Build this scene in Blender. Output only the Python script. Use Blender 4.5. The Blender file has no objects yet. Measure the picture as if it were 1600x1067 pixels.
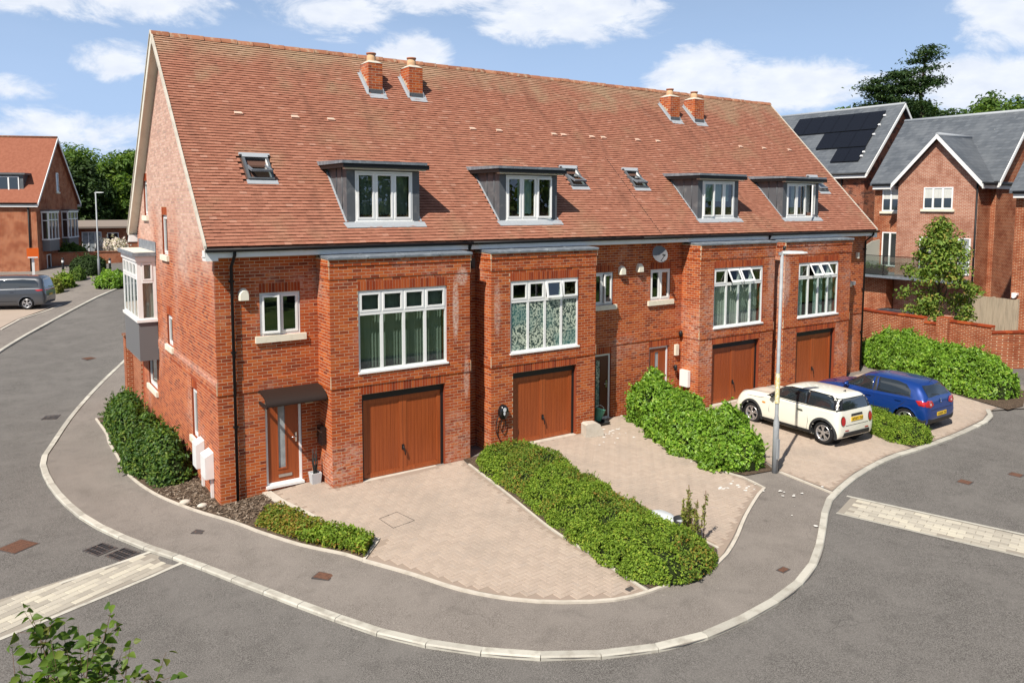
import bpy, bmesh, math, random
import numpy as np
from mathutils import Vector, Matrix, noise
from mathutils.geometry import delaunay_2d_cdt
from mathutils.bvhtree import BVHTree

random.seed(7); RNG = np.random.default_rng(7)
scene = bpy.context.scene
COL = scene.collection
rad = math.radians

# ------------------------------------------------------------------ camera
cam_d = bpy.data.cameras.new('camera'); cam = bpy.data.objects.new('camera', cam_d); COL.objects.link(cam)
cam_d.sensor_fit = 'HORIZONTAL'; cam_d.sensor_width = 36.0
cam_d.lens = 1218.7 / 1600 * 36
cam_d.shift_y = -(533.5 - 431.2) / 1600
cam_d.clip_start = 0.1; cam_d.clip_end = 6000
_R = Vector((0.82774786, -0.56109256, 0.00293646)); _U = Vector((0.04830418, 0.07647242, 0.99590094)); _F = Vector((0.55901716, 0.82421303, -0.090403))
CAMP = Vector((-4.1565, -17.8104, 6.602))
cam.matrix_world = Matrix(((_R.x, _U.x, -_F.x, CAMP.x), (_R.y, _U.y, -_F.y, CAMP.y), (_R.z, _U.z, -_F.z, CAMP.z), (0, 0, 0, 1)))
scene.camera = cam

# ------------------------------------------------------------------ view
scene.view_settings.view_transform = 'Standard'; scene.view_settings.look = 'None'
scene.view_settings.exposure = 0.45; scene.view_settings.gamma = 1.0
scene.view_settings.use_curve_mapping = False
scene.render.engine = 'CYCLES'
scene.cycles.max_bounces = 8; scene.cycles.diffuse_bounces = 3; scene.cycles.glossy_bounces = 4
scene.cycles.transparent_max_bounces = 16; scene.cycles.transmission_bounces = 6
scene.cycles.caustics_reflective = False; scene.cycles.caustics_refractive = False
scene.cycles.use_denoising = True

# ------------------------------------------------------------------ sun and sky
SUN_EL = 50.0
SUN_TO = Vector((-0.888 * math.cos(rad(SUN_EL)), -0.459 * math.cos(rad(SUN_EL)), math.sin(rad(SUN_EL)))).normalized()
sun_d = bpy.data.lights.new('sun', 'SUN'); sun_d.energy = 5.0; sun_d.angle = rad(0.53); sun_d.color = (1.0, 0.94, 0.84)
sun = bpy.data.objects.new('sun', sun_d); COL.objects.link(sun)
sun.rotation_euler = (-SUN_TO).to_track_quat('-Z', 'Y').to_euler(); sun.location = (-40, -20, 60)

world = bpy.data.worlds.new('World'); scene.world = world; world.use_nodes = True
def build_world():
    nt = world.node_tree; N = nt.nodes; L = nt.links; N.clear()
    def math_(op, a, b=None, c=None, clamp=False):
        n = N.new('ShaderNodeMath'); n.operation = op; n.use_clamp = clamp
        for i, v in enumerate((a, b, c)):
            if v is None: continue
            if isinstance(v, (int, float)): n.inputs[i].default_value = v
            else: L.new(v, n.inputs[i])
        return n.outputs[0]
    out = N.new('ShaderNodeOutputWorld'); bg = N.new('ShaderNodeBackground'); bg.inputs[1].default_value = 0.065
    sky = N.new('ShaderNodeTexSky'); sky.sky_type = 'NISHITA'; sky.sun_disc = False
    sky.sun_elevation = rad(SUN_EL); sky.sun_rotation = math.atan2(SUN_TO.x, SUN_TO.y)
    sky.air_density = 1.0; sky.dust_density = 0.6; sky.ozone_density = 1.3
    tc = N.new('ShaderNodeTexCoord'); sx = N.new('ShaderNodeSeparateXYZ'); L.new(tc.outputs['Generated'], sx.inputs[0])
    az = math_('MULTIPLY', math_('ARCTAN2', sx.outputs[0], sx.outputs[1]), 180 / math.pi)
    el = math_('MULTIPLY', math_('ARCSINE', sx.outputs[2]), 180 / math.pi)
    # two noises that break the outlines of the cumulus clouds up
    nz = N.new('ShaderNodeTexNoise'); nz.inputs['Scale'].default_value = 10.0; nz.inputs['Detail'].default_value = 10; nz.inputs['Roughness'].default_value = 0.66; nz.inputs['Distortion'].default_value = 0.5
    mp = N.new('ShaderNodeMapping'); mp.inputs['Scale'].default_value = (1, 1, 2.2); L.new(tc.outputs['Generated'], mp.inputs[0]); L.new(mp.outputs[0], nz.inputs[0])
    n1 = math_('SUBTRACT', nz.outputs[0], 0.5)
    acc = None
    ce = N.new('ShaderNodeCombineXYZ'); L.new(az, ce.inputs[0]); L.new(el, ce.inputs[1])
    # cumulus: azimuth, elevation, half width, half height, weight
    for a, e, wa, we, k in ((2.2, 12.6, 6, 1.5, .9), (9.0, 12.9, 5.5, 1.8, 1), (8.0, 9.1, 2.8, 1.4, .9), (1.9, 7.0, 2.8, .9, .7),
                         (21.5, 13.0, 5.0, 1.7, 1), (28.0, 14.8, 6.5, 1.8, 1.0), (27.0, 10.7, 2.8, 1.8, 1.1), (38.5, 13.2, 7, 2.1, 1.1),
                         (48.0, 8.9, 4.2, 2.2, 1.2), (54.0, 8.0, 5.5, 2.0, 1.1), (66.5, 11.8, 3.6, 2.6, 1.2), (64.5, 7.5, 5.2, 1.9, 1.1), (6.0, 4.6, 8, 1.9, .6),
                         (88, 15, 9, 4, 1.2), (130, 18, 13, 5, 1.2), (-25, 15, 10, 4, 1.2), (-80, 18, 13, 5, 1.2), (-140, 20, 14, 6, 1.2), (40, 34, 14, 5, 1.2), (-60, 45, 16, 6, 1.2), (150, 48, 16, 6, 1.2)):
        mp_ = N.new('ShaderNodeMapping'); mp_.vector_type = 'TEXTURE'; mp_.inputs['Location'].default_value = (a, e, 0); mp_.inputs['Scale'].default_value = (wa * 1.35, we * 1.3, 1); L.new(ce.outputs[0], mp_.inputs[0])
        gr = N.new('ShaderNodeTexGradient'); gr.gradient_type = 'SPHERICAL'; L.new(mp_.outputs[0], gr.inputs[0])
        m = math_('MULTIPLY', gr.outputs['Fac'], k * 1.5)
        acc = m if acc is None else math_('MAXIMUM', acc, m)
    s = math_('ADD', acc, math_('MULTIPLY', n1, 2.9))
    mr = N.new('ShaderNodeMapRange'); mr.interpolation_type = 'SMOOTHSTEP'
    mr.inputs[1].default_value = 0.20; mr.inputs[2].default_value = 0.92; mr.inputs[3].default_value = 0.0; mr.inputs[4].default_value = 0.9
    L.new(math_('MULTIPLY', s, math_('MULTIPLY', acc, 3.0, clamp=True)), mr.inputs[0])
    # thin high haze
    nz2 = N.new('ShaderNodeTexNoise'); nz2.inputs['Scale'].default_value = 3.5; nz2.inputs['Detail'].default_value = 5
    mp2 = N.new('ShaderNodeMapping'); mp2.inputs['Scale'].default_value = (1, 1, 3.0); L.new(tc.outputs['Generated'], mp2.inputs[0]); L.new(mp2.outputs[0], nz2.inputs[0])
    hz = N.new('ShaderNodeMapRange'); hz.interpolation_type = 'SMOOTHSTEP'; hz.inputs[1].default_value = 0.42; hz.inputs[2].default_value = 0.75; hz.inputs[3].default_value = 0.06; hz.inputs[4].default_value = 0.34
    L.new(nz2.outputs[0], hz.inputs[0])
    m1 = N.new('ShaderNodeMix'); m1.data_type = 'RGBA'; L.new(hz.outputs[0], m1.inputs[0]); L.new(sky.outputs[0], m1.inputs[6]); m1.inputs[7].default_value = (5.6, 6.4, 7.8, 1)
    lo = N.new('ShaderNodeMapRange'); lo.interpolation_type = 'SMOOTHSTEP'; lo.inputs[1].default_value = 30; lo.inputs[2].default_value = 2; lo.inputs[3].default_value = 0.0; lo.inputs[4].default_value = 0.82; L.new(el, lo.inputs[0])
    m0 = N.new('ShaderNodeMix'); m0.data_type = 'RGBA'; L.new(lo.outputs[0], m0.inputs[0]); L.new(m1.outputs[2], m0.inputs[6]); m0.inputs[7].default_value = (5.4, 7.6, 11.6, 1); m1 = m0
    # clouds: shaded base, bright top by fine noise
    nz3 = N.new('ShaderNodeTexNoise'); nz3.inputs['Scale'].default_value = 30; nz3.inputs['Detail'].default_value = 6; L.new(mp.outputs[0], nz3.inputs[0])
    cr = N.new('ShaderNodeMix'); cr.data_type = 'RGBA'; L.new(nz3.outputs[0], cr.inputs[0]); cr.inputs[6].default_value = (8.0, 8.8, 10.4, 1); cr.inputs[7].default_value = (12.6, 12.7, 12.9, 1)
    m2 = N.new('ShaderNodeMix'); m2.data_type = 'RGBA'; L.new(mr.outputs[0], m2.inputs[0]); L.new(m1.outputs[2], m2.inputs[6]); L.new(cr.outputs[2], m2.inputs[7])
    L.new(m2.outputs[2], bg.inputs[0]); L.new(bg.outputs[0], out.inputs[0])
build_world()
world.cycles.sampling_method = 'MANUAL'; world.cycles.sample_map_resolution = 512

# ------------------------------------------------------------------ helpers
WM = {}          # world matrix of every object that parents others
def link(o, parent=None, local=False):
    COL.objects.link(o)
    if parent is not None:
        o.parent = parent
        if not local: o.matrix_parent_inverse = WM.get(parent.name, Matrix.Identity(4)).inverted()
    return o
def tag(o, label=None, cat=None, group=None, kind=None):
    if label: o['label'] = label
    if cat: o['category'] = cat
    if group: o['group'] = group
    if kind: o['kind'] = kind
    return o
def thing(name, label, cat, loc=(0, 0, 0), rz=0.0, group=None):
    o = bpy.data.objects.new(name, None); COL.objects.link(o); o.empty_display_size = .2
    o.location = loc; o.rotation_euler = (0, 0, rz)
    WM[o.name] = Matrix.Translation(loc) @ Matrix.Rotation(rz, 4, 'Z')
    return tag(o, label, cat, group)

class MB:
    def __init__(s): s.v = []; s.f = []; s.m = []; s.sm = []
    def add(s, vs, fs, m=0, smooth=False):
        b = len(s.v); s.v.extend([tuple(p) for p in vs])
        for f in fs: s.f.append([i + b for i in f]); s.m.append(m); s.sm.append(smooth)
        return s
    def box(s, x0, x1, y0, y1, z0, z1, m=0):
        vs = [(x, y, z) for z in (z0, z1) for y in (y0, y1) for x in (x0, x1)]
        return s.add(vs, [(0, 2, 3, 1), (4, 5, 7, 6), (0, 1, 5, 4), (2, 6, 7, 3), (0, 4, 6, 2), (1, 3, 7, 5)], m)
    def pbox(s, P, u0, u1, v0, v1, w0, w1, m=0):      # a box in the frame of a plane P(u, v, w)
        vs = [P(u, v, w) for w in (w0, w1) for v in (v0, v1) for u in (u0, u1)]
        return s.add(vs, [(0, 2, 3, 1), (4, 5, 7, 6), (0, 1, 5, 4), (2, 6, 7, 3), (0, 4, 6, 2), (1, 3, 7, 5)], m)
    def brick(s, P, u0, u1, v0, v1, w1, w0=-.004, m=0):  # the same without its back
        vs = [P(u, v, w) for w in (w0, w1) for v in (v0, v1) for u in (u0, u1)]
        return s.add(vs, [(4, 5, 7, 6), (0, 1, 5, 4), (2, 6, 7, 3), (0, 4, 6, 2), (1, 3, 7, 5)], m)
    def obox(s, M, sx, sy, sz, m=0):
        vs = [M @ Vector((x * sx / 2, y * sy / 2, z * sz / 2)) for z in (-1, 1) for y in (-1, 1) for x in (-1, 1)]
        return s.add(vs, [(0, 2, 3, 1), (4, 5, 7, 6), (0, 1, 5, 4), (2, 6, 7, 3), (0, 4, 6, 2), (1, 3, 7, 5)], m)
    def bar(s, a, b, w, h, m=0, up=(0, 0, 1)):
        a = Vector(a); b = Vector(b); d = b - a; l = d.length
        if l < 1e-6: return s
        x = d / l; u = Vector(up)
        if abs(x.dot(u)) > .98: u = Vector((0, 1, 0))
        y = u.cross(x).normalized(); z = x.cross(y)
        M = Matrix(((x.x, y.x, z.x, 0), (x.y, y.y, z.y, 0), (x.z, y.z, z.z, 0), (0, 0, 0, 1))); M.translation = (a + b) / 2
        return s.obox(M, l, w, h, m)
    def tube(s, pts, r, n=8, m=0, caps=True, smooth=True):
        pts = [Vector(p) for p in pts]; k = len(pts)
        rs = r if hasattr(r, '__len__') else [r] * k
        vs = []; prev = None
        for i, p in enumerate(pts):
            t = (pts[min(i + 1, k - 1)] - pts[max(i - 1, 0)])
            t = t.normalized() if t.length > 1e-9 else Vector((0, 0, 1))
            ref = Vector((0, 0, 1)) if abs(t.z) < .9 else Vector((1, 0, 0))
            if prev is not None: ref = prev
            x = (ref - t * ref.dot(t)); x = x.normalized() if x.length > 1e-6 else t.orthogonal().normalized(); prev = x; y = t.cross(x)
            for j in range(n):
                a = 2 * math.pi * j / n; vs.append(p + (x * math.cos(a) + y * math.sin(a)) * rs[i])
        fs = [(i * n + j, i * n + (j + 1) % n, (i + 1) * n + (j + 1) % n, (i + 1) * n + j) for i in range(k - 1) for j in range(n)]
        s.add(vs, fs, m, smooth)
        if caps:
            b = len(s.v) - len(vs)
            s.f.append([b + j for j in range(n)][::-1]); s.m.append(m); s.sm.append(False)
            s.f.append([b + (k - 1) * n + j for j in range(n)]); s.m.append(m); s.sm.append(False)
        return s
    def cyl(s, c, r, z0, z1, n=16, m=0, r1=None):
        return s.tube([(c[0], c[1], z0), (c[0], c[1], z1)], [r, r if r1 is None else r1], n, m)
    def lathe(s, c, prof, n=16, m=0):
        vs = []; k = len(prof)
        for r, z in prof:
            for j in range(n):
                a = 2 * math.pi * j / n; vs.append((c[0] + r * math.cos(a), c[1] + r * math.sin(a), c[2] + z))
        fs = [(i * n + j, i * n + (j + 1) % n, (i + 1) * n + (j + 1) % n, (i + 1) * n + j) for i in range(k - 1) for j in range(n)]
        return s.add(vs, fs, m, True)
    def prism(s, poly, P, w0, w1, m=0):               # polygon (u, v) extruded along the plane's normal
        n = len(poly); vs = [P(u, v, w0) for u, v in poly] + [P(u, v, w1) for u, v in poly]
        fs = [tuple(range(n))[::-1], tuple(range(n, 2 * n))] + [(i, (i + 1) % n, n + (i + 1) % n, n + i) for i in range(n)]
        return s.add(vs, fs, m)
    def mesh(s, name, mats):
        me = bpy.data.meshes.new(name); me.from_pydata(s.v, [], s.f)
        for mt in (mats if isinstance(mats, (list, tuple)) else [mats]): me.materials.append(mt)
        if any(s.m): me.polygons.foreach_set('material_index', s.m)
        if any(s.sm): me.polygons.foreach_set('use_smooth', s.sm)
        me.update(); return me
    def build(s, name, mats, parent=None, local=False, fix=True):
        me = s.mesh(name, mats)
        if fix:
            bm = bmesh.new(); bm.from_mesh(me); bmesh.ops.recalc_face_normals(bm, faces=bm.faces); bm.to_mesh(me); bm.free()
        o = bpy.data.objects.new(name, me); return link(o, parent, local)

class Plane:
    def __init__(s, O, U, N, V=(0, 0, 1)): s.O = Vector(O); s.U = Vector(U); s.N = Vector(N); s.V = Vector(V)
    def __call__(s, u, v, w=0.0): return s.O + s.U * u + s.V * v + s.N * w
def front_plane(y): return Plane((0, y, 0), (1, 0, 0), (0, -1, 0))
def left_plane(x): return Plane((x, 0, 0), (0, -1, 0), (-1, 0, 0))     # u = -Y
def right_plane(x): return Plane((x, 0, 0), (0, 1, 0), (1, 0, 0))      # u = Y

def in_poly(x, y, poly):
    c = False; j = len(poly) - 1
    for i in range(len(poly)):
        xi, yi = poly[i]; xj, yj = poly[j]
        if (yi > y) != (yj > y) and x < (xj - xi) * (y - yi) / (yj - yi) + xi: c = not c
        j = i
    return c
def cdt(outline, holes=(), grid=None):
    pts = []; edges = []
    def loop(p):
        b = len(pts); pts.extend(Vector(q[:2]) for q in p); n = len(p); edges.extend((b + i, b + (i + 1) % n) for i in range(n))
    loop(outline)
    for hh in holes: loop(hh)
    if grid:
        xs = [p[0] for p in outline]; ys = [p[1] for p in outline]
        for x in np.arange(min(xs) + grid * .37, max(xs), grid):
            for y in np.arange(min(ys) + grid * .41, max(ys), grid):
                if in_poly(x, y, outline): pts.append(Vector((x, y)))
    v, e, f, *_ = delaunay_2d_cdt(pts, edges, [], 0, 1e-5)
    keep = []
    for t in f:
        cx = sum(v[i].x for i in t) / len(t); cy = sum(v[i].y for i in t) / len(t)
        if in_poly(cx, cy, outline) and not any(in_poly(cx, cy, hh) for hh in holes): keep.append(list(t))
    return [(q.x, q.y) for q in v], keep
def rect(u0, u1, v0, v1): return [(u0, v0), (u1, v0), (u1, v1), (u0, v1)]
def solid_wall(mb, outline, holes, P, thick, m=0):    # a connected wall slab with real openings
    v, f = cdt(outline, holes); n = len(v)
    vs = [P(a, b, 0) for a, b in v] + [P(a, b, -thick) for a, b in v]
    cnt = {}
    for t in f:
        for i in range(len(t)):
            a, b = t[i], t[(i + 1) % len(t)]; k = (min(a, b), max(a, b)); cnt[k] = cnt.get(k, 0) + 1
    fs = [tuple(t) for t in f] + [tuple(i + n for i in t[::-1]) for t in f]
    mb.add(vs, fs, m); b0 = len(mb.v) - len(vs)
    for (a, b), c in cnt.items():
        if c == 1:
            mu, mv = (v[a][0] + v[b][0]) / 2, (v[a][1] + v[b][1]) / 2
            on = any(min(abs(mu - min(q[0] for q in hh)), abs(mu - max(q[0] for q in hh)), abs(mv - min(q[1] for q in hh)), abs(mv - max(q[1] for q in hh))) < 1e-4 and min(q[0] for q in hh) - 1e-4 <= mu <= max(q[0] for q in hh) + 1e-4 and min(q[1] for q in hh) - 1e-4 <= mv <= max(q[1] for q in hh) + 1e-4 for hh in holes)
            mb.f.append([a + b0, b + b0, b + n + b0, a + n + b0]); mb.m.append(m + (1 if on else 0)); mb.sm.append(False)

def sm(a, b, t):
    t = min(1.0, max(0.0, (t - a) / (b - a))); return t * t * (3 - 2 * t)
def H(x, y):            # height of the paved ground
    z = -0.28 * (1 - sm(-2, 2.6, x)) + 0.10 * sm(-6, -1.2, y) * sm(4, 8, x) * (1 - sm(19, 23, x))
    if y > 8 and x < 22: z += 0.031 * (y - 8) * (1 - sm(12, 22, x))
    return z
def sheet(name, outline, off, mat, grid=.8, parent=None, kind='structure', zf=H, thick=0.0):
    v, f = cdt(outline, (), grid)
    mb = MB(); mb.add([(x, y, zf(x, y) + off) for x, y in v], f)
    o = mb.build(name, mat, parent, fix=False)
    me = o.data
    if me.polygons and me.polygons[0].normal.z < 0: me.flip_normals()
    if kind and parent is None: o['kind'] = kind
    return o
def spline(pts, step=.25, closed=False):
    P = [Vector(p) for p in pts]; out = []; n = len(P)
    for i in range(n - 1):
        p0 = P[max(i - 1, 0)]; p1 = P[i]; p2 = P[i + 1]; p3 = P[min(i + 2, n - 1)]
        k = max(1, int((p2 - p1).length / step))
        for j in range(k):
            t = j / k; out.append(.5 * ((2 * p1) + (p2 - p0) * t + (2 * p0 - 5 * p1 + 4 * p2 - p3) * t * t + (3 * p1 - p0 - 3 * p2 + p3) * t ** 3))
    out.append(P[-1]); return out
def resample(pts, step):
    out = [pts[0]]; acc = 0.0
    for a, b in zip(pts, pts[1:]):
        l = (b - a).length
        while acc + l >= step and l > 1e-9:
            t = (step - acc) / l; a = a + (b - a) * t; out.append(a.copy()); l = (b - a).length; acc = 0.0
        acc += l
    return out

# ------------------------------------------------------------------ materials
def ramp_node(nt, stops, fac):
    r = nt.nodes.new('ShaderNodeValToRGB'); e = r.color_ramp.elements
    while len(e) > 1: e.remove(e[-1])
    e[0].position = stops[0][0]; e[0].color = (*stops[0][1], 1)
    for p, c in stops[1:]: x = e.new(p); x.color = (*c, 1)
    nt.links.new(fac, r.inputs[0]); return r.outputs[0]
def mix_node(nt, fac, a, b, mode='MIX'):
    n = nt.nodes.new('ShaderNodeMix'); n.data_type = 'RGBA'; n.blend_type = mode
    for sock, v in ((0, fac), (6, a), (7, b)):
        if isinstance(v, (int, float)): n.inputs[sock].default_value = v
        elif isinstance(v, tuple): n.inputs[sock].default_value = (*v, 1)
        else: nt.links.new(v, n.inputs[sock])
    return n.outputs[2]
def mathn(nt, op, a, b=None, clamp=False):
    n = nt.nodes.new('ShaderNodeMath'); n.operation = op; n.use_clamp = clamp
    for i, v in enumerate((a, b)):
        if v is None: continue
        if isinstance(v, (int, float)): n.inputs[i].default_value = v
        else: nt.links.new(v, n.inputs[i])
    return n.outputs[0]
def coords(nt, sc=(1, 1, 1), kind='pos'):
    m = nt.nodes.new('ShaderNodeMapping'); m.inputs['Scale'].default_value = sc
    if kind == 'pos': g = nt.nodes.new('ShaderNodeNewGeometry'); nt.links.new(g.outputs['Position'], m.inputs[0])
    else: g = nt.nodes.new('ShaderNodeTexCoord'); nt.links.new(g.outputs['Object'], m.inputs[0])
    return m.outputs[0]
def noise_n(nt, scale, detail=4, sc=(1, 1, 1), rough=.55, kind='pos'):
    n = nt.nodes.new('ShaderNodeTexNoise'); n.inputs['Scale'].default_value = scale; n.inputs['Detail'].default_value = detail; n.inputs['Roughness'].default_value = rough
    nt.links.new(coords(nt, sc, kind), n.inputs[0]); return n.outputs[0]
def smooth_n(nt, v, a, b, lo=0.0, hi=1.0):
    n = nt.nodes.new('ShaderNodeMapRange'); n.interpolation_type = 'SMOOTHSTEP'
    for i, q in ((1, a), (2, b), (3, lo), (4, hi)): n.inputs[i].default_value = q
    nt.links.new(v, n.inputs[0]); return n.outputs[0]
def island(nt):
    g = nt.nodes.new('ShaderNodeNewGeometry'); o = nt.nodes.new('ShaderNodeObjectInfo')
    return mathn(nt, 'FRACT', mathn(nt, 'ADD', g.outputs['Random Per Island'], mathn(nt, 'MULTIPLY', o.outputs['Random'], 7.31)))
MATS = {}
def mat(name, col, rough=.6, spec=.4, ramp=None, noises=(), bump=None, metal=0.0, coat=0.0, hook=None, kind='pos'):
    """noises: (scale, colour, lo, hi, amount[, coordinate scale]) ; bump: (scale, strength, distance)"""
    m = bpy.data.materials.new(name); m.use_nodes = True; nt = m.node_tree; b = nt.nodes['Principled BSDF']
    b.inputs['Roughness'].default_value = rough; b.inputs['Specular IOR Level'].default_value = spec; b.inputs['Metallic'].default_value = metal
    b.inputs['Coat Weight'].default_value = coat; b.inputs['Coat Roughness'].default_value = .04
    c = None
    if ramp: c = ramp_node(nt, ramp, island(nt))
    for q in noises:
        f = smooth_n(nt, noise_n(nt, q[0], 5, q[5] if len(q) > 5 else (1, 1, 1), kind=kind), q[2], q[3], 0.0, q[4])
        c = mix_node(nt, f, c if c is not None else tuple(col), tuple(q[1]))
    if hook: c = hook(nt, c if c is not None else tuple(col)) or c
    if c is None or isinstance(c, tuple): b.inputs['Base Color'].default_value = (*(c or col), 1)
    else: nt.links.new(c, b.inputs['Base Color'])
    if bump:
        bn = nt.nodes.new('ShaderNodeBump'); bn.inputs['Strength'].default_value = bump[1]; bn.inputs['Distance'].default_value = bump[2]
        nt.links.new(noise_n(nt, bump[0], 6, kind=kind), bn.inputs['Height']); nt.links.new(bn.outputs[0], b.inputs['Normal'])
    MATS[name] = m; return m

def brick_hook(bloom):
    def hk(nt, c):
        # grain, soot and the white lime bloom that creeps over new brickwork in patches
        c = mix_node(nt, smooth_n(nt, noise_n(nt, 55, 4), .35, .75, 0, .25), c, (.30, .10, .05))
        p = nt.nodes.new('ShaderNodeSeparateXYZ'); g = nt.nodes.new('ShaderNodeNewGeometry'); nt.links.new(g.outputs['Position'], p.inputs[0])
        n1 = noise_n(nt, .55, 5); n2 = noise_n(nt, 9, 4, (1, 1, 2.5))
        f = mathn(nt, 'MULTIPLY', smooth_n(nt, n1, .50, .70), smooth_n(nt, n2, .38, .62))
        f = mathn(nt, 'MULTIPLY', f, bloom)
        # long run of bloom beside the first bay window and on the upper part of the end gable
        def spot(x, y, z, rx, rz, k):
            dx = mathn(nt, 'DIVIDE', mathn(nt, 'SUBTRACT', p.outputs[0], x), rx); dz = mathn(nt, 'DIVIDE', mathn(nt, 'SUBTRACT', p.outputs[2], z), rz)
            d = mathn(nt, 'ADD', mathn(nt, 'MULTIPLY', dx, dx), mathn(nt, 'MULTIPLY', dz, dz))
            return mathn(nt, 'MULTIPLY', smooth_n(nt, d, 1.0, .2, 0, k), smooth_n(nt, noise_n(nt, 16, 4, (1, 1, 3)), .36, .6))
        for q in ((5.66, 0, 4.0, .11, 1.0, .75), (5.85, 0, 4.8, .20, .28, .7), (5.97, 0, 2.2, .10, .7, .5), (6.92, 0, 3.9, .13, .9, .45), (18.9, 0, 4.0, .30, 1.1, .6), (18.1, 0, 4.2, .25, .9, .4)):
            f = mathn(nt, 'MAXIMUM', f, spot(*q))
        gx = smooth_n(nt, p.outputs[0], .05, -.02)                      # only the face of the end wall
        gz = smooth_n(nt, mathn(nt, 'ADD', p.outputs[2], mathn(nt, 'MULTIPLY', mathn(nt, 'SUBTRACT', n1, .5), 6.0)), 3.6, 6.6, .06, .84)
        gb = smooth_n(nt, mathn(nt, 'ABSOLUTE', mathn(nt, 'SUBTRACT', p.outputs[2], 2.62)), .16, .02, 0, .45)
        ga = mathn(nt, 'MULTIPLY', gx, mathn(nt, 'MAXIMUM', gz, mathn(nt, 'MULTIPLY', gb, smooth_n(nt, n2, .3, .5))))
        ga = mathn(nt, 'MULTIPLY', ga, smooth_n(nt, noise_n(nt, 14, 4, (1, 1, 3)), .2, .6, .55, 1.0))
        ga = mathn(nt, 'MULTIPLY', ga, smooth_n(nt, island(nt), .0, 1.0, .72, 1.0))
        f = mathn(nt, 'MAXIMUM', f, ga)
        return mix_node(nt, f, c, (.70, .57, .50))
    return hk
BR = [(0, (.18, .027, .008)), (.10, (.27, .042, .009)), (.4, (.37, .063, .011)), (.7, (.43, .084, .014)), (.92, (.49, .118, .024)), (1, (.32, .058, .016))]
mat('brick', (.4, .1, .05), .85, .25, ramp=BR, hook=brick_hook(.35), bump=(120, .35, .004))
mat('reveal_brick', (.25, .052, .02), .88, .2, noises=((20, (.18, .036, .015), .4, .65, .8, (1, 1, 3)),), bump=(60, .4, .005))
mat('mortar', (.56, .41, .275), .95, .1, noises=((6, (.44, .31, .20), .4, .7, .7),), bump=(90, .3, .003))
mat('brick_soldier', (.4, .1, .05), .85, .25, ramp=[(0, (.19, .030, .010)), (.5, (.32, .052, .013)), (1, (.41, .095, .025))], bump=(120, .35, .004))

def tile_hook(nt, c):
    n = noise_n(nt, .9, 5, (1, 1, 1)); st = noise_n(nt, 1.6, 5, (1.6, .35, .35))
    c = mix_node(nt, smooth_n(nt, n, .5, .72, 0, .45), c, (.30, .185, .110))           # lichen
    c = mix_node(nt, smooth_n(nt, st, .52, .75, 0, .45), c, (.15, .065, .042))          # runs of grime
    p = nt.nodes.new('ShaderNodeSeparateXYZ'); g = nt.nodes.new('ShaderNodeNewGeometry'); nt.links.new(g.outputs['Position'], p.inputs[0])
    hi = smooth_n(nt, mathn(nt, 'ADD', p.outputs[2], mathn(nt, 'MULTIPLY', mathn(nt, 'SUBTRACT', n, .5), 3.2)), 9.9, 11.2, 0, .45)
    return mix_node(nt, hi, c, (.36, .29, .18))
TR = [(0, (.285, .112, .070)), (.3, (.308, .124, .078)), (.65, (.330, .136, .086)), (.95, (.358, .152, .098)), (1, (.40, .20, .14))]
mat('roof_tile', (.4, .14, .07), .8, .3, ramp=TR, hook=tile_hook, bump=(70, .4, .004))
mat('tile_edge_shade', (.085, .030, .018), .9, .2)  # dark tile noses: the shadow line under each row put into the colour
mat('roof_under', (.10, .05, .035), .9)
mat('ridge_tile', (.26, .10, .05), .85, .2, ramp=[(0, (.19, .075, .042)), (1, (.29, .125, .070))], noises=((7, (.36, .29, .20), .5, .7, .6),), bump=(40, .5, .006))
mat('upvc', (.80, .80, .79), .32, .5, noises=((3, (.70, .69, .66), .45, .8, .6),))
mat('cream_board', (.74, .68, .58), .5, .4, noises=((4, (.55, .48, .40), .45, .8, .6),))
mat('fascia', (.84, .83, .83), .45, noises=((3, (.72, .70, .69), .4, .75, .6),))
mat('gutter', (.010, .010, .011), .5, .3)
mat('lead', (.15, .17, .195), .5, .5, noises=((5, (.27, .295, .32), .45, .7, .7), (14, (.08, .09, .105), .5, .75, .6)), bump=(9, .3, .01))
mat('lead_dark', (.085, .092, .102), .55, .5, noises=((4, (.16, .165, .17), .5, .75, .8),), bump=(8, .3, .01))
mat('lead_pale', (.33, .35, .375), .55, .4, noises=((6, (.30, .32, .34), .45, .7, .7),))
mat('sill_stone', (.74, .69, .56), .75, .3, noises=((8, (.58, .52, .41), .45, .75, .7),), bump=(60, .2, .002))
def wood_hook(nt, c):
    return mix_node(nt, smooth_n(nt, noise_n(nt, 30, 5, (1, 1, .03)), .3, .72, 0, .5), c, (.165, .030, .008))
mat('garage_wood', (.325, .073, .017), .42, .45, hook=wood_hook)
mat('garage_trim', (.37, .088, .022), .42, .45, hook=wood_hook)
mat('door_dark', (.10, .032, .018), .45, .45)
mat('black', (.012, .012, .013), .5, .4)
mat('black_gloss', (.01, .01, .011), .15, .6)
mat('canopy', (.022, .013, .010), .6, .3)
mat('room', (.085, .085, .08), .9, .1)
mat('blind', (.22, .25, .22), .7, .2)
mat('curtain', (.46, .60, .56), .8, .2, noises=((5, (.30, .42, .40), .4, .7, .8, (9, 9, .4)),))
mat('curtain_white', (.62, .62, .58), .8, .2, noises=((5, (.45, .46, .43), .4, .7, .8, (9, 9, .4)),))
def frost_hook(nt, c):
    v = nt.nodes.new('ShaderNodeTexVoronoi'); v.inputs['Scale'].default_value = 30; nt.links.new(coords(nt), v.inputs[0])
    n = noise_n(nt, 22, 5)
    c = mix_node(nt, smooth_n(nt, n, .44, .56), (.03, .055, .05), (.50, .56, .45))
    return mix_node(nt, smooth_n(nt, noise_n(nt, 1.2, 2), .4, .65, 0, .6), c, (.04, .15, .15))
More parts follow.
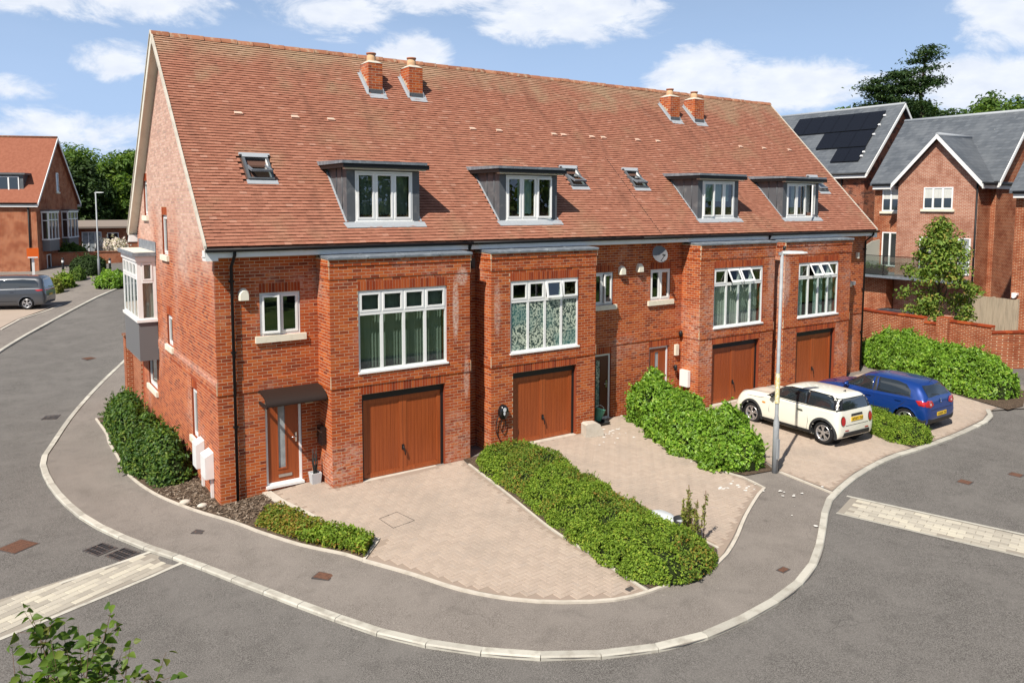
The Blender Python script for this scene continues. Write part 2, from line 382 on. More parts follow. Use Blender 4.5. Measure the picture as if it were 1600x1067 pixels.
mat('film', (.2, .25, .2), .35, .5, hook=frost_hook)
mat('zinc', (.45, .46, .47), .45, .5, metal=.0)
mat('steel', (.62, .63, .64), .28, .5, metal=1.0)
mat('grey_panel', (.14, .14, .145), .5, .4)
mat('terracotta', (.56, .36, .21), .8, .3, noises=((9, (.42, .24, .13), .4, .7, .6),))
mat('terracotta_rim', (.33, .12, .06), .8, .3)

def glass_mat(name, tint=(.86, .9, .88), refl=.10, rough=.0):
    m = bpy.data.materials.new(name); m.use_nodes = True; nt = m.node_tree; N = nt.nodes; L = nt.links; N.remove(N['Principled BSDF'])
    t = N.new('ShaderNodeBsdfTransparent'); t.inputs[0].default_value = (*tint, 1)
    g = N.new('ShaderNodeBsdfGlossy'); g.inputs['Roughness'].default_value = rough; g.inputs[0].default_value = (1, 1, 1, 1)
    fr = N.new('ShaderNodeFresnel'); fr.inputs[0].default_value = 1.5
    gb_ = N.new('ShaderNodeNewGeometry'); f = mathn(nt, 'MULTIPLY', mathn(nt, 'ADD', mathn(nt, 'MULTIPLY', fr.outputs[0], 1.3), refl, clamp=True), mathn(nt, 'SUBTRACT', 1.0, gb_.outputs['Backfacing']))
    mx = N.new('ShaderNodeMixShader'); L.new(f, mx.inputs[0]); L.new(t.outputs[0], mx.inputs[1]); L.new(g.outputs[0], mx.inputs[2]); L.new(mx.outputs[0], N['Material Output'].inputs[0])
    MATS[name] = m; return m
glass_mat('glass', (.80, .85, .83), .05)
glass_mat('glass_dark', (.40, .46, .46), .10)
glass_mat('balcony_glass', (.62, .70, .68), .12)

# ground materials
def asphalt(name, base, dark, light, patch):
    def hk(nt, c):
        c = mix_node(nt, smooth_n(nt, noise_n(nt, 60, 5, rough=.7), .36, .64), dark, light)
        c = mix_node(nt, smooth_n(nt, noise_n(nt, .8, 7, rough=.65), .38, .68, 0, .6), c, patch)
        c = mix_node(nt, smooth_n(nt, noise_n(nt, 2.6, 6), .5, .75, 0, .35), c, tuple(x * .62 for x in base))
        # oil spots, worn wheel tracks and hair cracks
        c = mix_node(nt, smooth_n(nt, noise_n(nt, 1.1, 3), .66, .76, 0, .45), c, tuple(x * .45 for x in base))
        c = mix_node(nt, smooth_n(nt, noise_n(nt, .45, 4, (1, .35, 1)), .55, .7, 0, .35), c, tuple(min(1, x * 1.5) for x in base))
        vo = nt.nodes.new('ShaderNodeTexVoronoi'); vo.feature = 'DISTANCE_TO_EDGE'; vo.inputs['Scale'].default_value = .30
        wv = nt.nodes.new('ShaderNodeVectorMath'); wv.operation = 'ADD'; nn = nt.nodes.new('ShaderNodeTexNoise'); nn.inputs['Scale'].default_value = 1.3; nn.inputs['Detail'].default_value = 6; nt.links.new(coords(nt), nn.inputs[0])
        nt.links.new(coords(nt), wv.inputs[0]); nt.links.new(nn.outputs['Color'], wv.inputs[1]); nt.links.new(wv.outputs[0], vo.inputs['Vector'])
        ck = mathn(nt, 'MULTIPLY', smooth_n(nt, vo.outputs['Distance'], .005, .001, 0, .32), smooth_n(nt, noise_n(nt, .35, 2), .52, .62))
        c = mix_node(nt, ck, c, tuple(x * .4 for x in base))
        c = mix_node(nt, smooth_n(nt, noise_n(nt, 24, 3), .66, .74, 0, .6), c, tuple(min(1, x * 2.0) for x in base))
        return c
    return mat(name, base, .92, .2, hook=hk, bump=(150, .6, .006))
asphalt('road_asphalt', (.122, .113, .104), (.058, .053, .048), (.200, .186, .172), (.168, .155, .143))
asphalt('pavement_asphalt', (.182, .160, .142), (.114, .099, .087), (.258, .228, .202), (.236, .208, .184))
PV = [(0, (.355, .284, .228)), (.3, (.375, .300, .241)), (.6, (.390, .312, .251)), (.85, (.405, .328, .264)), (1, (.365, .298, .245))]
def paver_hook(nt, c):
    c = mix_node(nt, smooth_n(nt, noise_n(nt, .7, 6), .42, .72, 0, .7), c, (.29, .240, .198))
    return mix_node(nt, smooth_n(nt, noise_n(nt, 60, 4), .4, .7, 0, .25), c, (.50, .40, .33))
mat('paver', (.4, .3, .23), .9, .2, ramp=PV, hook=paver_hook, bump=(110, .4, .004))
mat('paver_sand', (.30, .235, .19), .95, .1, noises=((3, (.30, .24, .19), .4, .7, .8),))
mat('sett', (.44, .41, .35), .9, .2, ramp=[(0, (.33, .30, .25)), (.5, (.42, .385, .32)), (1, (.50, .46, .37))], bump=(110, .4, .004))
mat('sett_sand', (.28, .25, .21), .95, .1)
mat('kerb', (.46, .435, .375), .85, .25, ramp=[(0, (.36, .34, .295)), (1, (.50, .475, .41))], noises=((3.5, (.26, .235, .195), .46, .72, .75), (70, (.60, .57, .50), .5, .75, .3)), bump=(90, .35, .004))
mat('edging', (.52, .47, .40), .85, .25, noises=((4, (.36, .32, .26), .42, .72, .6),), bump=(80, .3, .003))
mat('soil', (.085, .060, .043), .95, .1, noises=((22, (.17, .12, .085), .45, .65, .9), (5, (.055, .042, .03), .45, .65, .6)), bump=(30, 1.0, .03))
mat('lawn', (.055, .10, .020), .9, .2, noises=((.35, (.10, .14, .035), .42, .62, .9), (60, (.045, .09, .018), .4, .7, .7)), bump=(60, .6, .03))
mat('ground_far', (.09, .12, .045), .95, .1, noises=((.02, (.13, .14, .07), .4, .6, .8),))
mat('iron_rust', (.15, .072, .045), .8, .3, noises=((30, (.085, .046, .032), .4, .65, .8),), bump=(60, .8, .008))
mat('iron', (.06, .055, .055), .6, .4, noises=((20, (.14, .09, .065), .45, .7, .7),), bump=(60, .5, .004))
mat('white_stain', (.72, .70, .66), .9, .2, noises=((20, (.5, .45, .4), .4, .7, .7),))

def leaf_mat(name, stops, trans=.38, rough=.6, spec=.22):
    m = bpy.data.materials.new(name); m.use_nodes = True; nt = m.node_tree; b = nt.nodes['Principled BSDF']
    c = ramp_node(nt, stops, island(nt))
    c = mix_node(nt, smooth_n(nt, noise_n(nt, 1.6, 3), .35, .7, 0, .45), c, stops[0][1])
    nt.links.new(c, b.inputs['Base Color']); b.inputs['Roughness'].default_value = rough; b.inputs['Specular IOR Level'].default_value = spec
    t = nt.nodes.new('ShaderNodeBsdfTranslucent'); nt.links.new(mix_node(nt, 1.0, c, (1.15, 1.25, .5), 'MULTIPLY'), t.inputs[0])
    mx = nt.nodes.new('ShaderNodeMixShader'); mx.inputs[0].default_value = trans
    nt.links.new(b.outputs[0], mx.inputs[1]); nt.links.new(t.outputs[0], mx.inputs[2]); nt.links.new(mx.outputs[0], nt.nodes['Material Output'].inputs[0])
    MATS[name] = m; return m
leaf_mat('leaf_hedge', [(0, (0.114, 0.190, 0.021)), (.5, (0.218, 0.336, 0.036)), (.85, (0.323, 0.446, 0.054)), (1, (0.437, 0.454, 0.073))])
leaf_mat('leaf_hedge_tip', [(0, (0.098, 0.171, 0.025)), (.5, (0.185, 0.290, 0.037)), (.8, (0.293, 0.325, 0.051)), (1, (0.410, 0.205, 0.051))])
leaf_mat('leaf_laurel', [(0, (0.097, 0.187, 0.020)), (.5, (0.195, 0.364, 0.034)), (.85, (0.300, 0.492, 0.054)), (1, (0.388, 0.492, 0.076))], .35, .42, .35)
leaf_mat('leaf_cherry', [(0, (0.034, 0.075, 0.017)), (.5, (0.076, 0.157, 0.026)), (.85, (0.161, 0.248, 0.036)), (1, (0.226, 0.264, 0.050))], .32, .5, .3)
leaf_mat('leaf_tree', [(0, (0.054, 0.101, 0.022)), (.5, (0.106, 0.194, 0.034)), (1, (0.195, 0.265, 0.049))])
leaf_mat('leaf_street', [(0, (0.109, 0.180, 0.035)), (.5, (0.205, 0.317, 0.055)), (.85, (0.314, 0.379, 0.073)), (1, (0.483, 0.295, 0.095))])
leaf_mat('leaf_pine', [(0, (0.026, 0.054, 0.024)), (.5, (0.047, 0.090, 0.031)), (1, (0.091, 0.138, 0.042))], .2, .6)
leaf_mat('leaf_yellow', [(0, (.13, .17, .03)), (.5, (.30, .32, .06)), (1, (.42, .40, .12))])
leaf_mat('leaf_cover', [(0, (0.121, 0.195, 0.030)), (.4, (0.211, 0.270, 0.038)), (.75, (0.356, 0.285, 0.053)), (1, (0.421, 0.180, 0.053))])
leaf_mat('leaf_dark', [(0, (.025, .05, .014)), (1, (.060, .10, .026))], .2)
leaf_mat('leaf_birch', [(0, (.055, .11, .014)), (.4, (.10, .17, .022)), (.8, (.15, .23, .032)), (1, (.19, .18, .045))], .4, .5, .3)
leaf_mat('flower', [(0, (.62, .52, .50)), (1, (.82, .78, .72))], .3)
mat('hedge_shade_core', (.018, .026, .008), .95, .1)
mat('bark', (.11, .080, .058), .9, .2, noises=((12, (.06, .045, .035), .4, .7, .8, (1, 1, .3)),), bump=(30, .8, .02))
mat('twig', (.13, .075, .045), .8, .3)

def leaves(name, cen, nrm, size, material, parent=None, aspect=.55, curl=.18, local=False, jitter=.6):
    """many leaf-shaped folded quads in one mesh; cen, nrm (n,3), size (n)"""
    n = len(cen); cen = np.asarray(cen, float); nrm = np.asarray(nrm, float) + RNG.normal(0, jitter, (n, 3))
    nrm /= np.linalg.norm(nrm, axis=1, keepdims=True) + 1e-9
    t = RNG.normal(0, 1, (n, 3)); t -= nrm * (t * nrm).sum(1, keepdims=True); t /= np.linalg.norm(t, axis=1, keepdims=True) + 1e-9
    b = np.cross(nrm, t); s = np.asarray(size, float)[:, None]
    v = np.empty((n, 4, 3))
    v[:, 0] = cen - t * s * .5; v[:, 1] = cen + b * s * aspect * .5 + nrm * s * curl - t * s * .05
    v[:, 2] = cen + t * s * .55; v[:, 3] = cen - b * s * aspect * .5 + nrm * s * curl - t * s * .05
    me = bpy.data.meshes.new(name); me.vertices.add(n * 4); me.vertices.foreach_set('co', v.reshape(-1))
    tri = np.arange(n)[:, None] * 4 + np.array([0, 1, 2, 0, 2, 3])[None]
    me.loops.add(n * 6); me.loops.foreach_set('vertex_index', tri.reshape(-1).astype(np.int32))
    me.polygons.add(n * 2); me.polygons.foreach_set('loop_start', np.arange(0, n * 6, 3, dtype=np.int32)); me.polygons.foreach_set('loop_total', np.full(n * 2, 3, np.int32))
    me.materials.append(MATS[material]); me.update(); me.validate()
    o = bpy.data.objects.new(name, me); return link(o, parent, local)
# ================================================================== ground
KERB = [(1.9, 21.2), (0.39, 17.57), (-0.98, 14.12), (-2.09, 10.75), (-2.91, 7.59), (-3.16, 6.42), (-3.2, 5.22), (-3.04, 3.25), (-2.64, 1.16), (-2.0, -0.63), (-1.27, -2.21), (-0.44, -4.25), (0.17, -5.77), (0.74, -7.05), (1.35, -8.0), (2.01, -8.75), (2.6, -9.22), (3.27, -9.59), (4.24, -9.94), (5.12, -10.04), (6.27, -9.99), (7.36, -9.82), (8.51, -9.41), (9.62, -8.79), (11.05, -7.94), (11.89, -7.59), (13.52, -7.14), (15.43, -6.85), (16.95, -6.86), (19.02, -6.79), (21.37, -6.53), (22.44, -6.17), (23.0, -5.78)]
def ground_sheet():
    ax = [-3000, -1200, -500, -200, -120, -90] + list(np.arange(-75, 76, 2.5)) + [90, 120, 200, 500, 1200, 3000]
    ay = [-3000, -1200, -500, -200, -120, -90] + list(np.arange(-75, 111, 2.5)) + [130, 200, 500, 1200, 3000]
    nx, ny = len(ax), len(ay)
    mb = MB(); vs = [(x, y, H(x, min(y, 110)) - .30) for y in ay for x in ax]
    mb.add(vs, [(j * nx + i, j * nx + i + 1, (j + 1) * nx + i + 1, (j + 1) * nx + i) for j in range(ny - 1) for i in range(nx - 1)])
    o = mb.build('ground', MATS['ground_far'], fix=False); o['kind'] = 'structure'
ground_sheet()
sheet('road', [(-45, -45), (62, -45), (62, 30), (26, 30), (24, 52), (30, 70), (-30, 80), (-45, 60)], -.06, MATS['road_asphalt'], 1.1)
sheet('lawn', [(-40, -44.5), (60, -44.5), (60, -17.5), (30, -15.5), (17, -14.2), (9, -14.4), (2, -14.6), (-2.4, -12.9), (-6, -12.4), (-40, -12)], .06, MATS['lawn'], 2.0)
pk = [(p.x, p.y) for p in resample(spline([(x, y, 0) for x, y in KERB], .3), .35)]
sheet('pavement', pk + [(24.5, -6.6), (27.6, -5.2), (29.6, 3.2), (27, 13), (14, 22)], -.02, MATS['pavement_asphalt'], .7)

# ---- kerb: separate concrete stones
def kerb_run(name, pts, step, w, top, depth, inward):
    root = bpy.data.objects.new(name, None); COL.objects.link(root); root['kind'] = 'structure'
    sp = resample(spline([(x, y, 0) for x, y in pts], .1), step)
    for a, b in zip(sp, sp[1:]):
        d = (b - a).normalized(); n = Vector((-d.y, d.x, 0)) * inward
        a2 = a + d * .007; b2 = b - d * .007
        mb = MB(); z = lambda p: H(p.x, p.y) + top
        r0, r1 = Vector((0, 0, 0)), n * w
        prof = [(0, -depth), (0, -.02), (.018, 0), (w, 0), (w, -depth)]
        vs = [(p + n * t).to_tuple()[:2] + (z(p) + q,) for p in (a2, b2) for t, q in prof]
        k = len(prof)
        mb.add(vs, [(i, i + 1, k + i + 1, k + i) for i in range(k - 1)] + [tuple(range(k)), tuple(range(k, 2 * k))])
        mb.build('kerbstone', MATS['kerb'], root)
kerb_run('kerb', KERB, .9, .145, .006, .16, 1)
FARK = [(-9.5, 8.0), (-5.2, 18.0), (-3.79, 22.52), (-2.7, 25.98), (-1.04, 30.52), (1.43, 36.15), (2.89, 39.24), (3.6, 41.2)]
kerb_run('far_kerb', FARK, 1.8, .16, .006, .16, 1)
sheet('far_pavement', FARK + [(4.4, 44.0), (2.8, 60), (-30, 62), (-34, 8)], -.02, MATS['pavement_asphalt'], 1.5)

# ---- thin concrete edgings
def edging(name, pts, w=.06, top=.014, label=None):
    mb = MB(); sp = spline([(x, y, 0) for x, y in pts], .3); L_, R_ = [], []
    for i, p in enumerate(sp):
        d = (sp[min(i + 1, len(sp) - 1)] - sp[max(i - 1, 0)]).normalized(); n = Vector((-d.y, d.x, 0)) * w / 2
        L_.append(p + n); R_.append(p - n)
    k = len(sp); vs = []
    for p, l, r in zip(sp, L_, R_):
        z = H(p.x, p.y); vs += [(l.x, l.y, z - .1), (l.x, l.y, z + top), (r.x, r.y, z + top), (r.x, r.y, z - .1)]
    fs = [(4 * i + j, 4 * i + j + 1, 4 * i + 5 + j, 4 * i + 4 + j) for i in range(k - 1) for j in range(3)] + [(0, 1, 2, 3), (4 * k - 4, 4 * k - 3, 4 * k - 2, 4 * k - 1)]
    mb.add(vs, fs); o = mb.build(name, MATS['edging']); o['kind'] = 'structure'; return o
BED0 = [(-1.45, 9.8), (-1.37, 8.0), (-1.42, 7.05), (-1.40, 5.4), (-1.38, 3.76), (-1.08, 1.91), (-0.56, 0.27), (-0.13, -0.77), (0.11, -1.4), (0.25, -1.85), (0.76, -3.13), (1.3, -4.12), (1.47, -4.55)]
D1L = [(1.02, -.02), (1.11, -0.84), (1.28, -1.65), (1.57, -3.11), (2.01, -4.01)]
D1F = [(1.47, -4.57), (1.93, -5.57), (2.38, -6.62), (2.93, -7.39), (3.58, -7.95), (4.35, -8.37), (5.0, -8.49), (5.5, -8.50)]
D2F = [(6.76, -8.45), (7.28, -8.26), (8.01, -7.88), (9.08, -7.24), (10.32, -6.59), (10.78, -6.4)]
edging('bed_edging', BED0); edging('drive_edging', D1F, .07); edging('bed_edging', [(2.01, -4.01), (1.47, -4.57)])
edging('bed_edging', D1L, .20, .03)
edging('drive_edging', [(5.02, -8.46), (5.12, -7.0), (5.2, -5.5), (5.5, -3.5), (5.8, -1.2)], .05)
edging('drive_edging', D2F, .07); edging('drive_edging', [(10.78, -6.4), (10.94, -5.62), (10.8, -5.0)], .05); edging('drive_edging', [(7.35, -8.0), (7.5, -5.5), (7.62, -3.2), (7.7, -1.0)], .05)
edging('drive_edging', [(10.8, -5.0), (11.35, -3.1), (11.85, -1.1), (12.0, -.05)], .06)
edging('drive_edging', [(12.02, -5.9), (11.82, -7.5)], .06)
sheet('planting_bed', BED0 + [(2.01, -4.01), (1.57, -3.11), (1.28, -1.65), (1.11, -.84), (1.02, -.01), (-.01, -.01), (-.01, 9.9)], .004, MATS['soil'], .4)
sheet('planting_bed', [(5.12, -8.48), (6.76, -8.46), (7.3, -8.0), (7.5, -5.5), (7.62, -3.2), (7.7, -.82), (5.85, -.82), (5.5, -3.5), (5.2, -5.5), (5.12, -7)], .008, MATS['soil'], .5)
sheet('planting_bed', [(10.8, -5.0), (11.1, -5.6), (12.0, -5.75), (12.4, -5.0), (13.4, -2.5), (14.5, -.05), (12.0, -.05), (11.85, -1.1), (11.35, -3.1)], .008, MATS['soil'], .5)
sheet('planting_bed', [(16.75, -6.7), (17.45, -6.72), (19.2, -3.5), (18.6, -.85), (18.3, -.85), (17.6, -3.2)], .008, MATS['soil'], .5)
sheet('planting_bed', [(23.25, -6.25), (25.6, -.3), (26.4, 1.6), (28.6, 1.0), (26.6, -5.4), (24.2, -6.3)], .008, MATS['soil'], .6)

# ---- block paved drives: the 300 nearest blocks each an object, the rest joined
PAV_MESH = {}
def block_mesh(l, w, mname):
    k = (l, w, mname)
    if k not in PAV_MESH:
        mb = MB(); c = .006; t = .03
        a, b = l / 2, w / 2
        vs = [(-a, -b, -t), (a, -b, -t), (a, b, -t), (-a, b, -t), (-a, -b, -c), (a, -b, -c), (a, b, -c), (-a, b, -c), (-a + c, -b + c, 0), (a - c, -b + c, 0), (a - c, b - c, 0), (-a + c, b - c, 0)]
        fs = [(0, 1, 5, 4), (1, 2, 6, 5), (2, 3, 7, 6), (3, 0, 4, 7), (4, 5, 9, 8), (5, 6, 10, 9), (6, 7, 11, 10), (7, 4, 8, 11), (8, 9, 10, 11)]
        mb.add(vs, fs); PAV_MESH[k] = mb.mesh('paver', MATS[mname])
    return PAV_MESH[k]
def paved(name, poly, ang, l=.2, w=.1, gap=.006, off=.006, mname='paver', sand='paver_sand', bond='herring', n_single=300, part='paver'):
    base = sheet(name, poly, -.006 + off - .006, MATS[sand], .5)
    c, s = math.cos(ang), math.sin(ang); ox, oy = poly[0]
    cx = [((x - ox) * c + (y - oy) * s, -(x - ox) * s + (y - oy) * c) for x, y in poly]
    x0, x1 = min(p[0] for p in cx), max(p[0] for p in cx); y0, y1 = min(p[1] for p in cx), max(p[1] for p in cx)
    items = []
    def put(u, v, rot):
        x = ox + u * c - v * s; y = oy + u * s + v * c
        hw, hh = (l / 2, w / 2) if not rot else (w / 2, l / 2)
        for du, dv in ((-hw, -hh), (hw, -hh), (hw, hh), (-hw, hh)):
            if not in_poly(x + du * c - dv * s, y + du * s + dv * c, poly): return
        items.append((x, y, ang + (math.pi / 2 if rot else 0)))
    if bond == 'herring':                         # 90 degree herringbone on a unit grid of w
        for j in range(int(y0 / w) - 2, int(y1 / w) + 3):
            for i in range(int(x0 / w) - 2, int(x1 / w) + 3):
                k = (i - j) % 4
                if k == 0: put((i + 1) * w, (j + .5) * w, False)
                elif k == 2: put((i + .5) * w, j * w, True)
    else:
        r = 0; v = y0 + w / 2
        while v < y1:
            u = x0 + (l / 2 if r % 2 else 0)
            while u < x1 + l: put(u, v, False); u += l
            v += w; r += 1
    items.sort(key=lambda p: (p[0] - CAMP.x) ** 2 + (p[1] - CAMP.y) ** 2)
    me = block_mesh(l - gap, w - gap, mname)
    for x, y, a in items[:n_single]:
        o = bpy.data.objects.new(part, me); COL.objects.link(o); o.parent = base
        gx = (H(x + .1, y) - H(x - .1, y)) / .2; gy = (H(x, y + .1) - H(x, y - .1)) / .2
        o.matrix_basis = Matrix.Translation((x, y, H(x, y) + off + random.uniform(-.0015, .0015))) @ Vector((0, 0, 1)).rotation_difference(Vector((-gx, -gy, 1))).to_matrix().to_4x4() @ Matrix.Rotation(a, 4, 'Z')
    rest = items[n_single:]
    if rest:
        bv = np.array([v.co[:] for v in me.vertices]); bf = [list(p.vertices) for p in me.polygons]; nv = len(bv)
        arr = np.array(rest); ca, sa = np.cos(arr[:, 2]), np.sin(arr[:, 2])
        V = np.empty((len(rest), nv, 3))
        V[:, :, 0] = arr[:, 0:1] + bv[None, :, 0] * ca[:, None] - bv[None, :, 1] * sa[:, None]
        V[:, :, 1] = arr[:, 1:2] + bv[None, :, 0] * sa[:, None] + bv[None, :, 1] * ca[:, None]
        hz = np.array([[H(x, y) for x, y in q] for q in V[:, :, :2]])
        V[:, :, 2] = hz + off + bv[None, :, 2] + RNG.uniform(-.0015, .0015, (len(rest), 1))
        mb = MB(); mb.v = V.reshape(-1, 3).tolist(); mb.f = [[i + k * nv for i in f] for k in range(len(rest)) for f in bf]; mb.m = [0] * len(mb.f); mb.sm = [False] * len(mb.f)
        o = mb.build(part + '_field', MATS[mname], base, fix=False); o['kind'] = 'stuff'
    return base
DR1 = [(1.08, -.02), (1.15, -0.84), (1.34, -1.65), (1.63, -3.11), (2.07, -4.01), (1.53, -4.57), (1.98, -5.55), (2.42, -6.58), (2.96, -7.34), (3.6, -7.9), (4.36, -8.32), (4.98, -8.44), (5.08, -7.0), (5.15, -5.5), (5.45, -3.5), (5.76, -1.2), (5.86, -.83), (2.37, -.83), (2.31, -.02)]
DR2 = [(7.74, -.83), (7.66, -3.2), (7.54, -5.5), (7.38, -7.95), (7.0, -8.3), (7.26, -8.2), (7.98, -7.82), (9.05, -7.19), (10.28, -6.55), (10.73, -6.38), (10.88, -5.62), (10.76, -5.0), (11.31, -3.1), (11.81, -1.1), (11.95, -.03), (10.31, -.03), (10.26, -.83)]
DR3 = [(14.5, -.85), (18.26, -.85), (17.55, -3.2), (16.7, -6.66), (15.43, -6.66), (13.52, -6.95), (11.96, -7.38), (12.08, -5.9), (12.46, -5.0), (13.46, -2.5), (14.2, -.85)]
DR4 = [(18.66, -.9), (22.7, -.9), (23.9, -.4), (25.0, -.4), (25.3, -1.0), (23.3, -5.9), (22.44, -6.0), (21.37, -6.34), (19.02, -6.6), (17.55, -6.66), (19.26, -3.5)]
paved('drive', DR1, .08); paved('drive', DR2, .05); paved('drive', DR3, -.05); paved('drive', DR4, -.05, n_single=150)
# bands of pale setts across the road, each with a flush concrete border
SL = [(-1.72, -1.30), (-1.28, -2.14), (-4.24, -3.31), (-9, -5.2), (-9.2, -3.6), (-4.22, -1.86)]
SR = [(12.12, -7.78), (11.02, -8.14), (12.05, -11.41), (12.85, -13.9), (13.98, -13.7), (13.07, -10.99)]
rz = lambda o: -.11 + o
def road_strip(name, poly, ang, e1, e2, bw=.09):
    paved(name, poly, ang, .3, .15, .008, -.046, 'sett', 'sett_sand', 'stretcher', 300, 'sett')
    for e in (e1, e2):
        mb = MB(); a, b = Vector((*e[0], 0)), Vector((*e[1], 0)); d = (b - a).normalized(); n = Vector((-d.y, d.x, 0)) * bw / 2; k = 12; vs = []
        for i in range(k + 1):
            p = a + (b - a) * i / k
            for q in (p + n, p - n): vs.append((q.x, q.y, H(q.x, q.y) - .050))
        mb.add(vs, [(2 * i, 2 * i + 1, 2 * i + 3, 2 * i + 2) for i in range(k)]); o = mb.build('sett_border', MATS['kerb'], fix=False); o['kind'] = 'structure'
        if o.data.polygons[0].normal.z < 0: o.data.flip_normals()
road_strip('sett_strip', SL, math.atan2(-1.45, -2.96), ((-1.60, -1.27), (-9.2, -3.55)), ((-1.20, -2.16), (-9, -5.25)))
road_strip('sett_strip', SR, math.atan2(-3.27, 1.03), ((12.05, -7.70), (14.02, -13.7)), ((10.95, -8.16), (12.80, -13.9)))
# parking bays at the far left: pale block paving with white border lines
sheet('parking_bay', [(-9.5, 27.5), (-3.7, 28.7), (-2.9, 31.2), (-.6, 35.4), (-2.0, 38.5), (-12, 38)], .004, MATS['paver'], 1.0)
for a, b in (((-3.66, 28.34), (-2.76, 31.2)), ((-2.76, 31.2), (-.48, 35.2)), ((-.48, 35.2), (-2.6, 35.9)), ((-9, 27.3), (-3.66, 28.34))):
    edging('parking_line', [a, ((a[0] + b[0]) / 2, (a[1] + b[1]) / 2), b], .13, .012)
# ================================================================== the terrace
EAVE_Y, EAVE_Z, RIDGE_Y, RIDGE_Z = -.342, 5.655, 5.0, 11.096
SL_L = math.hypot(RIDGE_Y - EAVE_Y, RIDGE_Z - EAVE_Z); SC, SS = (RIDGE_Y - EAVE_Y) / SL_L, (RIDGE_Z - EAVE_Z) / SL_L
RP = Plane((0, EAVE_Y, EAVE_Z), (1, 0, 0), (0, -SS, SC), (0, SC, SS))
def s_of_y(y): return (y - EAVE_Y) / SC
BAY = -.80; CO = .075; Z0 = .015; WT = 5.43
def band(z):
    if 2.33 < z < 2.63: return .020
    if 4.885 < z < 5.18: return .014
    if z > 5.18: return .030
    return 0.0
def band_low(z): return .020 if 2.33 < z < 2.63 else 0.0
def lay(P, u0, u1, z0, z1, holes=(), extra=None, clip=None, soldier=()):
    """stretcher bond: a list of (plane, u0, u1, v0, v1, proud, soldier?)"""
    out = []; k0 = math.floor((z0 - Z0) / CO); k1 = math.ceil((z1 - Z0) / CO)
    for k in range(k0, k1):
        za = Z0 + k * CO; zb = za + CO - .012
        if za < z0 - .04 or zb > z1 + .012: continue
        zc = (za + zb) / 2; iv = [(u0, u1)]
        for h in list(holes) + [(s[0], s[1], s[2], s[3]) for s in soldier]:
            if h[2] - .01 < zc < h[3] + .0:
                nv = []
                for a, b in iv:
                    if h[1] <= a or h[0] >= b: nv.append((a, b)); continue
                    if h[0] > a: nv.append((a, h[0]))
                    if h[1] < b: nv.append((h[1], b))
                iv = nv
        w = .002 + (extra(zc) if extra else 0.0); off = u0 + (.1125 if k % 2 else 0.0)
        for a, b in iv:
            i = math.floor((a - off) / .225)
            while True:
                p = off + i * .225; q = p + .213; i += 1
                if p > b: break
                pa, qb = max(p, a), min(q, b)
                if p + .225 < a + .03: continue
                if pa > a and pa - a < .045 and p - .014 <= a + .04: pa = a
                if b - qb < .045: qb = b
                if qb - pa < .028: continue
                if clip and not (clip(pa, zb) and clip(qb, zb)): continue
                out.append((P, pa, qb, za, zb, w, False))
                if qb >= b: break
    for s in soldier:
        n = max(1, round((s[1] - s[0]) / CO)); d = (s[1] - s[0]) / n
        for i in range(n): out.append((P, s[0] + i * d + .004, s[0] + (i + 1) * d - .004, s[2] + .005, s[3] - .005, .003 + (extra((s[2] + s[3]) / 2) if extra else 0), True))
    return out
BRICK_ME = None
def brick_mesh():
    global BRICK_ME
    if BRICK_ME is None:
        mb = MB(); mb.brick(Plane((0, 0, 0), (1, 0, 0), (0, -1, 0)), 0, .213, 0, .063, .002, -.004); BRICK_ME = mb.mesh('brick', MATS['brick'])
    return BRICK_ME
def frame_matrix(P, u, v, w=0.0):
    o = P(u, v, w); U, N, V = P.U, P.N, P.V
    return Matrix(((U.x, -N.x, V.x, o.x), (U.y, -N.y, V.y, o.y), (U.z, -N.z, V.z, o.z), (0, 0, 0, 1)))
def put_bricks(wall, lst, n=300):
    full = [b for b in lst if not b[6] and b[2] - b[1] > .2125]
    def area(b):
        c = b[0]((b[1] + b[2]) / 2, (b[3] + b[4]) / 2, 0); d = CAMP - c; return max(0, b[0].N.dot(d)) / d.length ** 3
    full.sort(key=area, reverse=True); single = set(id(b) for b in full[:n]); me = brick_mesh()
    rest, sold = MB(), MB()
    for b in lst:
        if id(b) in single:
            o = bpy.data.objects.new('brick', me); COL.objects.link(o); o.parent = wall
            M = frame_matrix(b[0], b[1], b[3], b[5] - .002)
            o.matrix_basis = M
        elif b[6]: sold.brick(*b[:6])
        else: rest.brick(*b[:6])
    o = rest.build('brickwork', MATS['brick'], wall, fix=False); o['kind'] = 'stuff'
    if sold.v: o = sold.build('soldier_course', MATS['brick_soldier'], wall, fix=False); o['kind'] = 'stuff'

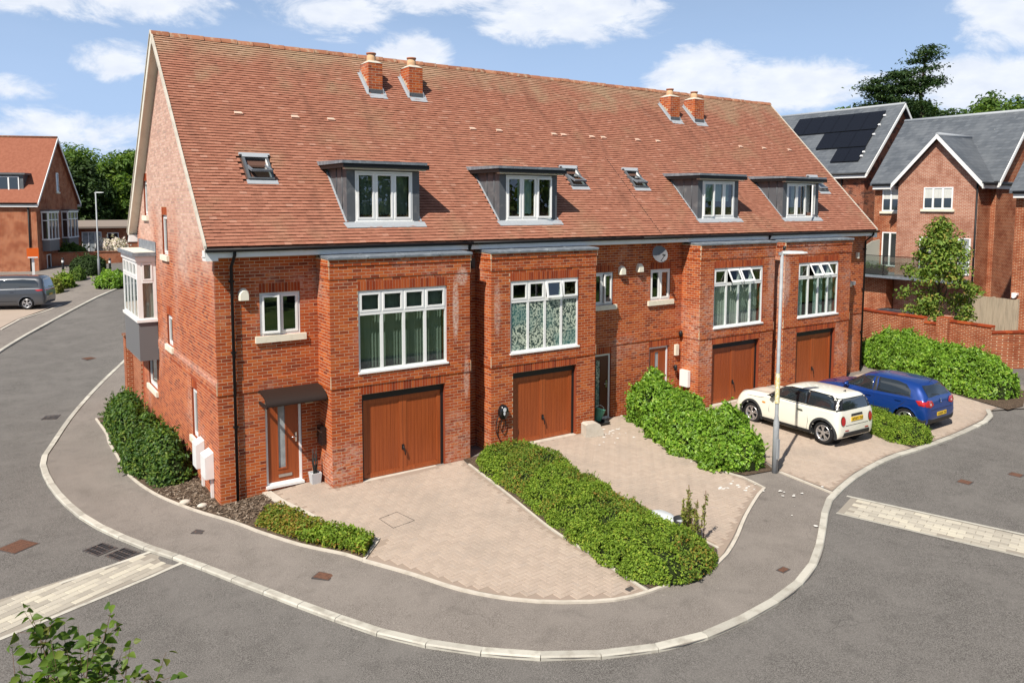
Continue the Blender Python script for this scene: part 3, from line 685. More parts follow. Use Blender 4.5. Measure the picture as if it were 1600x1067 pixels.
def turned(P, axis, c0, ang):
    """plane frame with a sash swung out: 'top' about its upper edge, 'left'/'right' about a side"""
    ca, sa = math.cos(ang), math.sin(ang)
    if axis == 'top': return lambda u, v, w=0.0: P(u, c0 - (c0 - v) * ca - w * sa, (c0 - v) * sa + w * ca)
    if axis == 'left': return lambda u, v, w=0.0: P(c0 + (u - c0) * ca - w * sa, v, (u - c0) * sa + w * ca)
    return lambda u, v, w=0.0: P(c0 - (c0 - u) * ca + w * sa, v, (c0 - u) * sa + w * ca)
def window(parent, P, u0, u1, v0, v1, cols=1, transom=None, opened=(), sill='upvc', backing=None, back_w=-.16, inset=.03, fw=.055, glass='glass', name='window', widths=None, mull=.075, sub=None):
    f = MB(); a, b = -inset - .06, -inset
    for q in ((u0, u0 + fw, v0, v1), (u1 - fw, u1, v0, v1)): f.pbox(P, *q, a, b)
    for q in ((u0 + fw, u1 - fw, v0, v0 + fw), (u0 + fw, u1 - fw, v1 - fw, v1)): f.pbox(P, *q, a, b)
    if widths is None: widths = [1] * cols
    tot = sum(widths); us = [u0 + fw / 2]
    for w_ in widths: us.append(us[-1] + (u1 - u0 - fw) * w_ / tot)
    for u in us[1:-1]: f.pbox(P, u - mull / 2, u + mull / 2, v0 + fw, v1 - fw, a, b + .003)
    if transom: f.pbox(P, u0 + fw, u1 - fw, transom - .045, transom + .045, a, b + .006)
    win = f.build(name, MATS['upvc'], parent) if sub is None else f.build('window_frame', MATS['upvc'], sub)
    own = win if sub is None else sub
    rows = [(v0 + fw / 2, transom or v1 - fw / 2)] + ([(transom, v1 - fw / 2)] if transom else [])
    for r, (ra, rb) in enumerate(rows):
        for c in range(len(widths)):
            op = next((o for o in opened if o[0] == c and o[1] == r), None)
            sash = op is not None or (transom is not None and r == 1) or (transom is None)
            ua, ub = us[c] + mull * .35, us[c + 1] - mull * .35; va, vb = ra + .03, rb - .03
            Q = P; wo = -inset
            if op:
                Q = turned(P, op[2], {'top': vb, 'left': ua, 'right': ub}[op[2]], op[3]); wo = -inset + .022
            g = .048 if sash else .0
            if sash:
                sb = MB()
                for q in ((ua, ua + g, va, vb), (ub - g, ub, va, vb), (ua + g, ub - g, va, va + g), (ua + g, ub - g, vb - g, vb)): sb.pbox(Q, *q, wo - .03, wo + .014)
                sb.build('sash', MATS['upvc'], own)
            pm = MB(); pm.pbox(Q, ua + g - .004, ub - g + .004, va + g - .004, vb - g + .004, wo - .022, wo - .016)
            pm.build('pane', MATS[glass if not isinstance(glass, dict) else glass.get((c, r), 'glass')], own)
    if sill:
        s_ = MB()
        if sill == 'upvc': s_.pbox(P, u0 - .02, u1 + .02, v0 - .04, v0 + .005, -inset - .02, .05)
        else: s_.prism([(0, 0)], P, 0, 0) if False else s_.pbox(P, u0 - .12, u1 + .12, v0 - .15, v0 - .001, -.10, .07)
        s_.build('sill', MATS['upvc' if sill == 'upvc' else 'sill_stone'], own)
    if backing == 'blind':
        bl = MB(); n = int((u1 - u0) / .085)
        for i in range(n):
            u = u0 + .06 + (u1 - u0 - .12) * (i + .5) / n; an = rad(32 + 10 * math.sin(i * 1.7)); du, dw = .042 * math.cos(an), .042 * math.sin(an)
            bl.add([P(u - du, v0 + .04, back_w - dw), P(u + du, v0 + .04, back_w + dw), P(u + du, v1 - .05, back_w + dw), P(u - du, v1 - .05, back_w - dw)], [(0, 1, 2, 3)])
        o = bl.build('vertical_blind', MATS['blind'], own, fix=False); o['kind'] = 'stuff'
    elif backing:
        for (ca_, cb_, va_, vb_, mt) in backing:
            bl = MB(); n = max(4, int((cb_ - ca_) * (u1 - u0) / .035)); vs = []
            for i in range(n + 1):
                u = u0 + (u1 - u0) * (ca_ + (cb_ - ca_) * i / n); dw = .018 * math.sin(i * 1.9) + .008 * math.sin(i * .7)
                vs += [P(u, v0 + (v1 - v0) * va_, back_w + dw), P(u, v0 + (v1 - v0) * vb_, back_w + dw)]
            bl.add(vs, [(2 * i, 2 * i + 2, 2 * i + 3, 2 * i + 1) for i in range(n)], 0, True); bl.build('curtain', MATS[mt], own, fix=False)
    return own

def garage_door(house, P, u0, u1, v0, v1):
    r = -.13; g = MB()                                    # dark frame set back in the opening, its black head painting the lintel's shadow
    g.pbox(P, u0, u0 + .07, v0, v1, r - .05, r + .03); g.pbox(P, u1 - .07, u1, v0, v1, r - .05, r + .03); g.pbox(P, u0 + .07, u1 - .07, v1 - .17, v1, r - .05, r + .03)
    fr = g.build('garage_door', MATS['black'], house)
    a, b, c, d = u0 + .07, u1 - .07, v0 + .03, v1 - .17; m = (a + b) / 2
    p = MB(); p.pbox(P, a, b, c, d, r - .045, r - .015); p.build('door_leaf', MATS['garage_wood'], fr)
    t = MB()
    for q in ((a, a + .10, c, d), (b - .10, b, c, d), (m - .10, m + .10, c, d), (a + .10, m - .10, d - .10, d), (m + .10, b - .10, d - .10, d), (a + .10, m - .10, c, c + .10), (m + .10, b - .10, c, c + .10)): t.pbox(P, *q, r - .016, r + .004)
    for (x0, x1) in ((a + .10, m - .10), (m + .10, b - .10)):
        for q in ((x0, x0 + .018, c + .1, d - .1), (x1 - .018, x1, c + .1, d - .1), (x0, x1, c + .1, c + .118), (x0, x1, d - .118, d - .1)): t.pbox(P, *q, r - .014, r - .004)
    t.build('door_trim', MATS['garage_trim'], fr)
    for (x0, x1) in ((a + .118, m - .118), (m + .118, b - .118)):
        n = 8; bw = (x1 - x0) / n
        for i in range(n):
            bd = MB(); bd.pbox(P, x0 + i * bw + .003, x0 + (i + 1) * bw - .003, c + .118, d - .118, r - .018, r - .009); bd.build('board', MATS['garage_wood'], fr)
    gr = MB(); gr.pbox(P, m - .002, m + .002, c, d, r, r + .006); gr.build('meeting_joint', MATS['black'], fr)
    h = MB(); hz = c + .62; h.pbox(P, m - .035, m + .025, hz - .06, hz + .07, r, r + .02); h.tube([P(m - .005, hz + .03, r + .03), P(m + .0, hz - .01, r + .06), P(m + .03, hz - .12, r + .06), P(m + .045, hz - .2, r + .045)], .016, 6)
    h.build('handle', MATS['black'], fr)
    th = MB(); th.pbox(P, u0, u1, v0 - .06, v0 + .02, -.14, .06); th.build('threshold', MATS['edging'], fr)

def front_door(house, P, u0, u1, v0, v1, leafmat='garage_wood', hinge='left', strip='plain', glassx=.42):
    r = -.06; f = MB(); fw = .06
    for q in ((u0, u0 + fw, v0, v1), (u1 - fw, u1, v0, v1), (u0 + fw, u1 - fw, v1 - fw, v1), (u0 + fw, u1 - fw, v0, v0 + .05)): f.pbox(P, *q, r - .06, r + .01)
    dr = f.build('door', MATS['upvc'], house)
    a, b, c, d = u0 + fw, u1 - fw, v0 + .05, v1 - fw
    gx = a + (b - a) * glassx; ga, gb = gx - .085, gx + .085; gc, gd = c + .32, d - .12
    l = MB()
    for q in ((a, ga, c, d), (gb, b, c, d), (ga, gb, c, gc), (ga, gb, gd, d)): l.pbox(P, *q, r - .05, r - .008)
    l.build('door_leaf', MATS[leafmat], dr)
    t = MB()
    for q in ((ga - .03, ga, gc - .03, gd + .03), (gb, gb + .03, gc - .03, gd + .03), (ga, gb, gc - .03, gc), (ga, gb, gd, gd + .03)): t.pbox(P, *q, r - .009, r + .006)
    t.build('glazing_bead', MATS['garage_trim' if leafmat == 'garage_wood' else leafmat], dr)
    p = MB(); p.pbox(P, ga, gb, gc, gd, r - .03, r - .024); p.build('pane', MATS['film' if strip == 'film' else 'frosted'], dr)
    lb = MB(); lb.pbox(P, a + .24, a + .56, c + .10, c + .17, r - .01, r + .008); lb.pbox(P, a + .26, a + .54, c + .115, c + .155, r + .008, r + .014); lb.build('letterbox', MATS['steel'], dr)
    hx = b - .07 if hinge == 'left' else a + .07; h = MB(); h.pbox(P, hx - .02, hx + .02, c + .9, c + 1.12, r - .01, r + .008); h.tube([P(hx, c + 1.03, r), P(hx, c + 1.03, r + .05), P(hx + (-.12 if hinge == 'left' else .12), c + 1.03, r + .05)], .011, 6); h.build('handle', MATS['steel'], dr)
    s = MB(); s.pbox(P, u0 - .02, u1 + .02, v0 - .05, v0 + .012, -.10, .06); s.build('threshold', MATS['upvc'], dr)
mat('frosted', (.34, .37, .38), .25, .5, noises=((3, (.20, .22, .23), .4, .7, .8),))

# ---- the four houses
HS = [dict(x0=0.0, x1=6.4, b0=2.34, b1=6.08, w=(3.03, 5.41), g=(3.09, 5.34), rw=(.98, 1.92, 3.60, 4.59), rd=(1.04, 1.90, .05, 2.12), dz=0.0,
           label='end terrace house nearest the camera with tall brick gable and white oriel bay'),
      dict(x0=6.4, x1=12.44, b0=6.73, b1=10.28, w=(7.33, 9.65), g=(7.42, 9.59), rw=(10.80, 11.64, 3.60, 4.59), rd=(10.74, 11.60, .09, 2.10), dz=.10,
           label='second terrace house from the gable end, with black car charger beside its garage'),
      dict(x0=12.44, x1=18.55, b0=14.60, b1=18.27, w=(15.24, 17.67), g=(15.23, 17.56), rw=(13.20, 14.08, 3.60, 4.59), rd=(13.20, 14.06, .09, 2.10), dz=.10,
           label='third terrace house, its garage behind the white car, satellite dish under the eaves'),
      dict(x0=18.55, x1=24.95, b0=18.83, b1=22.74, w=(19.60, 21.98), g=(19.60, 21.89), rw=(22.98, 23.92, 3.60, 4.59), rd=(22.98, 23.84, .05, 2.10), dz=.05,
           label='far end terrace house, garage behind the blue car, beside the tall laurel hedge')]
DORM = [(3.18, 5.15), (7.60, 9.58), (15.42, 17.42), (19.85, 21.95)]
CHIM = [(5.39, 5.83), (6.71, 7.16), (17.74, 18.23), (19.06, 19.58)]
SKY = [(1.12, 1.74, 30), (10.90, 11.48, 22), (13.50, 14.08, 22), (23.42, 23.98, 12)]
GW = [(-8.5, -7.9, 6.25, 7.30), (-5.75, -5.0, 5.20, 6.30), (-5.5, -4.78, 2.70, 3.55), (-8.8, -7.4, .95, 1.95), (-2.65, -2.05, .80, 2.05)]
def gable_top(y): return EAVE_Z - .10 + (min(y, 10 - y) - EAVE_Y) * (SS / SC)
houses = []
for k, h in enumerate(HS):
    hs = thing('brick_house', h['label'], 'house', ((h['x0'] + h['x1']) / 2, 0, 0), group='houses of the terrace'); houses.append(hs)
    F0, FB = front_plane(0), front_plane(BAY); LB, RB = left_plane(h['b0']), right_plane(h['b1'])
    wl = MB(); bricks = []
    rw, rd, ww, gg = h['rw'], h['rd'], h['w'], h['g']
    # recessed front wall either side of the bay
    solid_wall(wl, rect(h['x0'], h['x1'], -.45, WT), [rect(*rw), rect(*rd), rect(h['b0'] + .25, h['b1'] - .25, -.3, 5.28)], F0, .28)
    for a, b in ((h['x0'], h['b0']), (h['b1'], h['x1'])):
        hol = [q for q in (rw, rd) if a < q[0] < b]
        sol = [(q[0] - .01, q[1] + .01, q[3], q[3] + .225) for q in hol if q is not rd or k]
        bricks += lay(F0, a, b, -.3 if k == 0 else -.05, WT, hol, band_low, None, sol)
    hol = [(ww[0], ww[1], 2.66, 4.59), (gg[0], gg[1], h['dz'] - .02, 2.115)]
    solid_wall(wl, rect(h['b0'], h['b1'], -.45, 5.37), [rect(ww[0], ww[1], 2.66, 4.59), rect(gg[0], gg[1], h['dz'] - .06, 2.115)], FB, .25)
    bricks += lay(FB, h['b0'], h['b1'], -.1, 5.37, hol, band, None, [(ww[0] - .01, ww[1] + .01, 4.59, 4.815), (gg[0] - .03, gg[1] + .03, 2.115, 2.33)])
    solid_wall(wl, rect(.02, -BAY - .252, -.45, 5.37), [], LB, .25); bricks += lay(LB, .0, -BAY, -.1, 5.37, (), band)
    solid_wall(wl, rect(BAY + .252, -.02, -.45, 5.37), [], RB, .25); bricks += lay(RB, BAY, .0, -.1, 5.37, (), band)
    for z0_, z1_, e in ((2.345, 2.622, .0195), (4.895, 5.175, .0135), (5.195, 5.362, .0295)):       # mortar behind the stepped courses
        x0c, x1c = (h['b0'] - e, h['b1'] + e)
        if z0_ < 4: wl.box(h['b0'] - e, ww[0], BAY - e, BAY - .001, z0_, z1_); wl.box(ww[1], h['b1'] + e, BAY - e, BAY - .001, z0_, z1_); wl.box(ww[0], ww[1], BAY - e, BAY - .001, z0_, 2.612)
        else: wl.box(x0c, x1c, BAY - e, BAY - .001, z0_, z1_)
        wl.box(h['b0'] - e, h['b0'] - .001, BAY - .001, -.02, z0_, z1_); wl.box(h['b1'] + .001, h['b1'] + e, BAY - .001, -.02, z0_, z1_)
    for a, b in ((h['x0'], h['b0'] - .02), (h['b1'] + .02, h['x1'])):
        wl.box(a, b, -.0195, -.001, 2.345, 2.622)
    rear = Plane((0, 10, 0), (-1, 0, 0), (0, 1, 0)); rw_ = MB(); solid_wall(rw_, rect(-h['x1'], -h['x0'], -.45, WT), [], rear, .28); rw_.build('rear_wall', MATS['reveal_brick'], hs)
    if k == 0:
        G_ = left_plane(0); out = [(-9.719, -.45), (-.281, -.45), (-.281, gable_top(.281)), (-5, gable_top(5)), (-9.719, gable_top(9.719))]
        solid_wall(wl, out, [rect(*q) for q in GW], G_, .28)
        bricks += lay(G_, -10, 0, -.35, 11, GW, band_low, lambda u, z: z < gable_top(-u) - .01, [(q[0], q[1], q[3], q[3] + .225) for q in GW])
        wl.box(-.0195, -.001, -.0195, 10, 2.345, 2.622)
    if k == 3:
        G_ = right_plane(24.95); solid_wall(wl, [(.281, -.45), (9.719, -.45), (9.719, gable_top(9.719)), (5, gable_top(5)), (.281, gable_top(.281))], [], G_, .28)
        bricks += lay(G_, 0, 10, -.05, 11, (), band_low, lambda u, z: z < gable_top(u) - .01)
    wall = wl.build('wall', [MATS['mortar'], MATS['reveal_brick']], hs)
    put_bricks(wall, bricks)
    # rooms behind the glass: floors, back wall
    it = MB()
    it.box(h['x0'] + .3, h['x1'] - .3, .3, 4.2, 2.40, 2.50); it.box(h['x0'] + .3, h['x1'] - .3, 3.9, 4.2, 2.5, 9.2); it.box(h['x0'] + .3, h['x1'] - .3, 3.9, 4.2, -.2, 2.4)
    it.box(h['b0'] + .26, h['b1'] - .26, BAY + .26, .3, 2.40, 2.50); it.box(h['x0'] + .3, h['x1'] - .3, .3, 4.2, 5.2, 5.3); it.box(h['b0'] + .26, h['b1'] - .26, BAY + .26, .3, 5.2, 5.3)
    it.build('interior', MATS['room'], hs)
    # windows and doors
    back = {0: 'blind', 1: None, 2: [(0.0, 1.0, 0.0, .72, 'curtain_white')], 3: [(0, .22, 0, 1, 'curtain'), (.5, .72, 0, .8, 'curtain'), (.8, 1, 0, 1, 'curtain_white')]}[k]
    opn = {0: (), 1: ((2, 1, 'top', rad(9)), (3, 1, 'top', rad(3))), 2: ((1, 1, 'top', rad(28)), (2, 1, 'top', rad(28))), 3: ((1, 1, 'top', rad(30)), (2, 1, 'top', rad(30)))}[k]
    gl = {(c, 0): 'film' for c in range(4)} if k == 1 else 'glass'
    window(hs, FB, ww[0], ww[1], 2.66, 4.59, 4, 4.05, opn, 'upvc', back, glass=gl, back_w=-.22)
    sw = (0, 0, 'left', rad(9)) if k == 0 else ((1, 0, 'right', rad(10)) if k == 1 else None)
    window(hs, F0, *rw, 2, None, (sw,) if sw else (), 'stone', None if k else [(0, 1, .0, .12, 'curtain_white')], glass='glass_dark')
    garage_door(hs, FB, gg[0], gg[1], h['dz'] - .02, 2.115)
    front_door(hs, F0, *rd, leafmat='door_dark' if k == 1 else 'garage_wood', hinge='left' if k < 2 else 'right', strip='film' if k == 1 else 'plain', glassx=.45)
    # lead cap of the bay, fascia, soffit and gutter
    e = .045
    lc = MB(); n = 4; step = (h['b1'] - h['b0'] + 2 * e) / n
    for i in range(n):
        xa, xb = h['b0'] - e + i * step, h['b0'] - e + (i + 1) * step - .006
        vs = [(x, y, z) for x in (xa, xb) for y, z in ((BAY - .075, 5.35), (BAY - .075, 5.395), (BAY - .055, 5.41), (-.30, 5.435), (-.30, 5.375))]
        lc.add(vs, [(0, 1, 6, 5), (1, 2, 7, 6), (2, 3, 8, 7), (3, 4, 9, 8), (4, 0, 5, 9), (0, 1, 2, 3, 4), (5, 6, 7, 8, 9)])
        if i: lc.tube([(xa - .003, BAY - .078, 5.355), (xa - .003, BAY - .078, 5.398), (xa - .003, BAY - .055, 5.414), (xa - .003, -.30, 5.44)], .012, 6)
    o = lc.build('bay_lead_cap', MATS['lead'], hs); o['kind'] = 'stuff'
    xa = h['x0'] - (.24 if k == 0 else 0); xb = h['x1'] + (.18 if k == 3 else 0)
    m = MB(); m.box(xa, xb, -.342, -.318, 5.445, 5.62); m.build('fascia', MATS['fascia'], hs)
    m = MB(); m.box(xa, h['b0'] - .05, -.318, .02, 5.445, 5.46); m.box(h['b1'] + .05, xb, -.318, .02, 5.445, 5.46); m.build('soffit', MATS['fascia'], hs)
    m = MB(); nn = 8; pts = []
    for x in (xa, xb):
        for i in range(nn + 1):
            a_ = math.pi * i / nn; pts.append((x, -.415 - .070 * math.cos(a_), 5.645 - .078 * math.sin(a_)))
    m.add(pts, [(i, i + 1, nn + 2 + i, nn + 1 + i) for i in range(nn)] + [tuple(range(nn + 1)), tuple(range(nn + 1, 2 * nn + 2)), (0, nn, 2 * nn + 1, nn + 1)], 0, True); m.build('gutter', MATS['gutter'], hs)
    # ---- roof
    r0, r1 = xa, xb
    rf = MB(); sec = [(EAVE_Y, EAVE_Z - .04), (EAVE_Y, EAVE_Z), (RIDGE_Y, RIDGE_Z), (10 - EAVE_Y, EAVE_Z), (10 - EAVE_Y, EAVE_Z - .04), (RIDGE_Y, RIDGE_Z - .14)]
    rf.prism(sec, Plane((0, 0, 0), (0, 1, 0), (1, 0, 0)), r0 + .02, r1 - .02 if k == 3 else r1)
    roof = rf.build('roof', MATS['roof_under'], hs)
    d0, d1 = DORM[k]; skips = [(d0 - .02, d1 + .02, s_of_y(.10), s_of_y(1.62)), (SKY[k][0] - .05, SKY[k][1] + .05, s_of_y(1.08), s_of_y(1.76))]
    skips += [(c[0] - .02, c[1] + .02, s_of_y(3.74), s_of_y(4.40)) for c in CHIM]
    tiles = []; rows = int(SL_L / .1)
    for i in range(rows):
        s0 = i * .1 + .02; off = .0825 if i % 2 else 0.0; j0 = math.floor((r0 - off) / .165)
        for j in range(j0, int((r1 - off) / .165) + 2):
            x0_ = max(off + j * .165, r0); x1_ = min(off + (j + 1) * .165 - .003, r1)
            if x1_ - x0_ < .006: continue
            xm = (x0_ + x1_) / 2
            if any(q[0] < xm < q[1] and q[2] < s0 + .05 < q[3] for q in skips): continue
            tiles.append((x0_, x1_, s0 + random.uniform(-.003, .003), random.uniform(-.003, .005), random.uniform(-.003, .003)))
    def tile_geo(mb, P, t):
        x0_, x1_, s0, lift, tw = t; e_ = min(s0 + .155, SL_L - .005)
        vs = [P(x0_, s0, .000 + lift - tw), P(x1_, s0, .000 + lift + tw), P(x1_, s0, .042 + lift + tw), P(x0_, s0, .042 + lift - tw), P(x1_, e_, .014), P(x0_, e_, .014), P(x1_, e_, .0), P(x0_, e_, .0)]
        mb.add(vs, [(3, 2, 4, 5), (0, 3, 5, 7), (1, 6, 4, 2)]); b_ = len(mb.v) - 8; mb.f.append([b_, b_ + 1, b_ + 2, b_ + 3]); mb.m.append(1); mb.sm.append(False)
    full = sorted((t for t in tiles if t[1] - t[0] > .161), key=lambda t: (RP((t[0] + t[1]) / 2, t[2]) - CAMP).length)
    sing = set(id(t) for t in full[:300])
    if k == 0:
        TM = MB(); tile_geo(TM, Plane((0, 0, 0), (1, 0, 0), (0, 0, 1), (0, 1, 0)), (0, .162, 0, 0, 0)); TILE_ME = TM.mesh('tile', [MATS['roof_tile'], MATS['tile_edge_shade']])
    RM = Matrix(((1, 0, 0), (0, SC, -SS), (0, SS, SC))).to_4x4()
    fld = MB()
    for t in tiles:
        if id(t) in sing:
            o = bpy.data.objects.new('tile', TILE_ME); COL.objects.link(o); o.parent = roof
            o.matrix_basis = Matrix.Translation(RP(t[0], t[2], t[3])) @ RM
        else: tile_geo(fld, RP, t)
    o = fld.build('tile_field', [MATS['roof_tile'], MATS['tile_edge_shade']], roof, fix=False); o['kind'] = 'stuff'
    bk = MB(); bk.add([(r0, 10 - EAVE_Y + .02, EAVE_Z + .012), (r1, 10 - EAVE_Y + .02, EAVE_Z + .012), (r1, RIDGE_Y, RIDGE_Z + .02), (r0, RIDGE_Y, RIDGE_Z + .02)], [(0, 1, 2, 3)]); bk.build('rear_slope', MATS['roof_tile'], roof)
    x = r0; n = round((r1 - r0) / .45); stp = (r1 - r0) / n
    for i in range(n):                                    # half round ridge tiles
        m = MB(); vs = []; jz = random.uniform(-.008, .008)
        for x_ in (x + .004, x + stp - .012, x + stp - .012, x + stp - .003):
            rr = .125 if x_ < x + stp - .02 else .135
            for a_ in np.linspace(-.15, math.pi + .15, 9): vs.append((x_, RIDGE_Y - rr * math.cos(a_), RIDGE_Z - .045 + jz + rr * .9 * math.sin(a_)))
        m.add(vs, [(q * 9 + j, q * 9 + j + 1, q * 9 + 10 + j, q * 9 + 9 + j) for q in range(3) for j in range(8)] + [tuple(range(9)), tuple(range(27, 36))], 0, True)
        m.build('ridge_tile', MATS['ridge_tile'], roof); x += stp
    for vx in [v for v in (1.37, 2.84, 3.84, 8.35, 9.31, 11.46, 11.85, 13.06, 13.58, 15.16, 16.16, 20.65, 22.07, 23.7) if r0 < v < r1]:
        m = MB(); s0 = s_of_y(2.83); P = RP
        m.add([P(vx - .10, s0 - .05, .02), P(vx + .12, s0 - .05, .02), P(vx + .12, s0 - .05, .075), P(vx - .10, s0 - .05, .075), P(vx + .10, s0 + .08, .03), P(vx - .08, s0 + .08, .03)], [(0, 1, 2, 3), (3, 2, 4, 5), (0, 3, 5), (1, 4, 2)])
        m.build('roof_vent', MATS['ridge_pale'] if 'ridge_pale' in MATS else mat('ridge_pale', (.62, .42, .32), .8), roof)
    if k == 2: m = MB(); m.bar(RP(13.08, s_of_y(2.13), .034), RP(13.32, .02, .034), .02, .006, up=RP.N); m.build('movement_joint', MATS['black'], roof)
    # ---- dormer
    yf = .15; DP = front_plane(yf); zb, zt = 6.08, 7.50
    dm = MB(); bx0, bx1 = d0 + .22, d1 - .20
    for q in ((d0, bx0, zb, zt), (bx1, d1, zb, zt), (bx0, bx1, zb, 6.19), (bx0, bx1, 7.42, zt)): dm.pbox(DP, *q, -.08, 0)
    dor = dm.build('dormer', MATS['lead_dark'], hs)
    for x_, sx in ((d0, 1), (d1, -1)):
        m = MB(); yb = EAVE_Y + (zt - EAVE_Z) * SC / SS
        m.prism([(yf + .081, zb + .04), (yf + .081, zt), (yb + .1, zt), (yf + .14, zb + .04)], Plane((x_, 0, 0), (0, 1, 0), (1, 0, 0)), 0, .05 * sx); m.build('cheek', MATS['lead_dark'], dor)
        for sy in (.42, .78):
            m = MB(); zz = EAVE_Z + (sy - EAVE_Y) * SS / SC; m.tube([(x_ - .004 * sx, sy, zz), (x_ - .004 * sx, sy, zt)], .012, 6); m.build('lead_roll', MATS['lead_dark'], dor)
        m = MB(); m.bar(RP(x_ - .03 * sx, s_of_y(.15), .040), RP(x_ - .03 * sx, s_of_y(1.6), .040), .05, .006, up=RP.N); m.build('soaker', MATS['lead_pale'], dor)
    m = MB(); m.add([RP(d0 - .12, s_of_y(.13), .040), RP(d1 + .12, s_of_y(.13), .040), RP(d1 + .13, s_of_y(.01), .044), RP(d0 - .06, s_of_y(.01), .044), (d1, yf - .004, 6.18), (d0, yf - .004, 6.18)], [(0, 1, 2, 3), (0, 1, 4, 5)]); m.build('apron', MATS['lead_pale'], dor, fix=False)
    yb = EAVE_Y + (7.60 - EAVE_Z) * SC / SS
    m = MB(); m.box(d0 - .14, d1 + .14, yf - .20, yb - .05, 7.50, 7.525); m.box(d0 - .17, d1 + .17, yf - .235, yf - .20, 7.485, 7.585); m.box(d0 - .17, d0 - .14, yf - .2, yb - .04, 7.485, 7.585); m.box(d1 + .14, d1 + .17, yf - .2, yb - .04, 7.485, 7.585); m.build('dormer_eaves', MATS['gutter'], dor)
    m = MB(); m.box(d0 - .10, d1 + .10, yf - .17, yf - .02, 7.452, 7.50); m.build('soffit_board', MATS['cream_board'], dor)
    vs = [(x_, y_, z_) for x_ in (d0 - .20, d1 + .10) for y_, z_ in ((yf - .26, 7.59), (yf - .26, 7.655), (yb + .25, 7.70), (yb + .1, 7.59))]
    m = MB(); m.add(vs, [(0, 1, 5, 4), (1, 2, 6, 5), (2, 3, 7, 6), (3, 0, 4, 7), (0, 1, 2, 3), (4, 5, 6, 7)]); m.build('dormer_roof', MATS['lead'], dor)
    bk = {0: 'blind', 1: [(.33, .64, 0, 1, 'curtain'), (0, .06, 0, 1, 'curtain_white'), (.74, .8, 0, 1, 'curtain_white')], 2: [(0.05, .95, .45, 1, 'curtain')], 3: [(.3, .45, 0, 1, 'curtain_white'), (.75, .97, 0, 1, 'curtain_white')]}[k]
    op = {0: (), 1: ((2, 0, 'left', rad(8)),), 2: ((0, 0, 'left', rad(6)),), 3: ((2, 0, 'right', rad(25)),)}[k]
    window(hs, DP, bx0, bx1, 6.19, 7.42, 3, None, op, 'upvc', bk, inset=.0, fw=.05, mull=.06, sub=dor, glass='glass', back_w=-.2)
    bx = MB(); bx.box(d0 + .06, d1 - .06, 1.55, 1.6, 6.1, 7.5); bx.box(d0 + .06, d1 - .06, yf - .07, 1.6, 6.06, 6.1); bx.build('room', MATS['room'], dor)
    # ---- roof window
    q0, q1, an = SKY[k]; s0, s1 = s_of_y(1.13), s_of_y(1.71); P = RP
    m = MB()
    for q in ((q0, q0 + .05, s0, s1), (q1 - .05, q1, s0, s1), (q0 + .05, q1 - .05, s0, s0 + .05), (q0 + .05, q1 - .05, s1 - .09, s1)): m.pbox(P, *q, -.05, .085)
    sk = m.build('roof_window', MATS['lead_dark'], hs)
    m = MB(); m.pbox(P, q0 + .05, q0 + .065, s0 + .05, s1 - .09, -.3, .06); m.pbox(P, q1 - .065, q1 - .05, s0 + .05, s1 - .09, -.3, .06); m.pbox(P, q0 + .05, q1 - .05, s0 + .05, s0 + .065, -.3, .06); m.build('lining', MATS['upvc'], sk)
    m = MB(); m.pbox(P, q0 + .05, q1 - .05, s0, s1, -.31, -.30); m.build('shaft', MATS['room'], sk)
    m = MB(); m.pbox(P, q0 - .06, q1 + .06, s1 - .0, s1 + .06, .02, .095); m.pbox(P, q0 - .05, q1 + .07, s0 - .14, s0 - .005, .032, .045); m.pbox(P, q0 + .0, q1 - .0, s1 - .09, s1, .086, .10); m.build('flashing', MATS['lead_pale'], sk)
    sc_ = (s0 + s1) / 2; ca, sa = math.cos(rad(an)), math.sin(rad(an))
    Q = lambda u, v, w=0.0: P(u, sc_ + (v - sc_) * ca + (w - .06) * sa, .06 - (v - sc_) * sa + (w - .06) * ca)
    m = MB(); a, b, c, d = q0 + .055, q1 - .055, s0 + .055, s1 - .095
    for q in ((a, a + .05, c, d), (b - .05, b, c, d), (a + .05, b - .05, c, c + .05), (a + .05, b - .05, d - .05, d)): m.pbox(Q, *q, .04, .09)
    m.build('sash', MATS['lead'], sk)
    m = MB(); m.pbox(Q, a + .05, b - .05, c + .05, d - .05, .066, .072); m.build('pane', MATS['glass_dark'], sk)
    # ---- chimney
    ca0, ca1 = CHIM[k]; y0, y1 = 3.76, 4.34; ct = 10.74
    m = MB(); m.box(ca0, ca1, y0, y1, 9.5, ct); ch = m.build('chimney', MATS['mortar'], hs)
    bl = lay(front_plane(y0), ca0, ca1, 9.95, ct) + lay(left_plane(ca0), -y1, -y0, 9.95, ct, (), None, lambda u, z: z > EAVE_Z + (-u - EAVE_Y) * SS / SC + .12) + lay(right_plane(ca1), y0, y1, 9.95, ct, (), None, lambda u, z: z > EAVE_Z + (u - EAVE_Y) * SS / SC + .12)
    for b in bl:
        m = MB(); m.brick(*b[:6]); m.build('brick', MATS['brick'], ch, fix=False)
    cx, cy = (ca0 + ca1) / 2, (y0 + y1) / 2
    m = MB(); vs = [(ca0 - .01, y0 - .01, ct), (ca1 + .01, y0 - .01, ct), (ca1 + .01, y1, ct), (ca0 - .01, y1, ct), (cx - .12, cy - .12, ct + .09), (cx + .12, cy - .12, ct + .09), (cx + .12, cy + .12, ct + .09), (cx - .12, cy + .12, ct + .09)]
    m.add(vs, [(0, 1, 5, 4), (1, 2, 6, 5), (2, 3, 7, 6), (3, 0, 4, 7), (4, 5, 6, 7)]); m.build('flaunching', MATS['edging'], ch)
    m = MB(); m.lathe((cx, cy, ct + .05), [(.145, 0), (.135, .1), (.122, .24), (.09, .24), (.085, .1)], 18); pt = m.build('chimney_pot', MATS['terracotta'], ch)
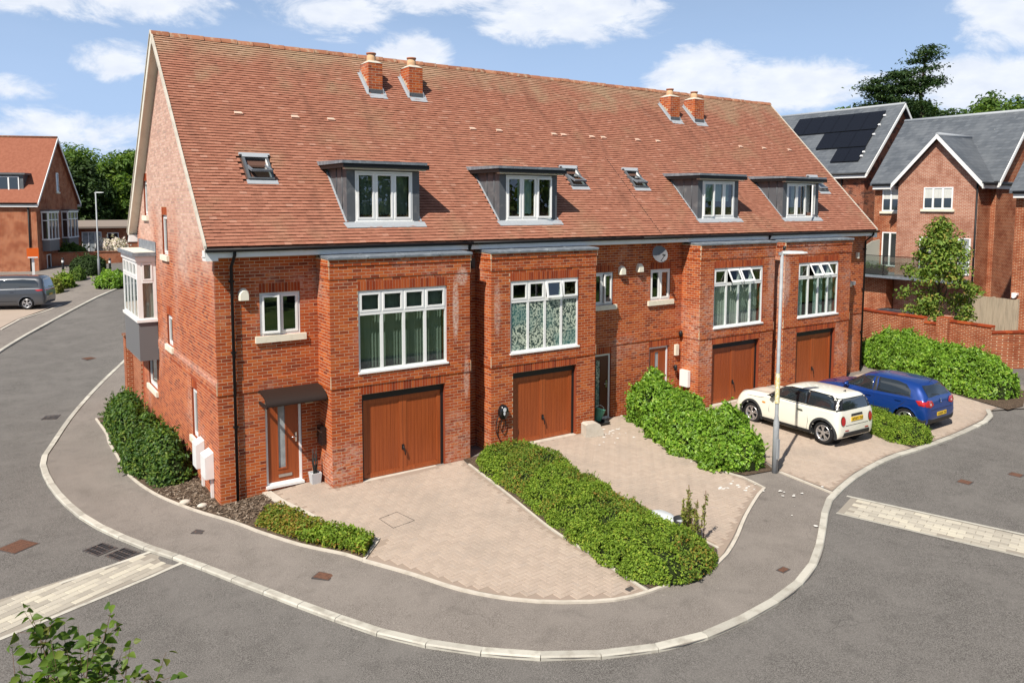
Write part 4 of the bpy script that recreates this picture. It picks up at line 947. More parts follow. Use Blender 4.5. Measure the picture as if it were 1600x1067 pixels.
    m = MB(); m.lathe((cx, cy, ct + .27), [(.122, 0), (.146, .01), (.146, .05), (.09, .055), (.088, -.05)], 18); m.build('pot_rim', MATS['terracotta_rim'], pt)
    m = MB(); m.box(ca0 - .02, ca1 + .02, y0 - .022, y0 - .009, 9.80, 9.97); m.build('front_apron', MATS['lead_dark'], ch)
    m = MB(); m.add([RP(ca0 - .04, s_of_y(3.74), .042), RP(ca1 + .06, s_of_y(3.74), .042), RP(ca1 + .10, s_of_y(3.60), .042), RP(ca0 - .02, s_of_y(3.60), .042)], [(0, 1, 2, 3)]); m.build('lead_skirt', MATS['lead_pale'], ch, fix=False)
    for x_, sx in ((ca0, -1), (ca1, 1)):
        m = MB(); m.bar(RP(x_ + .05 * sx, s_of_y(3.70), .046), RP(x_ + .05 * sx, s_of_y(4.40), .046), .09, .006, up=RP.N)
        m.prism([(3.72, 9.82), (3.72, 9.97), (4.36, 10.60), (4.36, 10.46)], Plane((x_ + .009 * sx, 0, 0), (0, 1, 0), (1, 0, 0)), 0, .012 * sx); m.build('side_flashing', MATS['lead_pale'], ch)
# ---- gutter outlets and downpipes
def downpipe(hs, x, y, gx=None, bottom=-.1, gully=None):
    m = MB(); m.tube([(x, -.40, 5.60), (x, -.40, 5.50), (x, y, 5.22), (x, y, bottom)], .036, 10)
    for z in (4.9, 3.3, 1.6): m.box(x - .055, x + .055, y - .03, y + .06, z - .02, z + .02)
    dp = m.build('downpipe', MATS['gutter'], hs)
    if gully: m = MB(); m.cyl((x, y), .06, bottom - .16, bottom + .02, 12); m.build('gully_inlet', MATS['upvc'], dp)
downpipe(houses[0], .36, -.075, bottom=-.16, gully=True); downpipe(houses[3], 24.82, -.075, bottom=.05)
for hs, x in ((houses[0], 6.25), (houses[2], 18.42)):
    m = MB(); m.box(x - .03, x + .26, -.36, -.08, 4.95, 5.2); m.tube([(x + .1, -.40, 5.60), (x + .1, -.2, 5.2)], .045, 8); m.tube([(x + .1, -.1, 4.98), (x + .1, -.1, .1)], .036, 8); m.build('rainwater_hopper', MATS['gutter'], hs)
# ---- verges: barge boards on the two end gables
for hs, xg, sx in ((houses[0], -.24, -1), (houses[3], 25.13, 1)):
    for side in (0, 1):
        f = (lambda y, sd=side: y if sd == 0 else 10 - y)
        pr_ = lambda dz: [(f(EAVE_Y - .02), EAVE_Z - .02 + dz), (f(RIDGE_Y), RIDGE_Z + .0 + dz)]
        (ya, za), (yb, zb_) = pr_(0)
        m = MB(); bd_ = (.15, .12) if side == 0 else (.28, .24); m.prism([(ya, za + .01), (yb, zb_ - .0), (yb, zb_ - bd_[0]), (ya, za - bd_[1])], Plane((xg, 0, 0), (0, 1, 0), (1, 0, 0)), 0, -.025 * sx); m.build('barge_board', MATS['cream_board'], hs)
        m = MB(); m.prism([(ya, za - .16), (yb, zb_ - .18), (yb, zb_ - .20), (ya, za - .18)], Plane((xg - .03 * sx, 0, 0), (0, 1, 0), (1, 0, 0)), 0, -.22 * sx); m.build('verge_soffit', MATS['cream_board'], hs)
        m = MB(); m.prism([(ya, za + .012), (yb, zb_ + .012), (yb, zb_ + .078), (ya, za + .078)], Plane((xg - .005 * sx, 0, 0), (0, 1, 0), (1, 0, 0)), .03 * sx, -.025 * sx); m.build('verge_pointing', MATS['edging'], hs)
        if side == 1 or sx > 0 or True:
            m = MB(); m.box(min(xg, xg - .26 * sx), max(xg, xg - .26 * sx), min(ya, ya + (.3 if side == 0 else -.3)) - .001, max(ya, ya + (.3 if side == 0 else -.3)) - .001, 5.38, 5.60); m.build('eaves_box', MATS['upvc'], hs)
# ---- gable windows, oriel bay
G_ = left_plane(0)
for q in GW: window(houses[0], G_, *q, 1, None, (), 'stone', None, glass='glass_dark', inset=.05)
ox0, oy0, oy1 = -.52, 6.9, 9.6
m = MB(); m.box(ox0, -.012, oy0, oy1, 2.02, 3.16); orl = m.build('oriel_bay', MATS['grey_panel'], houses[0])
m = MB(); m.box(ox0 - .05, -.012, oy0 - .05, oy1 + .05, 3.16, 3.24); m.build('oriel_sill', MATS['upvc'], orl)
m = MB(); m.box(ox0 - .04, -.012, oy0 - .04, oy1 + .04, 4.94, 5.10); m.build('oriel_head', MATS['upvc'], orl)
m = MB(); m.box(ox0 - .12, -.012, oy0 - .12, oy1 + .12, 5.10, 5.20); m.build('oriel_roof', MATS['lead'], orl)
m = MB(); m.box(ox0 - .06, -.02, oy0 - .06, oy1 + .06, 5.20, 5.215); m.build('oriel_roof_felt', MATS['cream_board'], orl)
m = MB(); m.box(-.022, -.010, oy0 - .1, oy1 + .1, 5.20, 5.50); m.build('upstand', MATS['lead'], orl)
m = MB(); m.box(ox0, ox0 + .09, oy0, oy0 + .09, 3.24, 4.94); m.box(ox0, ox0 + .09, oy1 - .09, oy1, 3.24, 4.94); m.box(-.06, -.012, oy0, oy0 + .06, 3.24, 4.94); m.build('corner_post', MATS['upvc'], orl)
window(houses[0], left_plane(ox0), -oy1 + .09, -oy0 - .09, 3.24, 4.94, 4, 4.45, (), None, None, inset=.0, sub=orl, fw=.05)
window(houses[0], front_plane(oy0), ox0 + .09, -.06, 3.24, 4.94, 1, 4.35, (), None, [(0, 1, 0, 1, 'curtain_white')], inset=.0, sub=orl, back_w=-.12, fw=.045)
m = MB(); m.box(-.13, -.10, oy0 + .2, oy1 - .1, 3.24, 4.94); m.build('oriel_back', MATS['room'], orl)
# ---- wall fittings that belong to the houses
def cowl(hs, x, z):                                      # cream dome shaped vent cover
    m = MB(); n = 10; r_ = .115; pr = [(-r_, 0), (-r_, .13)] + [(-r_ * math.cos(a), .13 + .14 * math.sin(a)) for a in np.linspace(.2, math.pi - .2, n)] + [(r_, .13), (r_, 0)]
    P = front_plane(0); k_ = len(pr); vs = []
    for w, sc in ((.0, 1.0), (.09, .96), (.13, .80)): vs += [P(x + u * sc, z + v * sc, w) for u, v in pr]
    m.add(vs, [(l * k_ + i, l * k_ + (i + 1) % k_, (l + 1) * k_ + (i + 1) % k_, (l + 1) * k_ + i) for l in range(2) for i in range(k_)] + [tuple(range(2 * k_, 3 * k_))], 0, False)
    m.build('vent_cowl', mat('cowl_cream', (.76, .72, .60), .4) if 'cowl_cream' not in MATS else MATS['cowl_cream'], hs)
cowl(houses[0], .62, 4.46); cowl(houses[1], 11.95, 4.50); cowl(houses[2], 12.69, 4.55)
m = MB(); m.box(24.30, 24.42, -.09, 0, 4.55, 4.78); m.build('alarm_box', MATS['cowl_cream'], houses[3])
m = MB(); m.box(23.98, 24.12, -.16, 0, 3.52, 3.66); m.build('security_lamp', MATS['upvc'], houses[3])
# curved canopy over the first front door
m = MB(); vs = []; n = 10
for x in (.90, 2.30):
    for i in range(n + 1):
        a = i / n * math.pi / 2; vs.append((x, -.02 - .62 * math.sin(a), 2.10 + .26 * math.cos(a)))
    for i in range(n + 1):
        a = i / n * math.pi / 2; vs.append((x, -.02 - .59 * math.sin(a), 2.07 + .24 * math.cos(a)))
k_ = 2 * (n + 1); idx = list(range(n + 1)) + list(range(2 * n + 1, n, -1))
m.add(vs, [(idx[i], idx[(i + 1) % k_], idx[(i + 1) % k_] + k_, idx[i] + k_) for i in range(k_)] + [tuple(idx), tuple(i + k_ for i in idx)])
cn = m.build('door_canopy', MATS['canopy'], houses[0])
m = MB(); m.box(.90, .94, -.60, -.012, 2.04, 2.10); m.box(2.26, 2.30, -.60, -.012, 2.04, 2.10); m.build('canopy_bracket', MATS['black'], cn)
m = MB(); m.box(1.96, 2.14, -.14, -.012, 1.93, 2.03); m.build('porch_light', mat('lamp_glass', (.72, .62, .40), .3), houses[0])
# ================================================================== vehicles
def paint(name, col, rough=.3, metal=0.0):
    m = mat(name, col, rough, .5, metal=metal, coat=1.0); return m
paint('paint_cream', (.76, .74, .64), .35); paint('paint_blue', (.004, .040, .22), .35, .3); paint('paint_grey', (.055, .060, .070), .35, .3)
mat('car_glass', (.016, .021, .024), .05, .8, coat=1.0); mat('tyre', (.018, .018, .019), .85, .2); mat('alloy', (.62, .62, .63), .3, .5, metal=.85)
mat('trim', (.028, .029, .031), .6, .3); mat('tail_red', (.42, .012, .012), .12, .6, coat=.8); mat('tail_clear', (.62, .45, .42), .12, .6, coat=.8); mat('plate_yellow', (.72, .47, .03), .4); mat('indicator', (.75, .26, .03), .25)
mat('chrome', (.75, .76, .78), .12, .5, metal=1.0); mat('headlight', (.62, .66, .68), .08, .6, coat=1.0); mat('seam', (.02, .02, .022), .7)

class Car:
    def __init__(s, name, label, loc, rz, st, wheels, rw, color, track, arch=.065, flare='trim'):
        s.t = thing(name, label, 'car' if 'van' not in name else 'van', loc, rz)
        st = np.array(st, float); xs = st[:, 0]
        # smooth stations
        X = []
        for i in range(len(xs) - 1):
            n = max(2, int((xs[i + 1] - xs[i]) / .05)); X += list(np.linspace(xs[i], xs[i + 1], n, endpoint=False))
        X.append(xs[-1]); X = np.array(X)
        def cr(col):
            y = st[:, col]; d = np.zeros(len(xs))
            dx = np.diff(xs); sl = np.diff(y) / dx
            for i in range(1, len(xs) - 1):
                d[i] = 0 if sl[i - 1] * sl[i] <= 0 else 2 * sl[i - 1] * sl[i] / (sl[i - 1] + sl[i])
            d[0], d[-1] = sl[0], sl[-1]; out = []
            for x in X:
                i = min(max(np.searchsorted(xs, x, 'right') - 1, 0), len(xs) - 2); h = dx[i]; t = (x - xs[i]) / h
                out.append((2 * t ** 3 - 3 * t * t + 1) * y[i] + (t ** 3 - 2 * t * t + t) * h * d[i] + (-2 * t ** 3 + 3 * t * t) * y[i + 1] + (t ** 3 - t * t) * h * d[i + 1])
            return np.array(out)
        zb, zs, zt, w, ws, wt = [cr(i) for i in range(1, 7)]
        rows = []
        for i in range(len(X)):
            c = [(0, zb[i]), (w[i] * .8, zb[i]), (w[i] * .965, zb[i] + .06), (w[i], zb[i] + .45 * (zs[i] - zb[i]) + .04), (ws[i] + (w[i] - ws[i]) * .45, zs[i] - .07), (ws[i], zs[i]),
                 (wt[i] + (ws[i] - wt[i]) * .30, zs[i] + (zt[i] - zs[i]) * .60), (wt[i] * .93, zt[i] - .16 * (zt[i] - zs[i])), (wt[i] * .68, zt[i] - .022), (0, zt[i])]
            P = [Vector((a, b, 0)) for a, b in c]; P = [Vector((-P[1].x, P[1].y, 0))] + P + [Vector((-P[-2].x, P[-2].y, 0))]
            half = []
            for j in range(1, len(P) - 2):
                for q in range(4):
                    t = q / 4; p0, p1, p2, p3 = P[j - 1:j + 3]; v = .5 * ((2 * p1) + (p2 - p0) * t + (2 * p0 - 5 * p1 + 4 * p2 - p3) * t * t + (3 * p1 - p0 - 3 * p2 + p3) * t ** 3); half.append((max(0, v.x), v.y))
            half.append((0, zt[i])); half[0] = (0, zb[i])
            rows.append([(X[i], y, z) for y, z in half] + [(X[i], -y, z) for y, z in half[-2:0:-1]])
        k = len(rows[0]); V = [p for r in rows for p in r]; F = []
        for i in range(len(rows) - 1):
            for j in range(k): F.append((i * k + j, i * k + (j + 1) % k, (i + 1) * k + (j + 1) % k, (i + 1) * k + j))
        F += [tuple(range(k)), tuple(range((len(rows) - 1) * k, len(rows) * k))]
        s.bvh = BVHTree.FromPolygons([Vector(v) for v in V], F)
        keep = []; R = rw + arch
        for f in F:
            c = [sum(V[i][a] for i in f) / len(f) for a in range(3)]
            if any((c[0] - xa) ** 2 + (c[2] - rw) ** 2 < R * R for xa in wheels) and abs(c[1]) > .42: continue
            keep.append(f)
        mb = MB(); mb.add(V, keep, 0, True); s.body = mb.build('body', MATS[color], s.t, local=True)
        mb = MB()
        for xa in wheels:
            for sy in (1, -1):
                vs = []; n = 20
                for a in np.linspace(rad(-14), rad(194), n + 1):
                    x, z = xa + R * math.cos(a), rw + R * math.sin(a); h = s.ray('y', x, max(z, zb.min() + .1), sy); yo = abs(h[0].y) if h else w.max()
                    for rr, yy in ((R, .40), (R - .012, yo + (.012 if flare == 'trim' else .003)), (R + (.05 if flare == 'trim' else .022), yo + (.012 if flare == 'trim' else .003)), (R + (.062 if flare == 'trim' else .05), yo - .02)): vs.append((xa + rr * math.cos(a), sy * yy, rw + rr * math.sin(a)))
                mb.add(vs, [(i * 4 + j, i * 4 + j + 1, i * 4 + 5 + j, i * 4 + 4 + j) for i in range(n) for j in range(1, 3)], 1 if flare != 'trim' else 0, True)
                mb.add(vs, [(i * 4, i * 4 + 1, i * 4 + 5, i * 4 + 4) for i in range(n)], 0)
                mb.add([(xa + R * math.cos(a), sy * .40, rw + R * math.sin(a)) for a in np.linspace(0, 2 * math.pi, 20, endpoint=False)], [tuple(range(20))], 0)
        o = mb.build('wheel_arches', [MATS['trim'], MATS[color]], s.t, local=True); o['kind'] = 'stuff'
        for xa in wheels:
            for sy in (1, -1): s.wheel(xa, sy * track, rw, sy)
    def ray(s, ax, a, b, side=1):
        if ax == 'y': o, d = Vector((a, 3 * side, b)), Vector((0, -side, 0))
        elif ax == 'x': o, d = Vector((8 * side, a, b)), Vector((-side, 0, 0))
        else: o, d = Vector((a, b, 4)), Vector((0, 0, -1))
        h = s.bvh.ray_cast(o, d); return h if h[0] is not None else None
    def patch(s, name, poly, ax, side, m, off=.005, grid=.05, parent=None, smooth=True):
        v, f = cdt(poly, (), grid); out = []
        cx = sum(p[0] for p in poly) / len(poly); cy = sum(p[1] for p in poly) / len(poly)
        for a, b in v:
            h = None
            for sh in (0, .02, .05, .1):
                h = s.ray(ax, a + (cx - a) * sh, b + (cy - b) * sh, side)
                if h: break
            if not h: h = (Vector((a, b, 0)), Vector((0, 0, 1)))
            n = h[1] * (1 if h[1].dot({'y': Vector((0, side, 0)), 'x': Vector((side, 0, 0)), 'z': Vector((0, 0, 1))}[ax]) > 0 else -1)
            out.append(h[0] + n * off)
        mb = MB(); mb.add(out, f, 0, smooth); return mb.build(name, MATS[m], parent or s.t, local=True, fix=True)
    def wheel(s, x, y, r, sy):
        def ring(mb, prof, n=28):
            vs = []
            for j in range(n):
                a = 2 * math.pi * j / n
                for rr, yy in prof: vs.append((x + rr * math.cos(a), y + sy * yy, r + rr * math.sin(a)))
            k = len(prof); mb.add(vs, [(j * k + i, j * k + i + 1, ((j + 1) % n) * k + i + 1, ((j + 1) % n) * k + i) for j in range(n) for i in range(k - 1)], 0, True)
        ri = r * .70
        t = MB(); ring(t, [(ri, -.18), (r * .93, -.18), (r, -.15), (r, -.03), (r * .95, .0), (ri, .0), (ri, -.18)]); w = t.build('wheel', MATS['tyre'], s.t, local=True)
        m = MB(); ring(m, [(ri + .004, -.01), (ri + .004, .008), (ri - .022, .004), (ri - .03, -.08)])
        for j in range(5):
            for da in (-.20, .20):
                a = 2 * math.pi * j / 5 + .3; p0 = (x + .055 * math.cos(a), y - sy * .012, r + .055 * math.sin(a)); p1 = (x + (ri - .012) * math.cos(a + da), y - sy * .006, r + (ri - .012) * math.sin(a + da)); m.bar(p0, p1, .034, .02, up=(0, sy, 0))
        m.tube([(x, y - sy * .03, r), (x, y + sy * .0, r)], .062, 14)
        m.build('alloy_rim', MATS['alloy'], w, local=True)
        m = MB(); m.add([(x + ri * math.cos(a), y - sy * .07, r + ri * math.sin(a)) for a in np.linspace(0, 2 * math.pi, 24, endpoint=False)], [tuple(range(24))]); m.build('brake_disc', MATS['trim'], w, local=True)
    def both(s, name, poly, m, off=.005, **k):
        for sd in (1, -1): s.patch(name, poly, 'y', sd, m, off, **k)
    def mirror(s, x, z, y, color):
        for sy in (1, -1):
            mb = MB(); vs = []
            for a in np.linspace(0, 2 * math.pi, 10, endpoint=False): vs.append((x - .05, sy * (y + .10 + .10 * math.cos(a)), z + .065 + .065 * math.sin(a)))
            for a in np.linspace(0, 2 * math.pi, 10, endpoint=False): vs.append((x + .09, sy * (y + .09 + .06 * math.cos(a)), z + .06 + .04 * math.sin(a)))
            mb.add(vs, [(i, (i + 1) % 10, 10 + (i + 1) % 10, 10 + i) for i in range(10)] + [tuple(range(10)), tuple(range(10, 20))], 0, True); mb.bar((x, sy * (y - .03), z + .02), (x, sy * (y + .06), z + .05), .05, .03); mb.build('door_mirror', MATS[color], s.t, local=True)
    def handle(s, x, z, side, m='chrome'):
        h = s.ray('y', x, z, side)
        if h: mb = MB(); p = h[0] + Vector((0, side * .022, 0)); mb.bar(p - Vector((.09, 0, 0)), p + Vector((.09, 0, .004)), .022, .028); mb.build('door_handle', MATS[m], s.t, local=True)
    def seam(s, pts, side, wdt=.012):
        for a, b in zip(pts, pts[1:]):
            d = Vector((b[0] - a[0], b[1] - a[1])); n = Vector((-d.y, d.x)).normalized() * wdt / 2
            s.patch('panel_gap', [(a[0] + n.x, a[1] + n.y), (b[0] + n.x, b[1] + n.y), (b[0] - n.x, b[1] - n.y), (a[0] - n.x, a[1] - n.y)], 'y', side, 'seam', .003, .08)
def ellipse(cx, cy, rx, ry, n=14): return [(cx + rx * math.cos(a), cy + ry * math.sin(a)) for a in np.linspace(0, 2 * math.pi, n, endpoint=False)]
def plate(c, z, y0=0.0, x=-.6, side=-1, hw=.26, hh=.055):
    mb = MB(); hit = c.ray('x', y0, z, side); xx = hit[0].x + side * .012 if hit else x
    mb.box(xx - .008, xx + .008, y0 - hw, y0 + hw, z - hh, z + hh); pl = mb.build('number_plate', MATS['plate_yellow'], c.t, local=True)
    mb = MB()
    for i in range(7):
        if i == 4: continue
        y = y0 + hw * .78 - i * hw * .26; mb.box(xx - .0115 if side < 0 else xx + .0085, xx - .0085 if side < 0 else xx + .0115, y - .026, y - .012, z - hh * .6, z + hh * .6); mb.box(xx - .0115, xx - .0085, y - .012, y + .016, z + (hh * .4 if i % 2 else -.01), z + (hh * .6 if i % 2 else .008))
    o = mb.build('plate_characters', MATS['black'], pl, local=True); o['kind'] = 'stuff'

# ---- cream white three door hatchback
def park(contact, heading, track): return (contact[0] + math.sin(heading) * track, contact[1] - math.cos(heading) * track)
hd = rad(88); px_, py_ = park((14.84, -5.16), hd, .79)
c = Car('parked_car', 'cream white three-door hatchback with black window band parked facing a garage', (px_, py_, .035), hd,
        #  x     zb   zs    zt    w    ws   wt
        [(-.50, .38, .56, .63, .60, .56, .50), (-.485, .30, .70, .80, .72, .68, .60), (-.45, .24, .86, .98, .78, .74, .63), (-.40, .21, .945, 1.15, .805, .765, .62), (-.33, .20, .96, 1.325, .82, .78, .60), (-.18, .20, .965, 1.395, .825, .785, .60),
         (.5, .19, .96, 1.425, .83, .79, .60), (1.15, .19, .955, 1.41, .83, .79, .60), (1.48, .19, .95, 1.345, .83, .785, .60), (1.72, .19, .945, 1.18, .83, .78, .60), (1.97, .19, .94, 1.015, .83, .775, .62), (2.2, .20, .915, .99, .83, .755, .62), (2.72, .21, .875, .955, .825, .72, .60),
         (2.99, .22, .81, .89, .80, .68, .58), (3.14, .25, .68, .77, .74, .62, .52), (3.22, .30, .54, .60, .64, .56, .48)],
        (0.0, 2.495), .312, 'paint_cream', .785)
for sd in (1, -1):
    c.patch('window_band', [(1.95, .975), (1.86, 1.05), (1.53, 1.305), (1.25, 1.345), (.5, 1.362), (-.08, 1.345), (-.27, 1.29), (-.375, 1.12), (-.41, .985)], 'y', sd, 'black_gloss', .003)
    c.patch('door_window', [(1.89, .99), (1.81, 1.05), (1.50, 1.285), (1.25, 1.325), (.64, 1.342), (.58, .995)], 'y', sd, 'car_glass', .007)
    c.patch('quarter_window', [(.54, .99), (.60, 1.338), (.1, 1.33), (-.12, 1.305), (-.24, 1.19), (-.29, 1.0)], 'y', sd, 'car_glass', .007)
    c.seam([(1.80, .93), (1.83, .55), (1.72, .30)], sd); c.seam([(.55, .96), (.47, .55), (.52, .30)], sd)
    c.patch('sill_trim', [(.40, .195), (2.08, .195), (2.08, .31), (.40, .31)], 'y', sd, 'trim', .008)
    c.patch('side_indicator', ellipse(2.02, .75, .07, .024, 10), 'y', sd, 'indicator', .012)
    c.handle(.74, .82, sd); c.patch('belt_strip', [(1.97, .952), (1.0, .962), (-.40, .966), (-.40, .984), (1.0, .980), (1.95, .970)], 'y', sd, 'trim', .006); c.seam([(1.95, .93), (2.15, .86), (2.7, .83)], sd, .010)
    c.patch('tail_lamp_ring', [(y * sd, z) for y, z in ellipse(.60, .72, .10, .14)], 'x', -1, 'chrome', .010); c.patch('tail_lamp', [(y * sd, z) for y, z in ellipse(.60, .72, .085, .122)], 'x', -1, 'tail_red', .016)
c.patch('rear_pillar_band', [(-.755, .975), (.755, .975), (.715, 1.12), (.67, 1.22), (.56, 1.318), (-.56, 1.318), (-.67, 1.22), (-.715, 1.12)], 'x', -1, 'black_gloss', .004)
c.patch('rear_window', [(-.54, .995), (.54, .995), (.50, 1.2), (.45, 1.295), (-.45, 1.295), (-.50, 1.2)], 'x', -1, 'car_glass', .008)
c.patch('windscreen', [(1.95, -.60), (1.95, .60), (1.54, .53), (1.50, 0), (1.54, -.53)], 'z', 1, 'car_glass', .005)
c.patch('rear_skirt', [(-.6, .27), (.6, .27), (.56, .40), (-.56, .40)], 'x', -1, 'trim', .012)
c.patch('tailgate_handle', [(-.26, .82), (.26, .82), (.24, .88), (-.24, .88)], 'x', -1, 'trim', .014)
plate(c, .74); c.mirror(1.66, .97, .785, 'black_gloss'); c.patch('tailgate_gap', [(-.50, .575), (.50, .575), (.50, .587), (-.50, .587)], 'x', -1, 'seam', .004); c.patch('rear_wiper', [(-.02, 1.0), (.30, 1.05), (.30, 1.065), (-.02, 1.02)], 'x', -1, 'trim', .014); c.patch('reflector', [(-.52, .43), (-.36, .43), (-.36, .46), (-.52, .46)], 'x', -1, 'tail_red', .010); c.patch('reflector', [(.36, .43), (.52, .43), (.52, .46), (.36, .46)], 'x', -1, 'tail_red', .010)
for sd in (1, -1): c.patch('headlamp', [(x, y) for x, y in ellipse(2.92, .54 * sd, .12, .10)], 'z', 1, 'headlight', .012)
mb = MB(); mb.add([(-.02, -.018, 1.395), (-.02, .018, 1.395), (-.13, 0, 1.385), (-.12, 0, 1.46)], [(0, 1, 3), (1, 2, 3), (2, 0, 3)]); mb.build('aerial', MATS['black'], c.t, local=True)

# ---- blue five door hatchback
hd = rad(91); px_, py_ = park((18.22, -5.60), hd, .845)
c = Car('parked_car', 'dark blue five-door hatchback parked between two clipped hedges', (px_, py_, .012), hd,
        [(-.64, .40, .56, .62, .62, .58, .52), (-.615, .30, .68, .76, .78, .74, .66), (-.57, .24, .84, .98, .83, .80, .68), (-.50, .22, .94, 1.09, .86, .82, .66), (-.37, .21, .965, 1.25, .875, .83, .63), (-.20, .20, .97, 1.385, .88, .835, .62),
         (.4, .19, .96, 1.452, .885, .84, .62), (1.0, .19, .95, 1.462, .885, .84, .62), (1.4, .19, .94, 1.42, .885, .835, .61), (1.8, .19, .93, 1.21, .885, .83, .62), (2.2, .20, .915, 1.00, .885, .82, .66), (2.5, .20, .87, .955, .885, .79, .66),
         (2.95, .22, .80, .88, .865, .74, .62), (3.25, .24, .69, .78, .81, .68, .56), (3.40, .28, .57, .64, .70, .60, .48), (3.44, .34, .50, .54, .60, .54, .46)],
        (0.0, 2.578), .318, 'paint_blue', .845, .055, 'body')
for sd in (1, -1):
    c.patch('front_window', [(2.03, .985), (1.92, 1.08), (1.48, 1.34), (1.10, 1.378), (1.06, .99)], 'y', sd, 'car_glass')
    c.patch('door_pillar', [(1.05, .985), (1.09, 1.38), (.97, 1.38), (.93, .985)], 'y', sd, 'trim', .004)
    c.patch('rear_side_window', [(.92, .99), (.96, 1.375), (.4, 1.365), (.10, 1.31), (-.08, 1.16), (-.12, 1.01)], 'y', sd, 'car_glass')
    c.seam([(1.95, .95), (1.98, .6), (1.9, .28)], sd); c.seam([(1.0, .97), (.97, .6), (.99, .28)], sd); c.seam([(-.1, .98), (.1, .75), (.32, .55), (.38, .3)], sd)
    c.patch('rub_strip', [(.42, .50), (2.05, .50), (2.05, .535), (.42, .535)], 'y', sd, 'trim', .008); c.handle(1.16, .83, sd, 'paint_blue'); c.handle(.22, .85, sd, 'paint_blue')
    tl = c.patch('tail_lamp', [(.42 * sd, .80), (.50 * sd, .93), (.70 * sd, .95), (.80 * sd, .90), (.81 * sd, .78), (.62 * sd, .74)], 'x', -1, 'tail_red', .016); c.patch('tail_lamp', [(-.55, .78), (-.56, .90), (-.44, .945), (-.30, .93), (-.40, .80)], 'y', sd, 'tail_red', .014)
    c.patch('reversing_lens', [(y * sd, z) for y, z in ellipse(.60, .83, .05, .035, 8)], 'x', -1, 'tail_clear', .021)
c.patch('rear_window', [(-.60, 1.02), (.60, 1.02), (.57, 1.18), (.50, 1.31), (-.50, 1.31), (-.57, 1.18)], 'x', -1, 'car_glass', .006)
c.patch('windscreen', [(2.14, -.66), (2.14, .66), (1.56, .56), (1.50, 0), (1.56, -.56)], 'z', 1, 'car_glass', .005)
c.patch('bumper_skirt', [(-.72, .25), (.72, .25), (.74, .42), (-.74, .42)], 'x', -1, 'trim', .010)
for sd in (1, -1): c.patch('bumper_skirt', [(-.57, .25), (-.37, .25), (-.37, .42), (-.60, .42)], 'y', sd, 'trim', .008)
plate(c, .52); c.mirror(1.86, .98, .84, 'paint_blue'); c.patch('tailgate_gap', [(-.60, .655), (.60, .655), (.60, .668), (-.60, .668)], 'x', -1, 'seam', .004); c.patch('rear_wiper', [(-.02, 1.03), (.34, 1.08), (.34, 1.095), (-.02, 1.05)], 'x', -1, 'trim', .014)
for sd in (1, -1): c.patch('belt_strip', [(2.04, .968), (-.16, .985), (-.16, 1.0), (2.03, .984)], 'y', sd, 'trim', .006)
bd = c.patch('badge', ellipse(0, .88, .06, .06, 16), 'x', -1, 'chrome', .012)
hx = c.ray('x', 0, .88, -1)[0].x - .016; mb = MB()
for a, b in (((-.03, .925), (0, .88)), ((.03, .925), (0, .88)), ((-.045, .90), (-.018, .838)), ((-.018, .838), (0, .87)), ((0, .87), (.018, .838)), ((.018, .838), (.045, .90))): mb.bar((hx, a[0], a[1]), (hx, b[0], b[1]), .008, .006)
mb.build('badge_letters', MATS['paint_blue'], c.t, local=True)['kind'] = 'stuff'
mb = MB(); h = c.ray('z', -.24, 0); mb.tube([h[0], h[0] + Vector((-.12, 0, .16))], .006, 5); mb.build('aerial', MATS['black'], c.t, local=True)

# ---- grey people carrier at the far left
f2 = Vector((-.93, .37)).normalized(); hd = math.atan2(f2.y, f2.x)
vl = Vector((-2.25, 34.5)); vl -= Vector((-f2.y, f2.x)) * .88
c = Car('parked_van', 'dark grey people carrier van parked in front of the left-hand house', (vl.x, vl.y, H(vl.x, vl.y)), hd,
        [(-.98, .46, .66, .74, .70, .66, .60), (-.95, .36, .86, .96, .86, .82, .74), (-.88, .28, 1.10, 1.30, .93, .88, .76), (-.80, .26, 1.18, 1.62, .95, .91, .76), (-.68, .25, 1.20, 1.82, .96, .92, .76), (-.45, .25, 1.20, 1.88, .965, .925, .76),
         (.8, .24, 1.19, 1.91, .97, .93, .77), (2.0, .24, 1.17, 1.89, .97, .93, .77), (2.5, .24, 1.15, 1.78, .97, .92, .76), (3.05, .24, 1.12, 1.38, .97, .91, .74), (3.35, .25, 1.06, 1.18, .965, .88, .74), (3.75, .26, .94, 1.04, .93, .80, .68), (3.98, .30, .72, .80, .82, .70, .56), (4.03, .36, .56, .60, .70, .60, .48)],
        (0.0, 3.12), .345, 'paint_grey', .90, .06, 'body')
for sd in (1, -1):
    c.patch('side_window', [(1.35, 1.24), (1.40, 1.70), (.2, 1.72), (-.42, 1.68), (-.60, 1.50), (-.62, 1.28)], 'y', sd, 'car_glass'); c.patch('front_window', [(2.95, 1.22), (2.45, 1.64), (1.5, 1.70), (1.45, 1.24)], 'y', sd, 'car_glass')
    c.seam([(.55, 1.2), (.52, .4)], sd); c.patch('rub_strip', [(.5, .46), (2.6, .46), (2.6, .50), (.5, .50)], 'y', sd, 'trim', .006); c.handle(.75, 1.02, sd, 'paint_grey')
    c.patch('tail_lamp', [(-.88, 1.06), (-.82, 1.15), (-.45, 1.12), (-.60, 1.04)], 'y', sd, 'tail_red', .012)
c.patch('rear_window', [(-.70, 1.22), (.70, 1.22), (.66, 1.60), (.58, 1.72), (-.58, 1.72), (-.66, 1.60)], 'x', -1, 'car_glass', .006)
c.patch('tail_light_bar', [(-.80, 1.04), (.80, 1.04), (.80, 1.14), (-.80, 1.14)], 'x', -1, 'tail_red', .010)
c.patch('windscreen', [(3.2, -.7), (3.2, .7), (2.6, .64), (2.55, 0), (2.6, -.64)], 'z', 1, 'car_glass', .005); plate(c, .80); c.mirror(2.75, 1.2, .92, 'paint_grey')
